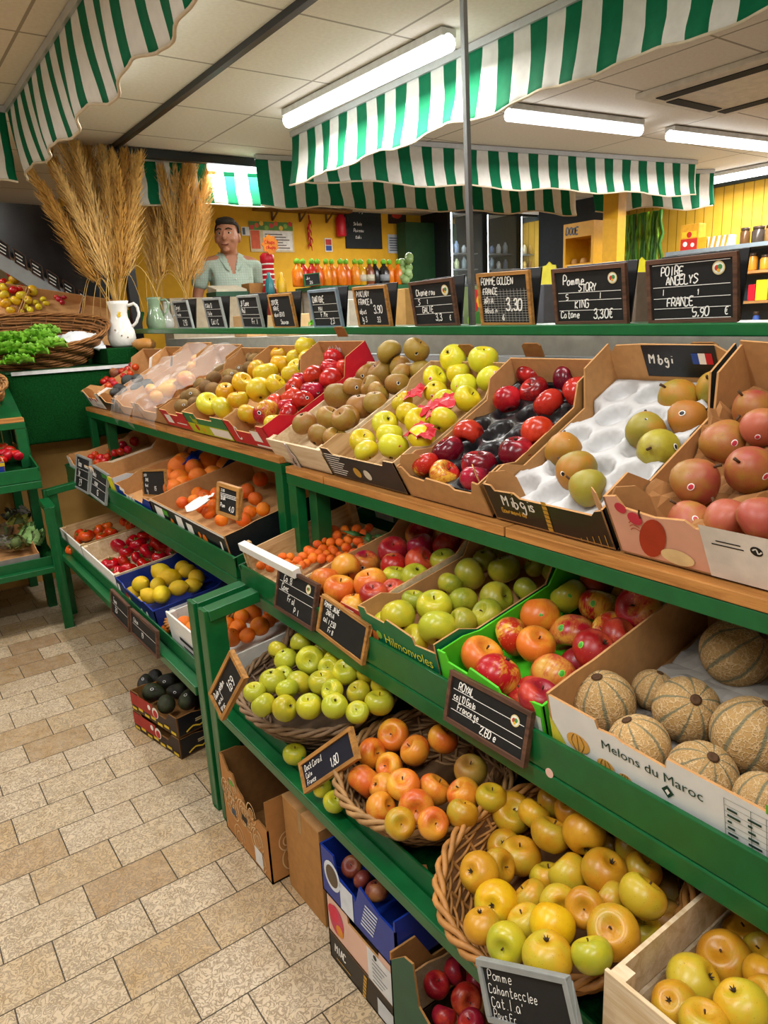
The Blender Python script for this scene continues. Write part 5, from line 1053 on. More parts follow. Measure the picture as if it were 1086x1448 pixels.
sign('first dark board hanging along the far bottom rail below the lemons', (153, 838), (177, 863), (189, 889), (163, 862), (0, .596, .37), V((0, -1, .1)), [('Toma', .1, .6, .2), ('2,5', .2, .2, .22)], FRB, (.5,), group=GS)
sign('second dark board hanging along the far bottom rail below the lemons', (180, 866), (217, 899), (229, 926), (192, 890), (0, .596, .37), V((0, -1, .1)), [('Citron', .08, .6, .2), ('1,9', .4, .2, .22)], FRB, (.5,), group=GS)
sign('small wood framed chalk board lying back behind the blue lemon carton', (265, 862), (292, 841), (312, 850), (286, 870), (0, .86, .49), V((0, -.4, 1)), [('Oran', .1, .5, .24), ('1,8', .4, .15, .24)], FRW, (), group=GS)
sign('wood framed chalk board turned on its corner on the front post', (294, 983), (326, 925), (348, 953), (318, 1016), (0, .592, .4), V((.1, -1, .1)), [('Dude pellan', .04, .66, .23, .52, .16), ('no oj', .06, .36, .2, .6, .16), ('Vrac', .06, .08, .2, .6, .16), ('1,69', .5, .2, .36, .6, .13)], FRW, (), group=GS)
sign('tilted wood framed chalk board on the rim of the round basket', (421, 1079), (494, 1031), (509, 1069), (434, 1123), (0, .612, .45), V((0, -1, .35)), [('Dock Corail', .05, .66, .24, .60, .15), ('Cal m', .05, .36, .2, .6, .16), ('France', .05, .08, .2, .6, .16), ('1,80', .55, .18, .36, .6, .13)], FRW, (), bm=M('#161a2a', .7), group=GS)
sign('grey framed chalk board with neat handwriting in front of the deep basket', (683, 1355), (812, 1388), (815, 1478), (684, 1442), (0, .50, .40), V((0, -1, .2)), [('Pomme', .06, .74, .19, .72, .085), ("Cahantecclee", .04, .48, .19, .66, .085), ("Cat.I.a'", .04, .22, .2, .72, .085), ('Pays Fr', .04, .0, .16, .66, .085)], FRG, (), None, None, False, .0075, group=GS, jit=.02)
b = B(); disc(b, 0, 0, .008, frame(RY(777, 1093, .7625), V((1, 0, 0)), V((0, 0, 1)), V((0, -1, 0))), 0, 0, 14)
o = obj('price_tag', b, M('#e0b8a8')); o.modifiers.new('thick', 'SOLIDIFY').thickness = .0006; tag(o, 'tiny pink round sticker on the green shelf front below the melons', 'sticker')
# ------------------------------------------------------------------ the rack along the side wall and the felt table
TL_ = MX.Translation((-2.87, 0, -.05)) @ MX.Rotation(R(90), 4, 'Z')
rk = rack('green steel rack against the tan side wall, holding artichokes and tomatoes', -1.5, .60, -1.5, -1.5, .07, [.585], [.1], .105)
rk.matrix_basis = TL_ @ rk.matrix_basis
FLm = TL_ @ TF((0, .786, .652+.105), T2); FLb = TL_ @ FB; FLt = TL_ @ TF((0, .955, .956+.07), TH)
def dTo(b, mx, w, h): rect(b, 0, h*.75, w, h*.95, mx, .001, 0); rect(b, 0, 0, w, h*.2, mx, .001, 1)
carton('fruit_carton', 'blue, white and yellow carton of tomatoes on the side rack', FLm, .12, .46, 0, .36, .085, .08, .1, M('#1a3a9a', .4, .1), M('#1a3a9a', .4, .1), CARD, prof=FLAT, deco=([M('#e0c22a'), INKW], dTo), n0=.012)
carton('fruit_carton', 'blue and white carton of red tomatoes near the frame edge on the side rack', FLm, -.26, .10, 0, .36, .085, .08, .1, M('#c9ccd4', .4, .1), M('#1a3a9a', .4, .1), CARD, prof=FLAT, n0=.012)
NLm = FLm.to_3x3() @ V((0, 0, 1))
pile('tomato', 'in the blue side-rack carton', [(10, 645, 9), (20, 641, 8), (3, 640, 9), (14, 636, 8), (26, 645, 7), (2, 650, 8), (4, 632, 8)], FLm.translation, NLm, .075, ux=V((0, 1, 0)), relax=False)
carton('fruit_carton', 'grey carton of artichokes on the lower side-rack shelf', FLb, .05, .52, 0, .36, .06, .07, .09, M('#8a8580', .7, .15), CARD2, CARD, prof=FLAT)
ART = []
def artichoke(c, r, k, green):
    rt = thing('artichoke', ['purple-grey artichoke at the back of the grey carton', 'striped green artichoke on top of the heap', 'dull green artichoke in the front of the heap', 'pale green artichoke beside the rack post', 'small brown artichoke at the frame edge', 'dark artichoke behind the striped one', 'grey artichoke low in the carton', 'bright green artichoke leaning on the rack post'][k], 'artichoke', c, 'artichokes in the grey carton')
    rn = random.Random(k); rot = MX.Rotation(rn.uniform(0, 6), 3, 'Z') @ MX.Rotation(R(rn.uniform(20, 70)), 3, 'Y')
    b = B(); b.lathe([(0, -.9), (.6, -.75), (.9, -.2), (.8, .4), (.4, .85), (0, 1)], 14, None, 0, MX.Translation(c) @ rot.to_4x4() @ MX.Scale(r*.85, 4)); obj('heart', b, M('#5a6a3a', .7, .2), rt)
    b = B()
    for L in range(6):
        z = -.7+L*.28; rr = math.sqrt(max(.05, 1-(z*.85)**2)); n = 9-L
        for i in range(n):
            g = 6.283*i/n+L*.4; m = MX.Translation(c) @ rot.to_4x4() @ MX.Scale(r, 4) @ MX.Rotation(g, 4, 'Z') @ MX.Translation((rr*.88, 0, z)) @ MX.Rotation(R(-20+L*7), 4, 'Y')
            b.add([(0, -.26, -.1), (0, .26, -.1), (.08, .28, .2), (.05, .0, .58), (.08, -.28, .2), (.14, 0, .15)], [(0, 1, 5), (1, 2, 5), (2, 3, 5), (3, 4, 5), (4, 0, 5)], 0, True, m)
    obj('leaves', b, green, rt)
for k, (x, y, r) in enumerate(C5([(45, 240, 26), (65, 275, 36), (65, 345, 32), (112, 318, 40), (18, 305, 28), (90, 235, 26), (20, 345, 28), (135, 325, 34)])):
    p = RP(x, y, FLb @ V((0, 0, .075)), FLb.to_3x3() @ V((0, 0, 1))); artichoke(p, r/FPX*depth(p), k, [M('#5a5348', .7, .25, 40), M('#8a8a3a', .6, .3, 40), M('#6a6a3a', .6, .3, 40), M('#7aa05a', .55, .2, 40), M('#6a5a40', .7, .3, 40), M('#4a4438', .7, .2, 40), M('#6a655a', .7, .2, 40), M('#8ab06a', .55, .2, 40)][k])
rt = thing('display_table', 'dark green felt-covered table beside the far end of the rack', 'table', (-4.6, .9, 0))
b = B(); b.box((-5.1, .60, .80), (-4.09, 1.30, 1.165)); obj('felt_cover', b, FELT, rt, .01)
b = B(); b.box((-5.1, .60, 1.166), (-4.085, 1.30, 1.176)); obj('table_top', b, GREEN2, rt)
b = B(); b.box((-4.084, .62, 1.158), (-4.078, 1.30, 1.176)); obj('edge_strip', b, M('#c9cccc', .5), rt)
for x, y in ((-5.05, .65), (-5.05, 1.25), (-4.4, .65), (-4.4, 1.25)):
    b = B(); b.box((x-.02, y-.02, 0), (x+.02, y+.02, .80)); obj('leg', b, GREEN2, rt)
rt = thing('plinth', 'low dark green plinth carrying the white jug on the felt table', 'plinth', (-4.6, 1.2, 1.176))
b = B(); b.box((-4.95, 1.12, 1.177), (-4.15, 1.385, 1.262)); obj('block', b, FELT, rt, .006)
YX = V((0, 1, 0)); nb = V((.42, 0, .90)).normalized(); FBk = frame(V((-4.42, .80, 1.235)), YX, YX.cross(-nb)*-1 if False else nb.cross(YX), nb)
basket('wicker_basket', 'large oval wicker basket of lettuce and crushed ice on the felt table', FBk, .40, .21, .16, (M('#8a5a2c', .6, .25, 30, .05), M('#92602e', .6, .25, 30, .05), M('#4a3218', .9)), rows=10, stake=30, group=None, rise=.03)
bp = V((-4.42, .80, 1.235))+nb*.135
def lettuce(label, px, py, r, c1, seed, P=bp, n=nb):
    c = RP(px, py, P, n); r = r/FPX*depth(c); rn = random.Random(seed); rt = thing('lettuce', label, 'lettuce', c)
    b = B()
    for L in range(4):
        for i in range(8-L):
            g = 6.283*i/(8-L)+L*.7+rn.uniform(-.2, .2); el = .25+L*.33; ln = r*(1.15-.15*L)
            d = V((math.cos(g)*math.cos(el), math.sin(g)*math.cos(el), math.sin(el))); s = d.cross(V((0, 0, 1))).normalized(); up = s.cross(d)
            vs = []
            for a in range(6):
                for j in range(7):
                    u = a/5; v = (j/6-.5)*2; wd = .5*r*math.sin(math.pi*min(1, .18+.72*u))
                    vs.append(c+d*(ln*u)+s*(wd*v)+up*(.30*r*v*v*u-.28*r*u*u+.10*r*math.sin(v*11+seed+i)*u))
            b.add(vs, [(a*7+j, a*7+j+1, a*7+j+8, a*7+j+7) for a in range(5) for j in range(6)], 0, True)
    o = obj('leaves', b, M(c1, .5, .3, 30), rt); return rt
for k, (x, y, r) in enumerate([(28, 486, 25), (52, 482, 24), (72, 492, 22), (14, 500, 25), (42, 502, 24), (8, 484, 22), (62, 472, 20), (25, 514, 20)]):
    lettuce(f'small bright green lettuce rosette heaped in the oval basket, {ORD[k]} of the heap', x, y, r, ['#86c23c', '#7ab834', '#92c84a', '#74b02e'][k % 4], k+1)
b = B(); vs = []; cI = RP(112, 473, bp, nb)
for i in range(19):
    for j in range(19):
        u, v = (i/18-.5)*2, (j/18-.5)*2
        vs.append(cI+YX*(u*.12)+nb.cross(YX)*(v*.085)+nb*(-.05+.05*max(0, 1-u*u*.8-v*v*.8)+.03*abs(MN.noise(V((u*7, v*6, 2))))))
b.add(vs, [(i*19+j, i*19+j+1, i*19+j+20, i*19+j+19) for i in range(18) for j in range(18)], 0, True); o = obj('crushed_ice', b, M('#e9edf0', .35, .04, 30, .2)); o.modifiers.new('thick', 'SOLIDIFY').thickness = .02
o['kind'] = 'stuff'; tag(o, 'white crushed ice heaped in the oval wicker basket', 'ice')
basket('wicker_basket', 'second wicker basket hanging low beside the felt table at the frame edge', frame(V((-4.0, .37, 1.03)), YX, nb.cross(YX), nb), .2, .14, .13, (M('#9a6a36', .6, .25), M('#9c6c38', .6, .25), M('#4a3218', .9)), rows=7)
# jugs and pampas
def jug(label, base, h, mat, deco=True, side=1):
    rt = thing('jug', label, 'jug', base); s = h/.24; m = MX.Translation(base)
    pr = [(0, 0), (.052, 0), (.066, .012), (.074, .045), (.07, .085), (.055, .125), (.045, .155), (.044, .18), (.052, .22), (.058, .24), (.054, .24), (.046, .215), (.04, .18), (.03, .14), (0, .12)]
    b = B(); b.lathe([(r*s, z*s) for r, z in pr], 28, None, 0, m); obj('body', b, mat, rt)
    b = B(); e = V((.57, .82, 0))*side; P = [base+e*(.05*s)+V((0, 0, .215*s)), base+e*(.085*s)+V((0, 0, .225*s)), base+e*(.105*s)+V((0, 0, .19*s)), base+e*(.095*s)+V((0, 0, .14*s)), base+e*(.062*s)+V((0, 0, .105*s))]
    pts = []
    for i in range(4):
        for t in (0, .33, .66): pts.append(P[i].lerp(P[i+1], t)+e*(.008*math.sin(t*3.14)))
    b.tube(pts+[P[4]], .008*s, 8); obj('handle', b, mat, rt)
    if deco:
        b = B(); f = (CP-base).normalized(); f.z = 0; f.normalize(); x = V((0, 0, 1)).cross(f); 
        for (dx, z, r, k) in ((.0, .165, .010, 0), (.004, .178, .007, 0), (.0, .06, .004, 1), (.03, .05, .004, 1), (-.03, .09, .004, 1)):
            rad = .0462*s if z > .14 else .074*s if z < .07 else .07*s
            disc(b, dx*s, z*s, r*s, frame(base+f*(rad+.0012), x, V((0, 0, 1)), f), 0, k, 10)
        obj('painted_spots', b, [M('#d9b52a'), M('#7a5a1a')], rt)
    return rt
CER = M('#e9e6df', .12, .03, 20, 0, .6)
JB = V((-4.40, 1.27, 1.263)); JB = RY(174, 488, 1.27); JB = V((JB.x, 1.27, 1.263))
jug('white glazed jug with a yellow chick spot holding dried pampas plumes', JB, .255, CER)
jug('pale green mirror image of the jug, holding the second pampas bunch', RY(222, 466, 1.62), .2, M('#8fa98a', .15, .1, 20, 0, .6), False)  # the white jug's reflection, built as a second solid jug
jug('clear-grey glass jug behind the ledge beside the pale green jug', RY(236, 465, 1.70), .17, M('#b9bdb6', .12, .1, 20, 0, .6), False)
PAM = [M('#d8ab62', .9, .2, 60, 0, .1), M('#c8974e', .9, .2, 60, 0, .1), M('#e2ba76', .9, .2, 60, 0, .1)]; PST = M('#b28a45', .8, .15)
def pampas(label, base, tip, seed, width, fr=.62, mat=None, nb_=900, group=None):
    rn = random.Random(seed); rt = thing('pampas_plume', label, 'pampas grass', base, group); ax = tip-base; L = ax.length; ax = ax.normalized()
    s = ax.cross(V((0, 1, .1))).normalized(); q = s.cross(ax); bend = rn.uniform(-.03, .03)*L; bq = rn.uniform(-.03, .03)*L
    cv = lambda t: base+ax*(L*t)+s*(bend*math.sin(t*3.14))+q*(bq*math.sin(t*3.14))
    b = B(); b.tube([cv(i/8*.97) for i in range(9)], lambda t: .0035*(1-.6*t), 5); obj('stem', b, PST, rt)
    b = B(); f0 = 1-fr
    for k in range(nb_):
        t = f0+fr*rn.random()**.85; u = (t-f0)/fr; wd = width*(math.sin(math.pi*min(1, .12+.88*u**.75))**.8)
        g = rn.uniform(0, 6.283); rad = s*math.cos(g)+q*math.sin(g); r0 = wd*rn.uniform(0, .6); p = cv(t)+rad*r0
        ln = L*rn.uniform(.06, .13)*(1.15-.5*u); d = (ax*rn.uniform(.8, 1.2)+rad*rn.uniform(.15, .6)+V((0, 0, -.12))).normalized()
        e = p+d*ln; sd = d.cross(rad).normalized()*rn.uniform(.0018, .0042); m = (p+e)/2+rad*.004
        b.add([p-sd*.5, p+sd*.5, m+sd, e, m-sd], [(0, 1, 2, 4), (4, 2, 3)], 0, False)
    obj('tuft', b, mat or PAM[seed % 3], rt)
mouth = JB+V((0, 0, .225)); GP = 'dried pampas plumes in the white jug'
TIPS = [(46, 246), (66, 215), (88, 205), (103, 192), (122, 186), (142, 198), (160, 222), (176, 218), (186, 226), (198, 222), (60, 262), (112, 222), (150, 240), (168, 250), (80, 240)]
for k, (x, y) in enumerate(TIPS):
    tp = RD(x, y, depth(mouth)+[-.10, .08, 0, -.06, .1, .05, -.08, .02, .1, -.04, -.16, -.14, -.12, -.15, -.18][k])
    pampas(f'dried pampas plume in the white jug, {ORD[k]} of the front bunch'+(' from its outer side' if k < 10 else ' in its middle'), mouth+V(((k % 4-1.5)*.012, (k % 3-1)*.012, -.06)), tp, k, [.075, .07, .07, .075, .07, .07, .065, .075, .07, .06, .06, .06, .065, .06, .06][k], .74, group=GP)
m2 = RY(222, 466, 1.62)+V((0, 0, .16)); TP2 = [(206, 235), (216, 216), (238, 205), (256, 210), (268, 193), (284, 225), (303, 222), (228, 240), (262, 238), (246, 232)]
for k, (x, y) in enumerate(TP2):
    tp = RD(x, y, depth(m2)+[.1, 0, .1, .05, -.04, .1, 0, -.1, -.1, -.05][k])
    pampas(f'mirrored pampas plume in the pale green jug, {ORD[k]} of the rear bunch', m2+V(((k % 4-1.5)*.012, (k % 3-1)*.012, -.06))+V((.1, .18, 0))*(1 if k > 2 else .2), tp, k+20, .09, .8, group='mirrored pampas plumes in the pale green jug')  # reflection of the front bunch, built as real plumes
rn = random.Random(4)
for k in range(12):
    a = mouth if k < 8 else m2; dx = rn.uniform(-.35, .35); dy = rn.uniform(-.2, .25); b = B()
    b.tube([a+V((dx*t, dy*t, .32*math.sin(t*2.6)*(.6+.4*abs(dx)*2)-.18*t*t)) for t in [i/14 for i in range(15)]], lambda t: .0022*(1-.6*t)+.0006, 4)
    tag(obj('grass_blade', b, M('#c9a35a', .7, .1)), f'thin curling dried grass blade drooping from the {"white" if k < 8 else "pale green"} jug, {ORD[k if k < 8 else k-8]} one', 'grass blade', 'curling dried grass blades at the jugs')
b = B(); gc = RY(207, 487, 1.345); b.lathe([(0, -.035), (.03, -.035), (.05, -.015), (.052, .01), (.035, .03), (.008, .034), (0, .036)], 20, lambda g, r, z: (r*2.0*(1+.05*math.cos(6*g))*math.cos(g), r*1.1*(1+.05*math.cos(6*g))*math.sin(g), z), 0, MX.Translation((gc.x, 1.33, gc.z)))
tag(obj('gourd', b, FM['gourd']()), 'brown flattened gourd under the grass blades at the ledge end', 'gourd')
# ------------------------------------------------------------------ the display's reflection in the side mirror, built as a climbing wing
wa, wb = RX(168, 462, -5.0), RX(-40, 333, -5.0); wd_ = (wb-wa).normalized()
b = B(); b.beam(wa+V((0, 0, -.05)), wb+V((0, 0, -.05)), .02, .085); tag(obj('sloping_rail', b, M('#9aa0a2', .6, .06)), 'mirrored grey rail climbing the side wall above the small fruit cartons', 'rail')
b = B(); q = [RX(x, y, -5.06) for x, y in ((-60, 282), (152, 296), (168, 455), (-60, 318))]; b.add([p+V((o, 0, 0)) for o in (0, -.03) for p in q], [(0, 1, 2, 3), (7, 6, 5, 4), (0, 4, 5, 1), (1, 5, 6, 2), (2, 6, 7, 3), (3, 7, 4, 0)]); struct('wall_mirror_image', b, M('#2a2c2f', .18, .3, 6, 0, .6))  # dark sheet stands in for the mirror surface as reflected in the side mirror
for k in range(8):
    p = wa.lerp(wb, .14+.11*k); up = V((0, 0, 1)); z = V((1, 0, 0)); F = frame(p+V((.012, 0, -.005)), -wd_*1.0, up, z); rt = thing('price_sign', f'small mirrored price board on the climbing grey rail, {ORD[k]} from the jug', 'sign', p, 'mirrored boards on the climbing rail')
    b = B(); b.box((-.04, 0, -.003), (.035, .085, 0), 0, F); obj('board', b, BLKM, rt)
    b = B()
    for lo, hi in (((-.042, 0), (.037, .005)), ((-.042, .082), (.037, .087)), ((-.042, 0), (-.037, .087)), ((.032, 0), (.037, .087))): b.box((lo[0], lo[1], -.004), (hi[0], hi[1], .003), 0, F)
    obj('frame', b, FRB, rt)
    b = B()
    for j in range(3): rect(b, -.03, .015+.022*j, .01+.005*((k+j) % 3), .022+.022*j, F, .001)
    obj('writing', b, CHALK, rt)
NW = V((.62, -.1, .78)).normalized(); wx = (-wd_-NW*(-wd_).dot(NW)).normalized(); wv = NW.cross(wx)
PW = RX(50, 432, -4.93)
b = B(); FW = frame(PW, wx, wv, NW); b.box((-.9, -.36, -.03), (.62, .12, -.018), 0, FW); tag(obj('sloping_board', b, GREEN2), 'dark green sloping board carrying the mirrored fruit cartons on the side wall', 'board')
for k, (xx0, xx1, m) in enumerate([(-.42, -.06, CARD2), (-.05, .26, WHITE), (.27, .52, RED)]):
    carton('fruit_carton', ['mirrored brown carton of mixed apples climbing the side wall', 'mirrored pale carton of small fruit below the climbing rail', 'mirrored bright red carton of small fruit beside the jug'][k], FW, xx0, xx1, -.33, .10, .06, .055, .07, m, m, CARD, prof=FLAT, n0=-.015)
Z6 = lambda pts: crop(0, 180, 330/1086, pts)
pile('yellow', 'in the brown climbing carton', Z6([(102, 785, 32), (150, 760, 33), (73, 808, 24), (25, 820, 28), (68, 710, 28), (45, 737, 18), (186, 735, 20), (112, 700, 18, 'russet'), (95, 665, 20), (50, 852, 18), (130, 805, 20), (18, 748, 22), (20, 782, 24), (60, 758, 18, 'red'), (95, 748, 18, 'red'), (50, 680, 20, 'red'), (15, 720, 16, 'red'), (155, 722, 18, 'red')]), PW, NW, .03, ux=wx, relax=False)
pile('red', 'in the bright red climbing carton', Z6([(245, 775, 12), (275, 800, 14), (300, 790, 12), (290, 815, 12), (262, 790, 11)]), PW, NW, .02, ux=wx, relax=False)
pile('lemonapple', 'in the pale climbing carton', Z6([(100, 860, 14), (140, 850, 15), (180, 835, 15), (215, 820, 15), (165, 815, 14), (200, 800, 14), (120, 835, 13)]), PW, NW, .02, ux=wx, relax=False)
# ------------------------------------------------------------------ striped awnings
AG, AW, PIP = M('#0a6a45', .75, .08, 30, .05, .15), M('#e6e3dc', .75, .05, 30, .05, .15), M('#d3c3a8', .8)
def awning(label, p0, p1, drop, n, per=.165, amp=.014, out=None, seed=0, scal=.5, ends=None, thick=True, ph=0):
    rt = thing('awning', label, 'awning', (p0+p1)/2); d = (p1-p0); L = d.length; d = d.normalized(); out = V(out)
    nx = int(L/.012); nz = 12; vs = []; fs = []; mi = []; edge = []
    for i in range(nx+1):
        x = L*i/nx
        dr = drop*(1+.05*math.sin(x/scal*2*math.pi+ph)+.02*math.sin(x*9+seed))
        for k in range(nz+1):
            t = k/nz; w = amp*t*(math.sin(x/scal*2*math.pi+ph+.6)+.5*MN.noise(V((x*5, t*1.5, seed))))+.006*t*math.sin(x*38+seed)
            p = p0+d*x+V((0, 0, -dr*t))+out*(.03*t*t+w); p += d*(.012*t*MN.noise(V((x*6, t*3, seed+7))))
            vs.append(p)
        edge.append(vs[-1])
    for i in range(nx):
        c = int(((i+.5)/nx*L)/(per/2)) % 2
        for k in range(nz): a = i*(nz+1)+k; fs.append((a, a+nz+1, a+nz+2, a+1)); mi.append(c)
    b = B(); b.add(vs, fs, mi, True); o = obj('valance', b, [AG, AW], rt); md = o.modifiers.new('thick', 'SOLIDIFY'); md.thickness = .002
    b = B(); b.tube(edge[::2], .0055, 6); obj('piping', b, PIP, rt)
    b = B(); b.beam(p0+V((0, 0, .004)), p1+V((0, 0, .004)), .03, .028); obj('rail', b, M('#c4c6c8', .35, .05, 40, 0, .5, .4), rt)
    return rt
ZC = 2.378
awning('green and white striped awning hanging over the rack above the pampas', V((-4.05, .80, ZC)), V((-.9, .80, ZC)), .285, 0, out=(0, 1, 0), seed=1, ph=2.2)
awning('short return of striped awning at the side-wall corner', V((-4.06, .42, ZC)), V((-4.06, .79, ZC)), .33, 0, out=(1, 0, 0), seed=2, ph=1)
awning('long mirrored green and white striped awning beyond the ledge, in front of the strip lamps', V((-3.92, 2.25, ZC)), V((-.6, 2.25, ZC)), .26, 0, out=(0, -1, 0), seed=5, ph=.6)  # reflection of the rack awning, built as a second awning
awning('striped awning running away from the long awning towards the plank wall', V((-3.93, 2.27, ZC)), V((-3.40, 5.45, ZC)), .235, 0, out=(.9, 0, 0), seed=8, scal=.7, ph=.3)
awning('lower striped awning strip behind the one running to the plank wall', V((-4.50, 2.3, ZC)), V((-4.1, 4.9, ZC)), .29, 0, out=(.9, 0, 0), seed=11, scal=.6)
awning('short striped awning strip in front of the bamboo panel', V((-4.05, 5.05, ZC)), V((-3.55, 5.95, ZC)), .27, 0, out=(.9, 0, 0), seed=13, scal=.6)
awning('striped awning behind the pampas plumes above the shopkeeper', V((-4.85, 1.52, ZC)), V((-4.55, 2.95, ZC)), .26, 0, out=(.8, 0, 0), seed=15, scal=.7)
# ------------------------------------------------------------------ strip lamps
def lamp(label, p0, p1, es=7, power=0):
    rt = thing('ceiling_light', label, 'ceiling light', (p0+p1)/2, 'fluorescent ceiling lights')
    b = B(); b.beam(p0+V((0, 0, .035)), p1+V((0, 0, .035)), .075, .03); obj('housing', b, M('#d8d8d4', .4), rt, .004)
    b = B(); b.tube([p0, p1], .032, 12); obj('tube', b, EM('#f6fbff', es), rt)
    if power:
        ld = bpy.data.lights.new('tube_light', 'AREA'); ld.shape = 'RECTANGLE'; ld.size = (p1-p0).length; ld.size_y = .12; ld.energy = power; ld.color = (1, .975, .94)
        lo = bpy.data.objects.new('tube_light', ld); COL.objects.link(lo); d = (p1-p0).normalized(); z = V((0, 0, 1))
        lo.matrix_world = frame((p0+p1)/2+V((0, 0, -.05)), d, z.cross(d), z)
    return rt
ZL = 2.345
lamp('bright strip lamp beyond the ledge between pampas and long awning', V((-3.55, 2.02, ZL)), V((-2.33, 2.05, ZL)), 7, 40)
lamp('strip lamp seen under the long awning, first of the row', V((-2.96, 3.0, ZL)), V((-2.86, 3.98, ZL)), 7, 60)
lamp('strip lamp seen under the long awning, second of the row', V((-2.86, 4.28, ZL)), V((-2.74, 5.4, ZL)), 7, 60)
lamp('added strip lamp over the middle of the shop beyond', V((-5.35, 3.4, ZL)), V((-5.3, 4.6, ZL)), 7, 50)  # unseen lamp added to brighten the shopkeeper and the yellow wall
lamp('strip lamp close to the yellow plank wall', V((-3.85, 6.12, ZL)), V((-2.7, 6.16, ZL)), 7, 34)
lamp('strip lamp above the shopkeeper behind the pampas', V((-4.66, 2.05, ZL)), V((-4.62, 2.62, ZL)), 7, 14)
lamp('strip lamp above the far part of the sloping shelf', V((-3.5, .97, ZL)), V((-2.3, .97, ZL)), 7, 20)
lamp('strip lamp above the near part of the sloping shelf', V((-1.5, .97, ZL)), V((-.3, .97, ZL)), 7, 13)
lamp('strip lamp across the aisle at the far end', V((-2.9, -.1, ZL)), V((-2.9, -1.2, ZL)), 7, 30)
lamp('strip lamp across the aisle near the camera end', V((-.9, .1, ZL)), V((-.9, -1.1, ZL)), 7, 34)
lamp('strip lamp over the near rack end', V((.35, .5, ZL)), V((.35, -.7, ZL)), 7, 26)
lamp('strip lamp above the side rack', V((-4.9, -.8, ZL)), V((-4.9, .4, ZL)), 7, 22)
# ------------------------------------------------------------------ the mirror's reflection of the shop, built solid beyond the ledge
def boxthing(name, label, cat, lo, hi, mat, bevel=.003, group=None): b = B(); b.box(lo, hi); return tag(obj(name, b, mat, None, bevel), label, cat, group)
XW = -6.415
def onwall(x0, y0, x1, y1, X=XW):
    a, c = RX(x0, y0, X), RX(x1, y1, X); return a.y, c.y, min(a.z, c.z), max(a.z, c.z)
def board_on(name, label, cat, px, mat, t=.012, fn=None, mats=None, X=XW):
    y0, y1, z0, z1 = onwall(*px, X); rt = thing(name, label, cat, (X, (y0+y1)/2, z0)); b = B(); b.box((X, y0, z0), (X+t, y1, z1)); obj('panel', b, mat, rt)
    if fn: b = B(); fn(b, frame(V((X+t, y0, z0)), V((0, 1, 0)), V((0, 0, 1)), V((1, 0, 0))), y1-y0, z1-z0); obj('print', b, mats, rt)
    return rt
def dPoster(b, mx, w, h):
    rect(b, 0, h*.72, w, h, mx, .001, 0)
    for k in range(9): disc(b, w*(.06+.11*k), h*(.8+.07*(k % 3)), h*.08, mx, .0013, 1+k % 4)
    rect(b, w*.02, h*.1, w*.22, h*.7, mx, .001, 2); rect(b, w*.3, h*.06, w*.97, h*.7, mx, .001, 5)
    for k in range(6): rect(b, w*.34, h*(.12+.09*k), w*(.9-.08*(k % 3)), h*(.155+.09*k), mx, .0014, 6)
PM = [M('#4a7a2a'), M('#c0302a'), M('#d0562a'), M('#e0b030'), M('#7aa03a'), M('#d8d4cc'), M('#5a4a44')]
board_on('wall_poster', 'colourful produce poster on the yellow wall beside the shopkeeper', 'poster', (355, 356, 413, 315), M('#c8b890'), .004, dPoster, PM)
board_on('wall_notice', 'small white notice on the yellow wall next to the poster', 'notice', (342, 333, 352, 321), M('#d8d8d4'), .003, lambda b, mx, w, h: rect(b, w*.1, h*.1, w*.45, h*.9, mx, .001, 0), [M('#4a5a6a')])
def dCh(b, mx, w, h):
    for k, t in enumerate(['Pommes', 'Fraises', 'Champignon', '', 'Salade', 'Poireau', '  Kaki']): chalk(b, t, w*.22, h*(.86-.115*k), h*.055, mx, h*.008, .0012)
rt = board_on('chalk_board', 'tall black chalk board with faint handwriting on the yellow wall', 'board', (489, 351, 536, 272), M('#1c2224', .8, .15), .015, dCh, [CHALK])
board_on('wall_notice', 'small red and blue notice on the yellow wall below the extinguisher', 'notice', (460, 356, 469, 337), M('#d8d4d0'), .003, lambda b, mx, w, h: (rect(b, w*.1, h*.5, w*.9, h*.92, mx, .001, 0), rect(b, w*.1, h*.08, w*.9, h*.45, mx, .001, 1)), [M('#b03028'), M('#2a4a8a')])
board_on('wall_poster', 'dark poster with a red flower on the yellow wall beside the green panel', 'poster', (549, 316, 573, 284), M('#2c1a16'), .004, lambda b, mx, w, h: (disc(b, w*.5, h*.5, w*.28, mx, .001, 0), disc(b, w*.35, h*.4, w*.16, mx, .0013, 0), disc(b, w*.6, h*.68, w*.14, mx, .0013, 0)), [M('#b8301c')])
board_on('wall_notice', 'grey printed sheet on the yellow wall under the flower poster', 'notice', (549, 358, 565, 332), M('#b9bcc0'), .003, lambda b, mx, w, h: [rect(b, w*.12, h*(.12+.13*k), w*.85, h*(.19+.13*k), mx, .001, 0) for k in range(6)], [M('#5a6270')])
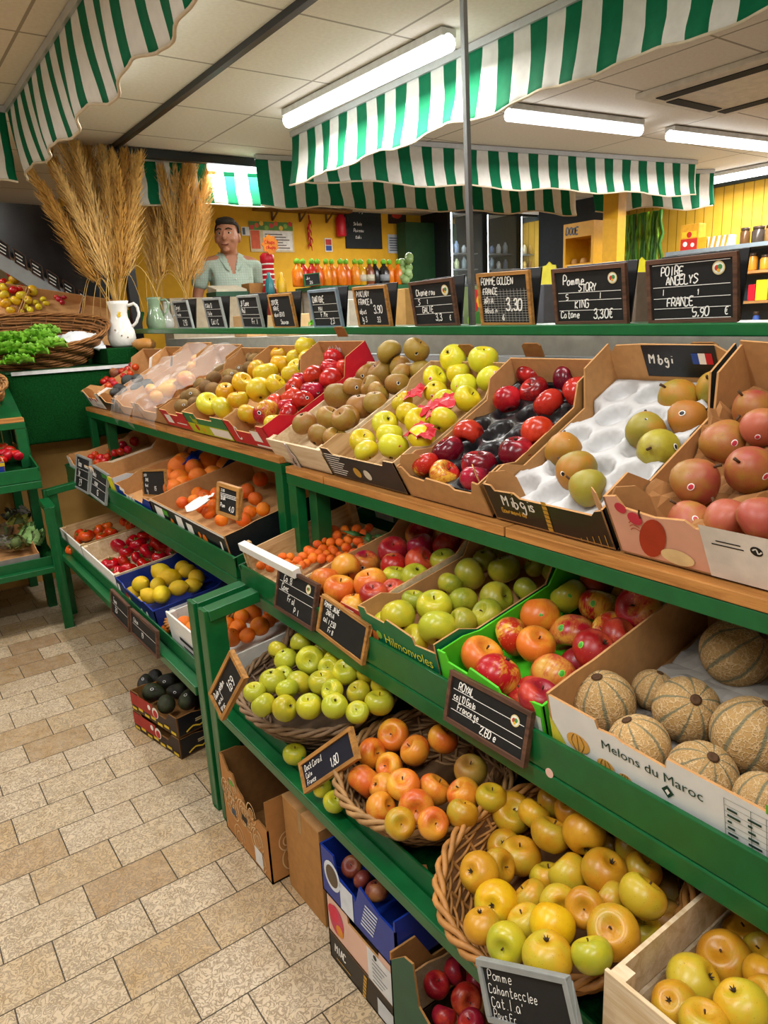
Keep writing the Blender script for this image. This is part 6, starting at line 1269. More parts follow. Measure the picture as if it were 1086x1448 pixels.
# fire extinguisher and chilli string
y0, y1, z0, z1 = onwall(471, 335, 485, 295); c = V((XW+.05, (y0+y1)/2, z0)); H = z1-z0; rt = thing('fire_extinguisher', 'small red fire extinguisher on the yellow wall beside the chalk board', 'fire extinguisher', c)
b = B(); b.lathe([(0, 0), (.045, 0), (.05, .01), (.05, H*.62), (.03, H*.74), (.015, H*.78), (0, H*.78)], 16, None, 0, MX.Translation(c)); obj('cylinder', b, RED, rt)
b = B(); b.beam(c+V((0, 0, H*.76)), c+V((0, .0, H*.95)), .03, .03); b.beam(c+V((0, 0, H*.9)), c+V((0, -.06, H*.98)), .014, .012); obj('valve', b, BLACK, rt)
b = B(); b.tube([c+V((.02, 0, H*.85)), c+V((.05, .05, H*.7)), c+V((.05, .055, H*.3))], .008, 6); obj('hose', b, BLACK, rt)
y0, y1, z0, z1 = onwall(431, 350, 440, 306); c = V((XW+.035, (y0+y1)/2, z0)); H = z1-z0; rt = thing('chilli_string', 'string of dried red chillies hanging from the wall shelf', 'chillies', c)
b = B(); b.tube([c+V((0, 0, H*.1)), c+V((0, 0, H+.06))], .003, 5); obj('string', b, PST, rt)
rn = random.Random(2)
for k in range(16):
    b = B(); p = c+V((0, 0, H*(1-k/16))); a = rn.uniform(0, 6.28); b.tube([p, p+V((.018*math.cos(a), .02*math.sin(a), -.02)), p+V((.02*math.cos(a), .024*math.sin(a), -.055))], lambda t: .008*(1-t)+.002, 5); obj('chilli', b, RED, rt)
for (xa_, xb_, yy, lb) in ((246, 286, 290, 'short wooden wall shelf behind the pampas'), (364, 492, 297, 'long wooden wall shelf with baskets above the poster')):
    a, c = RX(xa_, yy+2, XW+.10), RX(xb_, yy-1, XW+.10); z = (a.z+c.z)/2; rt = thing('wall_shelf', lb, 'shelf', (XW+.1, (a.y+c.y)/2, z))
    b = B(); b.box((XW, a.y, z-.012), (XW+.18, c.y, z+.012)); obj('board', b, wood('#8a6226', '#5a3c18', 'y', 5), rt)
    for f in (.2, .5, .8):
        yq = a.y+(c.y-a.y)*f; b = B(); b.box((XW, yq-.008, z-.09), (XW+.012, yq+.008, z-.012)); b.beam((XW+.006, yq, z-.085), (XW+.14, yq, z-.012), .012, .012); obj('bracket', b, M('#6a4a20'), rt)
    if xb_ > 300:
        for k in range(9):
            yq = a.y+(c.y-a.y)*(.06+.11*k); w_ = [.05, .03, .06, .03, .07, .05, .03, .06, .05][k]; h_ = [.08, .13, .07, .12, .09, .1, .14, .08, .11][k]; cc = V((XW+.09, yq, z+.0125))
            b = B(); b.lathe([(0, 0), (w_*.8, 0), (w_, h_*.3), (w_*.9, h_*.7), (w_*.4, h_*.9), (w_*.35, h_), (0, h_)], 14, None, 0, MX.Translation(cc)); tag(obj(['jar', 'bottle', 'pot'][k % 3], b, [M('#3a2c20', .4), M('#6a4a28', .5), M('#8a6a3a', .6), M('#2a2a28', .3)][k % 4]), f'dark {["jar", "bottle", "pot"][k % 3]} on the long wooden wall shelf, {ORD[k]} from the pampas', 'container', 'containers on the long wall shelf')
# green panel, fridges
y0, y1, z0, z1 = onwall(577, 420, 634, 262, -6.2); b = B(); b.box((-6.35, y0, .42), (-6.2, y1+.1, 2.3)); struct('wall_panel', b, M('#123a1e', .6, .2, 8))
XF = -6.0
def glassmat():
    t = NT('door_glass'); t.b.inputs['Alpha'].default_value = .10; return t.out('#d8e4e4', .05, .5)
GLASS = glassmat()
def pz(px, py, X=XF): return RX(px, py, X)
ya, yb = pz(631, 300).y, pz(777, 300).y; ZF = pz(631, 281).z; wF = (yb-ya)/3
for k in range(3):
    a, c = ya+wF*k, ya+wF*(k+1); rt = thing('display_fridge', ['tall glass-door fridge with a bright lit strip beside the green panel', 'tall glass-door fridge of pale cans, middle of three', 'tall glass-door fridge of golden products at the end of the row'][k], 'fridge', (XF-.3, (a+c)/2, .42), 'glass-door fridges')
    for lo, hi, nm in (((XF-.6, a, .42), (XF, a+.03, ZF), 'side_panel'), ((XF-.6, c-.03, .42), (XF, c, ZF), 'side_panel'), ((XF-.6, a+.03, ZF-.08), (XF, c-.03, ZF), 'header'), ((XF-.6, a+.03, .42), (XF, c-.03, .75), 'plinth'), ((XF-.6, a+.03, .75), (XF-.58, c-.03, ZF-.08), 'back')):
        b = B(); b.box(lo, hi); obj(nm, b, BLACK if nm != 'back' else [M('#4a5052'), M('#3a3c3c'), M('#c89a48')][k], rt)
    for j in range(8):
        b = B(); b.box((XF-.56, a+.035, .86+.16*j), (XF-.05, c-.035, .872+.16*j)); obj('shelf', b, M('#8a9296', .4), rt)
    b = B(); b.box((XF-.05, a+.085, .78), (XF-.03, a+.10, ZF-.1)); obj('light_strip', b, EM('#e8f6ff', 24 if k == 0 else 10+15*(k == 2)), rt)
    b = B()
    for lo, hi in (((XF, a+.004, .76), (XF+.025, a+.035, ZF-.09)), ((XF, c-.035, .76), (XF+.025, c-.004, ZF-.09)), ((XF, a+.035, ZF-.13), (XF+.025, c-.035, ZF-.09)), ((XF, a+.035, .76), (XF+.025, c-.035, .8))): b.box(lo, hi)
    obj('door_frame', b, M('#26282a', .35, .1, 40, 0, .5, .3), rt)
    b = B(); b.box((XF+.010, a+.035, .80), (XF+.014, c-.035, ZF-.13)); obj('door_glass', b, GLASS, rt)
    b = B(); b.beam((XF+.035, c-.045, 1.1), (XF+.035, c-.045, 1.6), .014, .02); obj('door_handle', b, M('#b9bcc0', .3, .05, 40, 0, .5, .8), rt)
    for j in range(3, 8):
        for i in range(4):
            hh = .085+.02*((i+j+k) % 3); cc = V((XF-.12, a+.13+(wF-.2)*i/3, .8725+.16*j)); b = B(); b.lathe([(0, 0), (.026, 0), (.028, hh*.7), (.014, hh*.88), (.014, hh), (0, hh)], 10, None, 0, MX.Translation(cc))
            col = [['#b9c4c8', '#c8d2a0', '#9ab0b8', '#8aa0c0'], ['#c2c8cc', '#8a9aa8', '#d0d4d8', '#6a7a9a'], ['#d0a040', '#e0b858', '#c88a38', '#d8c8a0']][k][(i+2*j) % 4]
            tag(obj('drink_bottle', b, M(col, .35, .1)), f'small drink bottle in the {["lit", "middle", "golden"][k]} fridge, shelf {["", "", "", "one", "two", "three", "four", "five"][j]}, {ORD[i]} along', 'bottle', 'drinks in the fridges')
# yellow cabinet, column, bamboo panel, grey shelves
YC = 5.3; a, c = RY(797, 318, YC), RY(838, 384, YC); rt = thing('yellow_cabinet', 'yellow open cabinet with a dark printed header beyond the fridges', 'cabinet', (a.x, YC, .42)); zT = a.z
for lo, hi, nm in (((a.x, YC, .42), (a.x+.025, YC+.35, zT), 'side_panel'), ((c.x-.025, YC, .42), (c.x, YC+.35, zT), 'side_panel'), ((a.x+.025, YC, zT-.12), (c.x-.025, YC+.35, zT), 'header'), ((a.x+.025, YC, zT-.36), (c.x-.025, YC+.35, zT-.34), 'shelf'), ((a.x+.025, YC+.32, .42), (c.x-.025, YC+.35, zT-.12), 'back')):
    b = B(); b.box(lo, hi); obj(nm, b, M('#d9a21c', .5, .06), rt)
b = B(); chalk(b, 'DOOE', 0, 0, .05, frame(V((a.x+.03, YC-.001, zT-.09)), V((1, 0, 0)), V((0, 0, 1)), V((0, -1, 0))), .014, .001, .7); obj('lettering', b, BLACK, rt)
for k in range(3): cc = V((a.x+.06+(c.x-a.x-.12)*k/2, YC+.08, zT-.3395)); b = B(); b.lathe([(0, 0), (.028, .0), (.032, .02), (.02, .045), (0, .05)], 12, None, 0, MX.Translation(cc)); tag(obj('bread_roll', b, M('#c89a5a', .7, .15)), f'bread roll in the yellow open cabinet, {ORD[k]} along', 'bread', 'bread rolls in the yellow cabinet')
a, c = RY(853, 300, 5.0), RY(874, 300, 5.0); b = B(); b.box((a.x, 5.0, .42), (c.x, 5.1, 2.4)); struct('wall_column', b, M('#d6a01e', .5, .06))
a, c = RY(762, 300, 6.1), RY(853, 300, 6.1); b = B(); b.box((a.x, 6.1, .42), (c.x+.1, 6.14, 2.4)); struct('wall_partition', b, M('#15181a', .5, .2))
YB = 6.05; a, c = RY(876, 300, YB), RY(938, 300, YB); rt = thing('bamboo_panel', 'panel of upright green bamboo stalks beside the yellow column', 'panel', ((a.x+c.x)/2, YB, .42))
nb2 = 17; rn = random.Random(6)
for k in range(nb2):
    x = a.x+(c.x-a.x)*(k+.5)/nb2; r = (c.x-a.x)/nb2*.55; pts = [V((x+rn.uniform(-.005, .005), YB+rn.uniform(-.02, .02), .42+1.75*i/18)) for i in range(19)]; jn = rn.randrange(3)
    b = B(); b.tube(pts, lambda t, r=r, jn=jn: r*(1.12 if (round(t*18)+jn) % 4 == 0 else 1), 8); obj('stalk', b, M(['#2f6a1a', '#4a8a1f', '#1f5214', '#6a9a24'][rn.randrange(4)], .45, .25, 20), rt)
YS = 5.6; a, c = RY(940, 362, YS), RY(1096, 338, YS); GR = M('#7d8a92', .5, .08); zt = (a.z+c.z)/2+.01
rt = thing('shelf_unit', 'grey wooden shelf unit of jars and packets below the yellow planks', 'shelf unit', ((a.x+c.x)/2, YS+.15, .42)); x0_, x1_ = a.x, 1.2
b = B(); b.box((x0_, YS, zt-.03), (x1_, YS+.35, zt)); obj('top', b, GR, rt)
b = B(); b.box((x0_, YS+.33, .42), (x1_, YS+.35, zt-.03)); obj('back', b, M('#5a666e', .6), rt)
xd_ = [x0_]+[RY(q_, 360, YS).x for q_ in (1012,)]+[x1_-.03]
for x in xd_: b = B(); b.box((x, YS, .42), (x+.03, YS+.33, zt-.03)); obj('upright', b, GR, rt)
for (xx0, xx1, dz_) in ((xd_[1]+.03, xd_[2], .20), (xd_[1]+.03, xd_[2], .42), (xd_[1]+.03, xd_[2], .66), (xd_[0]+.03, xd_[1], .30), (xd_[0]+.03, xd_[1], .6)):
    b = B(); b.box((xx0, YS+.01, zt-dz_-.02), (xx1, YS+.33, zt-dz_)); obj('shelf', b, wood('#b98a52', '#8a5f30', 'x', 5), rt)
def pack(name, label, cat, px0, px1, z, h, mat, y=None, fn=None, mats=None, round_=False, dep=.1, group=None):
    y = y or YS+.06; xa2, xb2 = RY(px0, 330, y).x, RY(px1, 330, y).x; rt = thing(name, label, cat, ((xa2+xb2)/2, y, z), group)
    if round_:
        r = (xb2-xa2)/2; b = B(); b.lathe([(0, 0), (r*.94, 0), (r, .01), (r, h*.7), (r*.8, h*.8), (r*.8, h*.82)], 16, None, 0, MX.Translation(((xa2+xb2)/2, y+r, z))); obj('body', b, mat, rt)
        b = B(); b.lathe([(0, h*.82), (r*.85, h*.82), (r*.85, h), (0, h)], 16, None, 0, MX.Translation(((xa2+xb2)/2, y+r, z))); obj('lid', b, M('#4a3a2a', .4), rt)
    else:
        b = B(); b.box((xa2, y, z), (xb2, y+dep, z+h)); obj('body', b, mat, rt, .004)
        if fn: b = B(); fn(b, frame(V((xa2, y, z)), V((1, 0, 0)), V((0, 0, 1)), V((0, -1, 0))), xb2-xa2, h); obj('print', b, mats, rt)
    return rt
Zt = zt+.0005
pack('gift_bag', 'red and yellow printed bag on top of the grey shelf unit', 'bag', 962, 988, Zt, .20, M('#d9a02a'), fn=lambda b, mx, w, h: (rect(b, w*.05, 0, w*.95, h*.45, mx, .001, 0), rect(b, w*.1, h*.5, w*.9, h*.72, mx, .001, 1), disc(b, w*.3, h*.25, w*.12, mx, .0013, 2), disc(b, w*.7, h*.2, w*.1, mx, .0013, 2), disc(b, w*.5, h*.6, w*.14, mx, .0013, 0)), mats=[M('#c02a20'), M('#e8c22a'), INKW])
pack('carton_box', 'small yellow box next to the red and yellow bag', 'box', 987, 999, Zt, .09, M('#d8a21f'))
pack('carton_box', 'white and orange striped box on top of the grey shelf unit', 'box', 1001, 1032, Zt, .085, M('#d9d6cc'), fn=lambda b, mx, w, h: [b.add([(w*(.05+.24*k), 0, .001), (w*(.15+.24*k), 0, .001), (w*(.25+.24*k), h, .001), (w*(.13+.24*k), h, .001)], [(0, 1, 2, 3)], 0, False, mx) for k in range(4)], mats=[M('#d9922a')])
for k, (p0_, p1_, cc) in enumerate([(1044, 1057, '#6a4a2a'), (1059, 1077, '#4a4038'), (1078, 1094, '#8a6a3a')]): pack('glass_jar', f'glass jar with a dark lid on top of the grey shelf unit, {ORD[k]} along', 'jar', p0_, p1_, Zt, .12, M(cc, .25), round_=True, group='jars on the grey shelf unit')
z2 = zt-.20+.0005
for k, (p0_, p1_, cc, hh) in enumerate([(1038, 1053, '#d8a81f', .09), (1058, 1071, '#c8862a', .13), (1075, 1090, '#d8922a', .11)]): pack('glass_jar', f'amber jar on the second board of the grey shelf unit, {ORD[k]} along', 'jar', p0_, p1_, z2, hh, M(cc, .3), round_=True, group='amber jars on the grey shelf unit')
z3 = zt-.42+.0005
pack('carton_box', 'red packet on the third board of the grey shelf unit', 'box', 1064, 1074, z3, .12, RED); pack('carton_box', 'bright yellow packet on the third board of the grey shelf unit', 'box', 1075, 1092, z3, .15, M('#e0cf1f'))
z4 = zt-.66+.0005
pack('spray_can', 'blue patterned can on the lowest visible board of the grey shelf unit', 'can', 1072, 1082, z4, .16, M('#3a5aa8'), round_=True); pack('glass_jar', 'small red jar beside the blue patterned can', 'jar', 1060, 1070, z4, .09, M('#a8302a'), round_=True)
z5 = zt-.30+.0005
for k in range(4): pack('glass_jar', f'pale jar in the open bay of the grey shelf unit, {ORD[k]} along', 'jar', 966+11*k, 975+11*k, z5, .10+.02*(k % 2), M(['#c9c4b8', '#8a7a6a', '#b8b0a8', '#6a6a6a'][k], .4), round_=True, group='pale jars in the grey shelf bay')
# juice counter, bottles, garlic net
CX0 = -4.55; P0, P1 = RX(470, 412, CX0), RX(590, 394, CX0); zc = (P0.z+P1.z)/2-.0
rt = thing('juice_counter', 'green counter carrying the row of netted fruit and juice bottles', 'counter', (CX0-.2, (P0.y+P1.y)/2, .42))
b = B(); b.box((CX0-.36, P0.y-.1, zc-.03), (CX0, P1.y+.05, zc)); obj('counter_top', b, GREEN, rt, .003)
b = B(); b.box((CX0-.34, P0.y-.08, .42), (CX0-.02, P1.y+.03, zc-.03)); obj('body', b, M('#b8b4a8', .6), rt)
BC = ['#e87a12', '#c0281e', '#b8231c', '#e0641a', '#ee8a12', '#e88212', '#ea7a14', '#e06a12', '#ee8e16', '#d8a21a', '#8a4a2a', '#1c1c1e', '#26201e', '#e88012', '#e8760f']
for k in range(15):
    f = k/14; px_ = 424+f*142; q = RX(px_, 400, CX0-.08); hh = .155; r = .036 if k % 3 else .042; cc = V((CX0-.10-.02*(k % 2), q.y, zc+.0005)); rt = thing('juice_bottle', f'{["orange", "red", "dark red", "orange", "orange", "golden", "orange", "amber", "golden", "yellow-brown", "brown striped", "black", "black labelled", "orange", "bright orange"][k]} bottle in the row on the green counter, {ORD[k]} from the till', 'bottle', cc, 'bottles in a row on the green counter')
    b = B(); b.lathe([(0, 0), (r*.9, 0), (r, .012), (r, hh*.66), (r*.7, hh*.82), (r*.36, hh*.92), (r*.36, hh), (0, hh)], 14, None, 0, MX.Translation(cc)); obj('body', b, M(BC[k], .25, .12, 40, 0, .5), rt)
    b = B(); b.lathe([(0, hh), (r*.5, hh), (r*.55, hh+.02), (r*.2, hh+.035), (0, hh+.035)], 10, None, 0, MX.Translation(cc)); obj('cap', b, M('#7ac02a', .5), rt)
    if k in (9, 10, 12): b = B(); b.lathe([(r+.0008, hh*.2), (r+.0008, hh*.5)], 14, None, 0, MX.Translation(cc)); obj('label', b, M('#d8d0b8' if k != 12 else '#9aa0a8', .5), rt)
rn = random.Random(9)
for k in range(11):
    q = RX(575+rn.uniform(-7, 8), 400-k*3.6, CX0-.08); q.x += rn.uniform(-.04, .03); b = B(); b.add([v.co*.034 for v in shape('ball', 0).vertices], [tuple(p.vertices) for p in shape('ball', 0).polygons], 0, True, MX.Translation((q.x, q.y, max(q.z, zc+.035))))
    tag(obj('lime', b, FM['lime']()), f'pale green lime in the hanging cluster at the counter end, {ORD[k]} from the bottom', 'lime', 'limes in the hanging cluster')
pr = RX(466, 400, CX0-.02); sign('tiny dark label board standing on the green counter', (430, 388), (452, 385), (452, 403), (430, 405), (CX0+.02, 0, 0), (1, 0, 0), [('Jus', .1, .55, .25), ('3,5', .3, .1, .25)], M('#2a6a3a'), (), fw=.006, group='small boards in the shop beyond')
# sweet stand, till, parcels
q = RX(385, 410, -4.75); zb = q.z; rt = thing('sweet_stand', 'red lollipop stand with a sun-shaped orange sign on top', 'stand', (q.x, q.y, .42))
b = B(); b.box((q.x-.10, q.y-.04, .42), (q.x+.02, q.y+.03, zb-.02)); obj('post', b, M('#8a2a22'), rt)
b = B(); b.lathe([(0, 0), (.05, 0), (.05, .03), (.042, .04), (.042, .2), (.05, .21), (.05, .25), (.03, .27), (0, .27)], 16, None, 0, MX.Translation((q.x-.04, q.y, zb-.02))); obj('drum', b, RED, rt)
for k in range(5): b = B(); b.lathe([(.0435, .05+.035*k), (.0435, .06+.035*k)], 16, None, 0, MX.Translation((q.x-.04, q.y, zb-.02))); obj('stripe', b, INKW, rt)
cS = V((q.x+.012, q.y+.005, zb+.30)); b = B(); b.prism([((.055+.012*(k % 2))*math.cos(k*.349), (.055+.012*(k % 2))*math.sin(k*.349)) for k in range(18)], .008, frame(cS, V((0, 1, 0)), V((0, 0, 1)), V((1, 0, 0)))); obj('sun_sign', b, M('#ee8a14', .5), rt)
b = B(); F = frame(cS+V((.0085, 0, 0)), V((0, 1, 0)), V((0, 0, 1)), V((1, 0, 0))); chalk(b, 'Chups', -.042, .004, .026, F, .005, .001); chalk(b, 'chupa', -.036, -.028, .024, F, .005, .001); obj('lettering', b, M('#d8281a'), rt)
boxthing('till_counter', 'pale service counter in front of the shopkeeper', 'counter', (-5.0, 1.75, .42), (-4.82, 2.75, RX(330, 416, -4.9).z-.02), M('#a89a80', .6))
zt_ = RX(330, 416, -4.9).z-.0195
rt = thing('cash_till', 'green based till with a pale sloping top before the shopkeeper', 'till', (-4.9, 2.2, zt_)); ya2, yb2 = RX(303, 410, -4.85).y, RX(350, 410, -4.85).y
b = B(); b.box((-5.0, ya2, zt_), (-4.83, yb2, zt_+.035)); obj('base', b, M('#1f4a34', .5), rt, .003)
b = B(); b.add([(-5.0, ya2+.01, zt_+.036), (-4.84, ya2+.01, zt_+.036), (-4.84, yb2-.01, zt_+.036), (-5.0, yb2-.01, zt_+.036), (-5.0, ya2+.01, zt_+.085), (-4.84, ya2+.01, zt_+.05), (-4.84, yb2-.01, zt_+.05), (-5.0, yb2-.01, zt_+.085)], [(0, 3, 2, 1), (4, 5, 6, 7), (0, 1, 5, 4), (1, 2, 6, 5), (2, 3, 7, 6), (3, 0, 4, 7)]); obj('top', b, M('#c8bfa8', .5), rt)
ya2, yb2 = RX(353, 410, -4.85).y, RX(378, 410, -4.85).y; boxthing('cardboard_box', 'small brown box beside the till under the sweet stand', 'box', (-4.98, ya2, zt_), (-4.85, yb2-.02, zt_+.09), CARD2)
for k, (px_, cc) in enumerate([(382, '#2a6a70'), (399, '#c8a01f')]):
    q = RX(px_, 412, -4.7); b = B(); b.lathe([(0, 0), (.032, 0), (.035, .02), (.03, .09), (.012, .12), (.012, .15), (0, .15)], 14, None, 0, MX.Translation((q.x, q.y, zt_))); tag(obj('bottle', b, M(cc, .3)), ['dark teal bottle at the foot of the sweet stand', 'yellow bottle at the foot of the sweet stand'][k], 'bottle')
# crates and greens just behind the ledge
YB2 = 1.78
for k, (px_, py_, r_, sd) in enumerate([(450, 459, 12, 2), (555, 458, 13, 3), (630, 458, 12, 6), (412, 458, 9, 7), (722, 455, 9, 12)]):
    p = RY(px_, py_, YB2); lettuce(f'loose lettuce behind the ledge boards, {ORD[k]} from the till side', px_, py_, r_, ['#6ab02a', '#5aa028', '#7ab83a', '#86b848', '#5a9a2a'][k], sd, RY(px_, py_, YB2), V((0, -1, .3)))
b = B(); b.box((-4.6, 1.62, .42), (1.9, 2.02, 1.29)); tag(obj('back_counter', b, M('#a59f92', .6)), 'long low grey counter running behind the ledge boards', 'counter')
for k, (p0_, p1_, hh, m_) in enumerate([(334, 352, .10, '#b89060'), (380, 412, .09, '#c8a878'), (488, 500, .13, '#d8d2c4'), (562, 580, .15, '#c89a58'), (756, 775, .12, '#5a5a60'), (890, 905, .13, '#7a6a5a')]):
    xa2, xb2 = RY(p0_, 450, 1.70).x, RY(p1_, 450, 1.70).x; boxthing('carton_box', f'{["small brown", "pale brown", "white", "tan", "grey", "dull brown"][k]} box on the counter behind the ledge boards, {ORD[k]} from the till side', 'box', (xa2, 1.68, 1.2905), (xb2, 1.80, 1.30+hh), M(m_, .7))
q0, q1_ = RY(657, 405, 1.62), RY(680, 462, 1.62); rt = thing('picture_card', 'picture card with red and yellow blooms behind the squared price board', 'card', ((q0.x+q1_.x)/2, 1.64, 1.2)); b = B(); b.box((q0.x-.03, 1.64, 1.2905), (q1_.x+.02, 1.646, q0.z)); obj('card', b, M('#7a8a5a'), rt)
b = B(); F = frame(V((q0.x-.03, 1.64, q1_.z)), V((1, 0, 0)), V((0, 0, 1)), V((0, -1, 0))); w_, h_ = q1_.x-q0.x+.05, q0.z-q1_.z
disc(b, w_*.45, h_*.72, h_*.2, F, .001, 0); disc(b, w_*.7, h_*.62, h_*.18, F, .0013, 1); disc(b, w_*.4, h_*.5, h_*.16, F, .0016, 0); disc(b, w_*.6, h_*.2, h_*.17, F, .001, 2); disc(b, w_*.3, h_*.16, h_*.14, F, .0013, 3); obj('print', b, [M('#c8241a'), M('#e8b01a'), M('#3a7a2a'), M('#8ab84a')], rt)
q = RY(776, 398, 1.9); b = B(); b.prism([((.036+.005*(k % 2))*math.cos(k*.314)*1.1, (.036+.005*(k % 2))*math.sin(k*.314)*1.5) for k in range(20)], .004, frame(V((q.x, 1.9, q.z)), V((1, 0, 0)), V((0, 0, 1)), V((0, 1, 0)))); b.box((q.x-.004, 1.9, 1.2905), (q.x+.004, 1.904, q.z-.03)); tag(obj('star_card', b, M('#ecdf4a', .6)), 'yellow star-shaped price card between two ruled boards', 'card')
q = RY(906, 395, 1.9); b = B(); b.prism([((.036+.005*(k % 2))*math.cos(k*.314)*1.0, (.036+.005*(k % 2))*math.sin(k*.314)*1.5) for k in range(20)], .004, frame(V((q.x, 1.9, q.z)), V((1, 0, 0)), V((0, 0, 1)), V((0, 1, 0)))); b.box((q.x-.004, 1.9, 1.2905), (q.x+.004, 1.904, q.z-.03)); tag(obj('star_card', b, M('#ecdf2a', .6)), 'yellow star-shaped price card beside the large near board', 'card')
# ceiling cassette
a = RZ(1035, 122, 2.395); rt = thing('air_conditioner', 'ceiling air conditioner cassette with dark slots', 'air conditioner', a)
b = B(); b.box((a.x-.32, a.y-.35, 2.372), (a.x+.5, a.y+.45, 2.399)); obj('frame_panel', b, M('#d6cfc4', .5), rt, .006)
for lo, hi in (((a.x-.25, a.y-.27, 2.368), (a.x+.43, a.y-.19, 2.373)), ((a.x-.25, a.y+.30, 2.368), (a.x+.43, a.y+.38, 2.373)), ((a.x-.27, a.y-.15, 2.368), (a.x-.20, a.y+.26, 2.373))): b = B(); b.box(lo, hi); obj('slot', b, M('#1c1c1c', .8), rt)
# ------------------------------------------------------------------ the shopkeeper
def skin_mesh(chains, extra=None, voxel=.008, sub=2):
    """one continuous surface grown around connected joints (position, radius)"""
    vs, es, rs, idx = [], [], [], {}
    for ch in chains:
        prev = None
        for p, r in ch:
            k = tuple(round(c, 4) for c in p)
            if k not in idx: idx[k] = len(vs); vs.append(p); rs.append(r if isinstance(r, tuple) else (r, r))
            if prev is not None and prev != idx[k]: es.append((prev, idx[k]))
            prev = idx[k]
    me = bpy.data.meshes.new('skel'); me.from_pydata(vs, es, []); o = bpy.data.objects.new('skel', me); COL.objects.link(o)
    o.modifiers.new('s', 'SKIN')
    for d, r in zip(me.skin_vertices[0].data, rs): d.radius = r
    me.skin_vertices[0].data[0].use_root = True
    m = o.modifiers.new('u', 'SUBSURF'); m.levels = sub
    dg = bpy.context.evaluated_depsgraph_get(); out = bpy.data.meshes.new_from_object(o.evaluated_get(dg))
    bpy.data.objects.remove(o); bpy.data.meshes.remove(me)
    if extra:
        bm = bmesh.new(); bm.from_mesh(out); bm2 = bpy.data.meshes.new('x'); bm2 = extra.mesh('x'); bm.from_mesh(bm2); bm.to_mesh(out); bm.free(); bpy.data.meshes.remove(bm2)
    if voxel:
        o = bpy.data.objects.new('r', out); COL.objects.link(o); m = o.modifiers.new('r', 'REMESH'); m.mode = 'VOXEL'; m.voxel_size = voxel; m.use_smooth_shade = True
        m = o.modifiers.new('sm', 'SMOOTH'); m.iterations = 3; m.factor = .5
        dg = bpy.context.evaluated_depsgraph_get(); r = bpy.data.meshes.new_from_object(o.evaluated_get(dg)); bpy.data.objects.remove(o); bpy.data.meshes.remove(out); out = r
    for p in out.polygons: p.use_smooth = True
    return out
def ell(b, c, r, mx=None):
    b.lathe([(math.sin(math.pi*i/16) if 0 < i < 16 else 0, math.cos(math.pi*i/16)) for i in range(17)], 20, lambda g, q, z: V((c[0]+r[0]*q*math.cos(g), c[1]+r[1]*q*math.sin(g), c[2]+r[2]*z)), 0, mx)
mp = RD(319, 310, 5.35); toC = V((-mp.x, -mp.y, 0)).normalized(); rt_ = V((rgt.x, rgt.y, 0)).normalized()
ff = (toC*.9+rt_*.25).normalized(); left = V((-ff.y, ff.x, 0)); MAN = frame(V((mp.x, mp.y, .421)), left, ff, V((0, 0, 1)))
hy = MX.Translation((0, .005, 1.455)) @ MX.Rotation(R(26), 4, 'Z') @ MX.Scale(1.13, 4) @ MX.Translation((0, 0, -1.505))
def fing(w, d, sd, curl):
    d = V(d).normalized(); s = V(sd).normalized(); n = d.cross(s); W = V(w); out = []
    for k in range(4):
        b0 = W+d*.07+s*(.027-.018*k); ln = [.068, .076, .07, .055][k]; out.append([(tuple(W), .022), (tuple(b0), .0105), (tuple(b0+d*ln*.45+n*curl*ln*.25), .0095), (tuple(b0+d*ln*.8+n*curl*ln*.8), .0085)])
    out.append([(tuple(W), .022), (tuple(W+d*.03+s*.034), .011), (tuple(W+d*.065+s*.05+n*curl*.02), .0095)])
    return out
pel, ch0, ch1, nk = ((0, 0, .93), (.155, .11)), ((0, .01, 1.12), (.15, .11)), ((0, 0, 1.32), (.165, .105)), ((0, -.01, 1.44), (.075, .065))
RW, LW = (-.275, .10, .93), (.23, .20, 1.19)
chains = [[pel, ch0, ch1, nk, ((0, .01, 1.49), .062), ((0, .02, 1.55), .064)]]
for sx, wr, el_ in ((-1, RW, (-.27, -.02, 1.14)), (1, LW, (.265, -.01, 1.14))):
    chains.append([ch1, ((sx*.15, -.01, 1.39), .07), ((sx*.205, -.01, 1.37), .058), (el_, .042), (tuple((V(el_)+V(wr))/2), .038), (wr, .026)])
    chains += fing(wr, V(wr)-V(el_), (0, .6, .8) if sx > 0 else (0, 1, 0), .5)
    chains.append([pel, ((sx*.095, 0, .84), .085), ((sx*.105, .012, .47), .056), ((sx*.105, -.02, .09), .038), ((sx*.115, .05, .035), .036), ((sx*.12, .15, .025), .03)])
hb = B(); ell(hb, (0, .015, 1.615), (.074, .092, .105), hy); ell(hb, (0, .045, 1.565), (.052, .055, .06), hy); ell(hb, (0, -.015, 1.64), (.076, .085, .085), hy)
ell(hb, (0, .112, 1.598), (.013, .018, .016), hy); ell(hb, (0, .103, 1.618), (.009, .014, .026), hy); ell(hb, (0, .095, 1.558), (.024, .012, .008), hy); ell(hb, (0, .092, 1.525), (.022, .016, .014), hy); ell(hb, (0, .093, 1.648), (.045, .012, .008), hy)
for s in (-1, 1): ell(hb, (s*.077, .0, 1.605), (.010, .02, .032), hy); ell(hb, (s*.04, .07, 1.59), (.022, .022, .02), hy)
SKIN = fruitmat('warm_skin', '#c98d6e', None, .5, '#bb7c5e', None, .5, vary=.0)
pe = thing('person', 'man in a pale green short-sleeved shirt standing behind the till, looking aside', 'person', MAN.translation, None, MAN.to_3x3())
me = skin_mesh(chains, hb, .006); me.transform(MAN); obj('body', me, SKIN, pe)
tor = [[((0, 0, .90), (.17, .125)), ((0, .01, 1.10), (.168, .128)), ((0, 0, 1.31), (.178, .118)), ((0, -.012, 1.43), (.085, .075)), ((0, -.008, 1.475), (.068, .066))]]
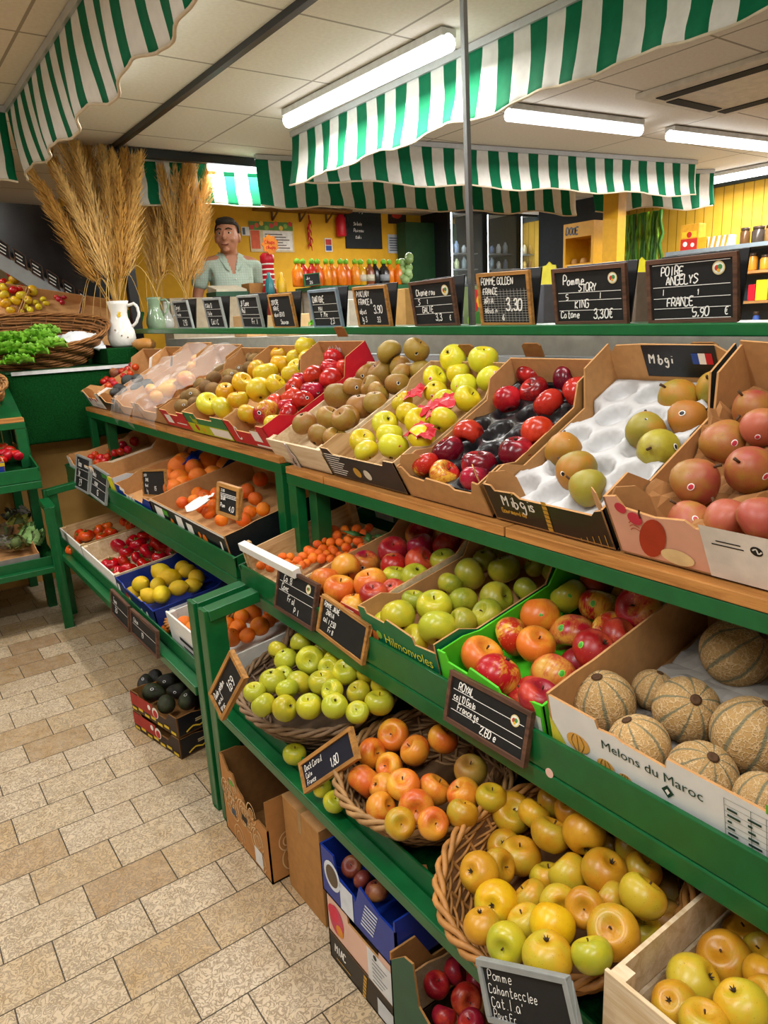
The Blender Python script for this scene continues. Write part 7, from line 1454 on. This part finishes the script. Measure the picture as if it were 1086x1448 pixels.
for sx, el_ in ((-1, (-.27, -.02, 1.14)), (1, (.265, -.01, 1.14))): tor.append([tor[0][2], ((sx*.15, -.01, 1.39), .08), ((sx*.21, -.01, 1.365), .072), (tuple(V((sx*.21, -.01, 1.365)).lerp(V(el_), .75)), .068)])
me = skin_mesh(tor, None, .008); bm = bmesh.new(); bm.from_mesh(me)
bmesh.ops.delete(bm, geom=[v for v in bm.verts if (v.co.y > .0 and v.co.z < 1.47 and abs(v.co.x) < (v.co.z-1.30)*.30) or (v.co.xy.length < .062 and v.co.z > 1.40)], context='VERTS'); bm.to_mesh(me); bm.free(); me.transform(MAN)
def shirtmat():
    t = NT('checked_shirt_cloth'); sx = t.n('ShaderNodeSeparateXYZ'); t.l(t.co(), sx.inputs[0])
    a = t.math('LESS_THAN', t.math('PINGPONG', t.math('ADD', sx.outputs[0], 5), .009), .0025); c = t.math('LESS_THAN', t.math('PINGPONG', t.math('ADD', sx.outputs[2], 5), .009), .0025)
    col = t.mix(t.math('MULTIPLY', t.math('MAXIMUM', a, c), .35), t.ramp(t.noise(7, 4), [(.3, '#b9cdc0'), (.7, '#c9dacd')]), '#96b0a2'); t.bump(t.noise(9, 4, 1.0), .5, .03); return t.out(col, .85, .15)
SHM = shirtmat(); so = obj('shirt', me, SHM, pe); so.modifiers.new('thick', 'SOLIDIFY').thickness = .004
b = B()
for s in (-1, 1): b.add([MAN @ V(p) for p in ((s*.02, .085, 1.325), (s*.05, .105, 1.335), (s*.095, .055, 1.425), (s*.075, -.03, 1.475), (s*.055, .035, 1.45))], [(0, 1, 2, 4), (2, 3, 4)], 0, True)
co_ = obj('collar', b, SHM, pe); co_.modifiers.new('thick', 'SOLIDIFY').thickness = .005
b = B()
for k in range(4): ell(b, (.0, .129-.004*k*0, 1.27-.075*k), (.006, .004, .006), MAN)
obj('button', b, M('#e8e8e0'), pe)
tr = [[((0, 0, .95), (.165, .125)), ((0, 0, .86), (.16, .12))]]
for sx in (-1, 1): tr.append([tr[0][1], ((sx*.095, 0, .80), .10), ((sx*.105, .012, .47), .078), ((sx*.105, -.02, .07), .068)])
me = skin_mesh(tr, None, .010); me.transform(MAN); obj('trousers', me, M('#3a4250', .9, .15), pe)
hb = B(); ell(hb, (0, -.012, 1.648), (.084, .092, .092), hy); ell(hb, (0, .035, 1.70), (.064, .06, .032), hy); me = hb.mesh('hair'); bm = bmesh.new(); bm.from_mesh(me); hi = hy.inverted()
bmesh.ops.delete(bm, geom=[v for v in bm.verts if (hi @ v.co).z < 1.575 or ((hi @ v.co).y > .03 and (hi @ v.co).z < 1.675) or ((hi @ v.co).y > -.005 and (hi @ v.co).z < 1.625)], context='VERTS')
for v in bm.verts: v.co += v.normal*.006*MN.noise(v.co*40)
bm.to_mesh(me); bm.free(); me.transform(MAN); ho = obj('hair', me, M('#2c2824', .7, .3, 80, .3), pe); ho.modifiers.new('thick', 'SOLIDIFY').thickness = .006
for s in (-1, 1):
    b = B(); ell(b, (s*.031, .092, 1.627), (.013, .008, .008), hy); b.v = [MAN @ v for v in b.v]; eo = obj('eye', b, M('#d8d0c8', .2), pe)
    b = B(); ell(b, (s*.031, .099, 1.627), (.006, .003, .006), hy); b.v = [MAN @ v for v in b.v]; obj('iris', b, M('#2a1c14', .2), eo)
    b = B(); b.tube([MAN @ hy @ V(p) for p in ((s*.014, .106, 1.650), (s*.032, .105, 1.656), (s*.052, .092, 1.648))], .005, 6); obj('eyebrow', b, M('#2c241e', .8), pe)
b = B(); b.tube([MAN @ hy @ V(p) for p in ((-.024, .098, 1.560), (-.01, .107, 1.556), (.01, .107, 1.556), (.024, .098, 1.560))], .004, 6); obj('mouth', b, M('#8a4a40', .5), pe)
# ------------------------------------------------------------------ light and view
w = bpy.data.worlds.new('world'); SC.world = w; w.use_nodes = True; bg = w.node_tree.nodes['Background']; bg.inputs[0].default_value = (1, .97, .93, 1); bg.inputs[1].default_value = .1
SC.view_settings.view_transform = 'Standard'; SC.view_settings.look = 'None'; SC.view_settings.gamma = 1; SC.view_settings.exposure = -0.30; SC.view_settings.use_curve_mapping = False
SC.cycles.use_denoising = True; SC.cycles.max_bounces = 7; SC.cycles.transparent_max_bounces = 12; SC.cycles.sample_clamp_indirect = 4
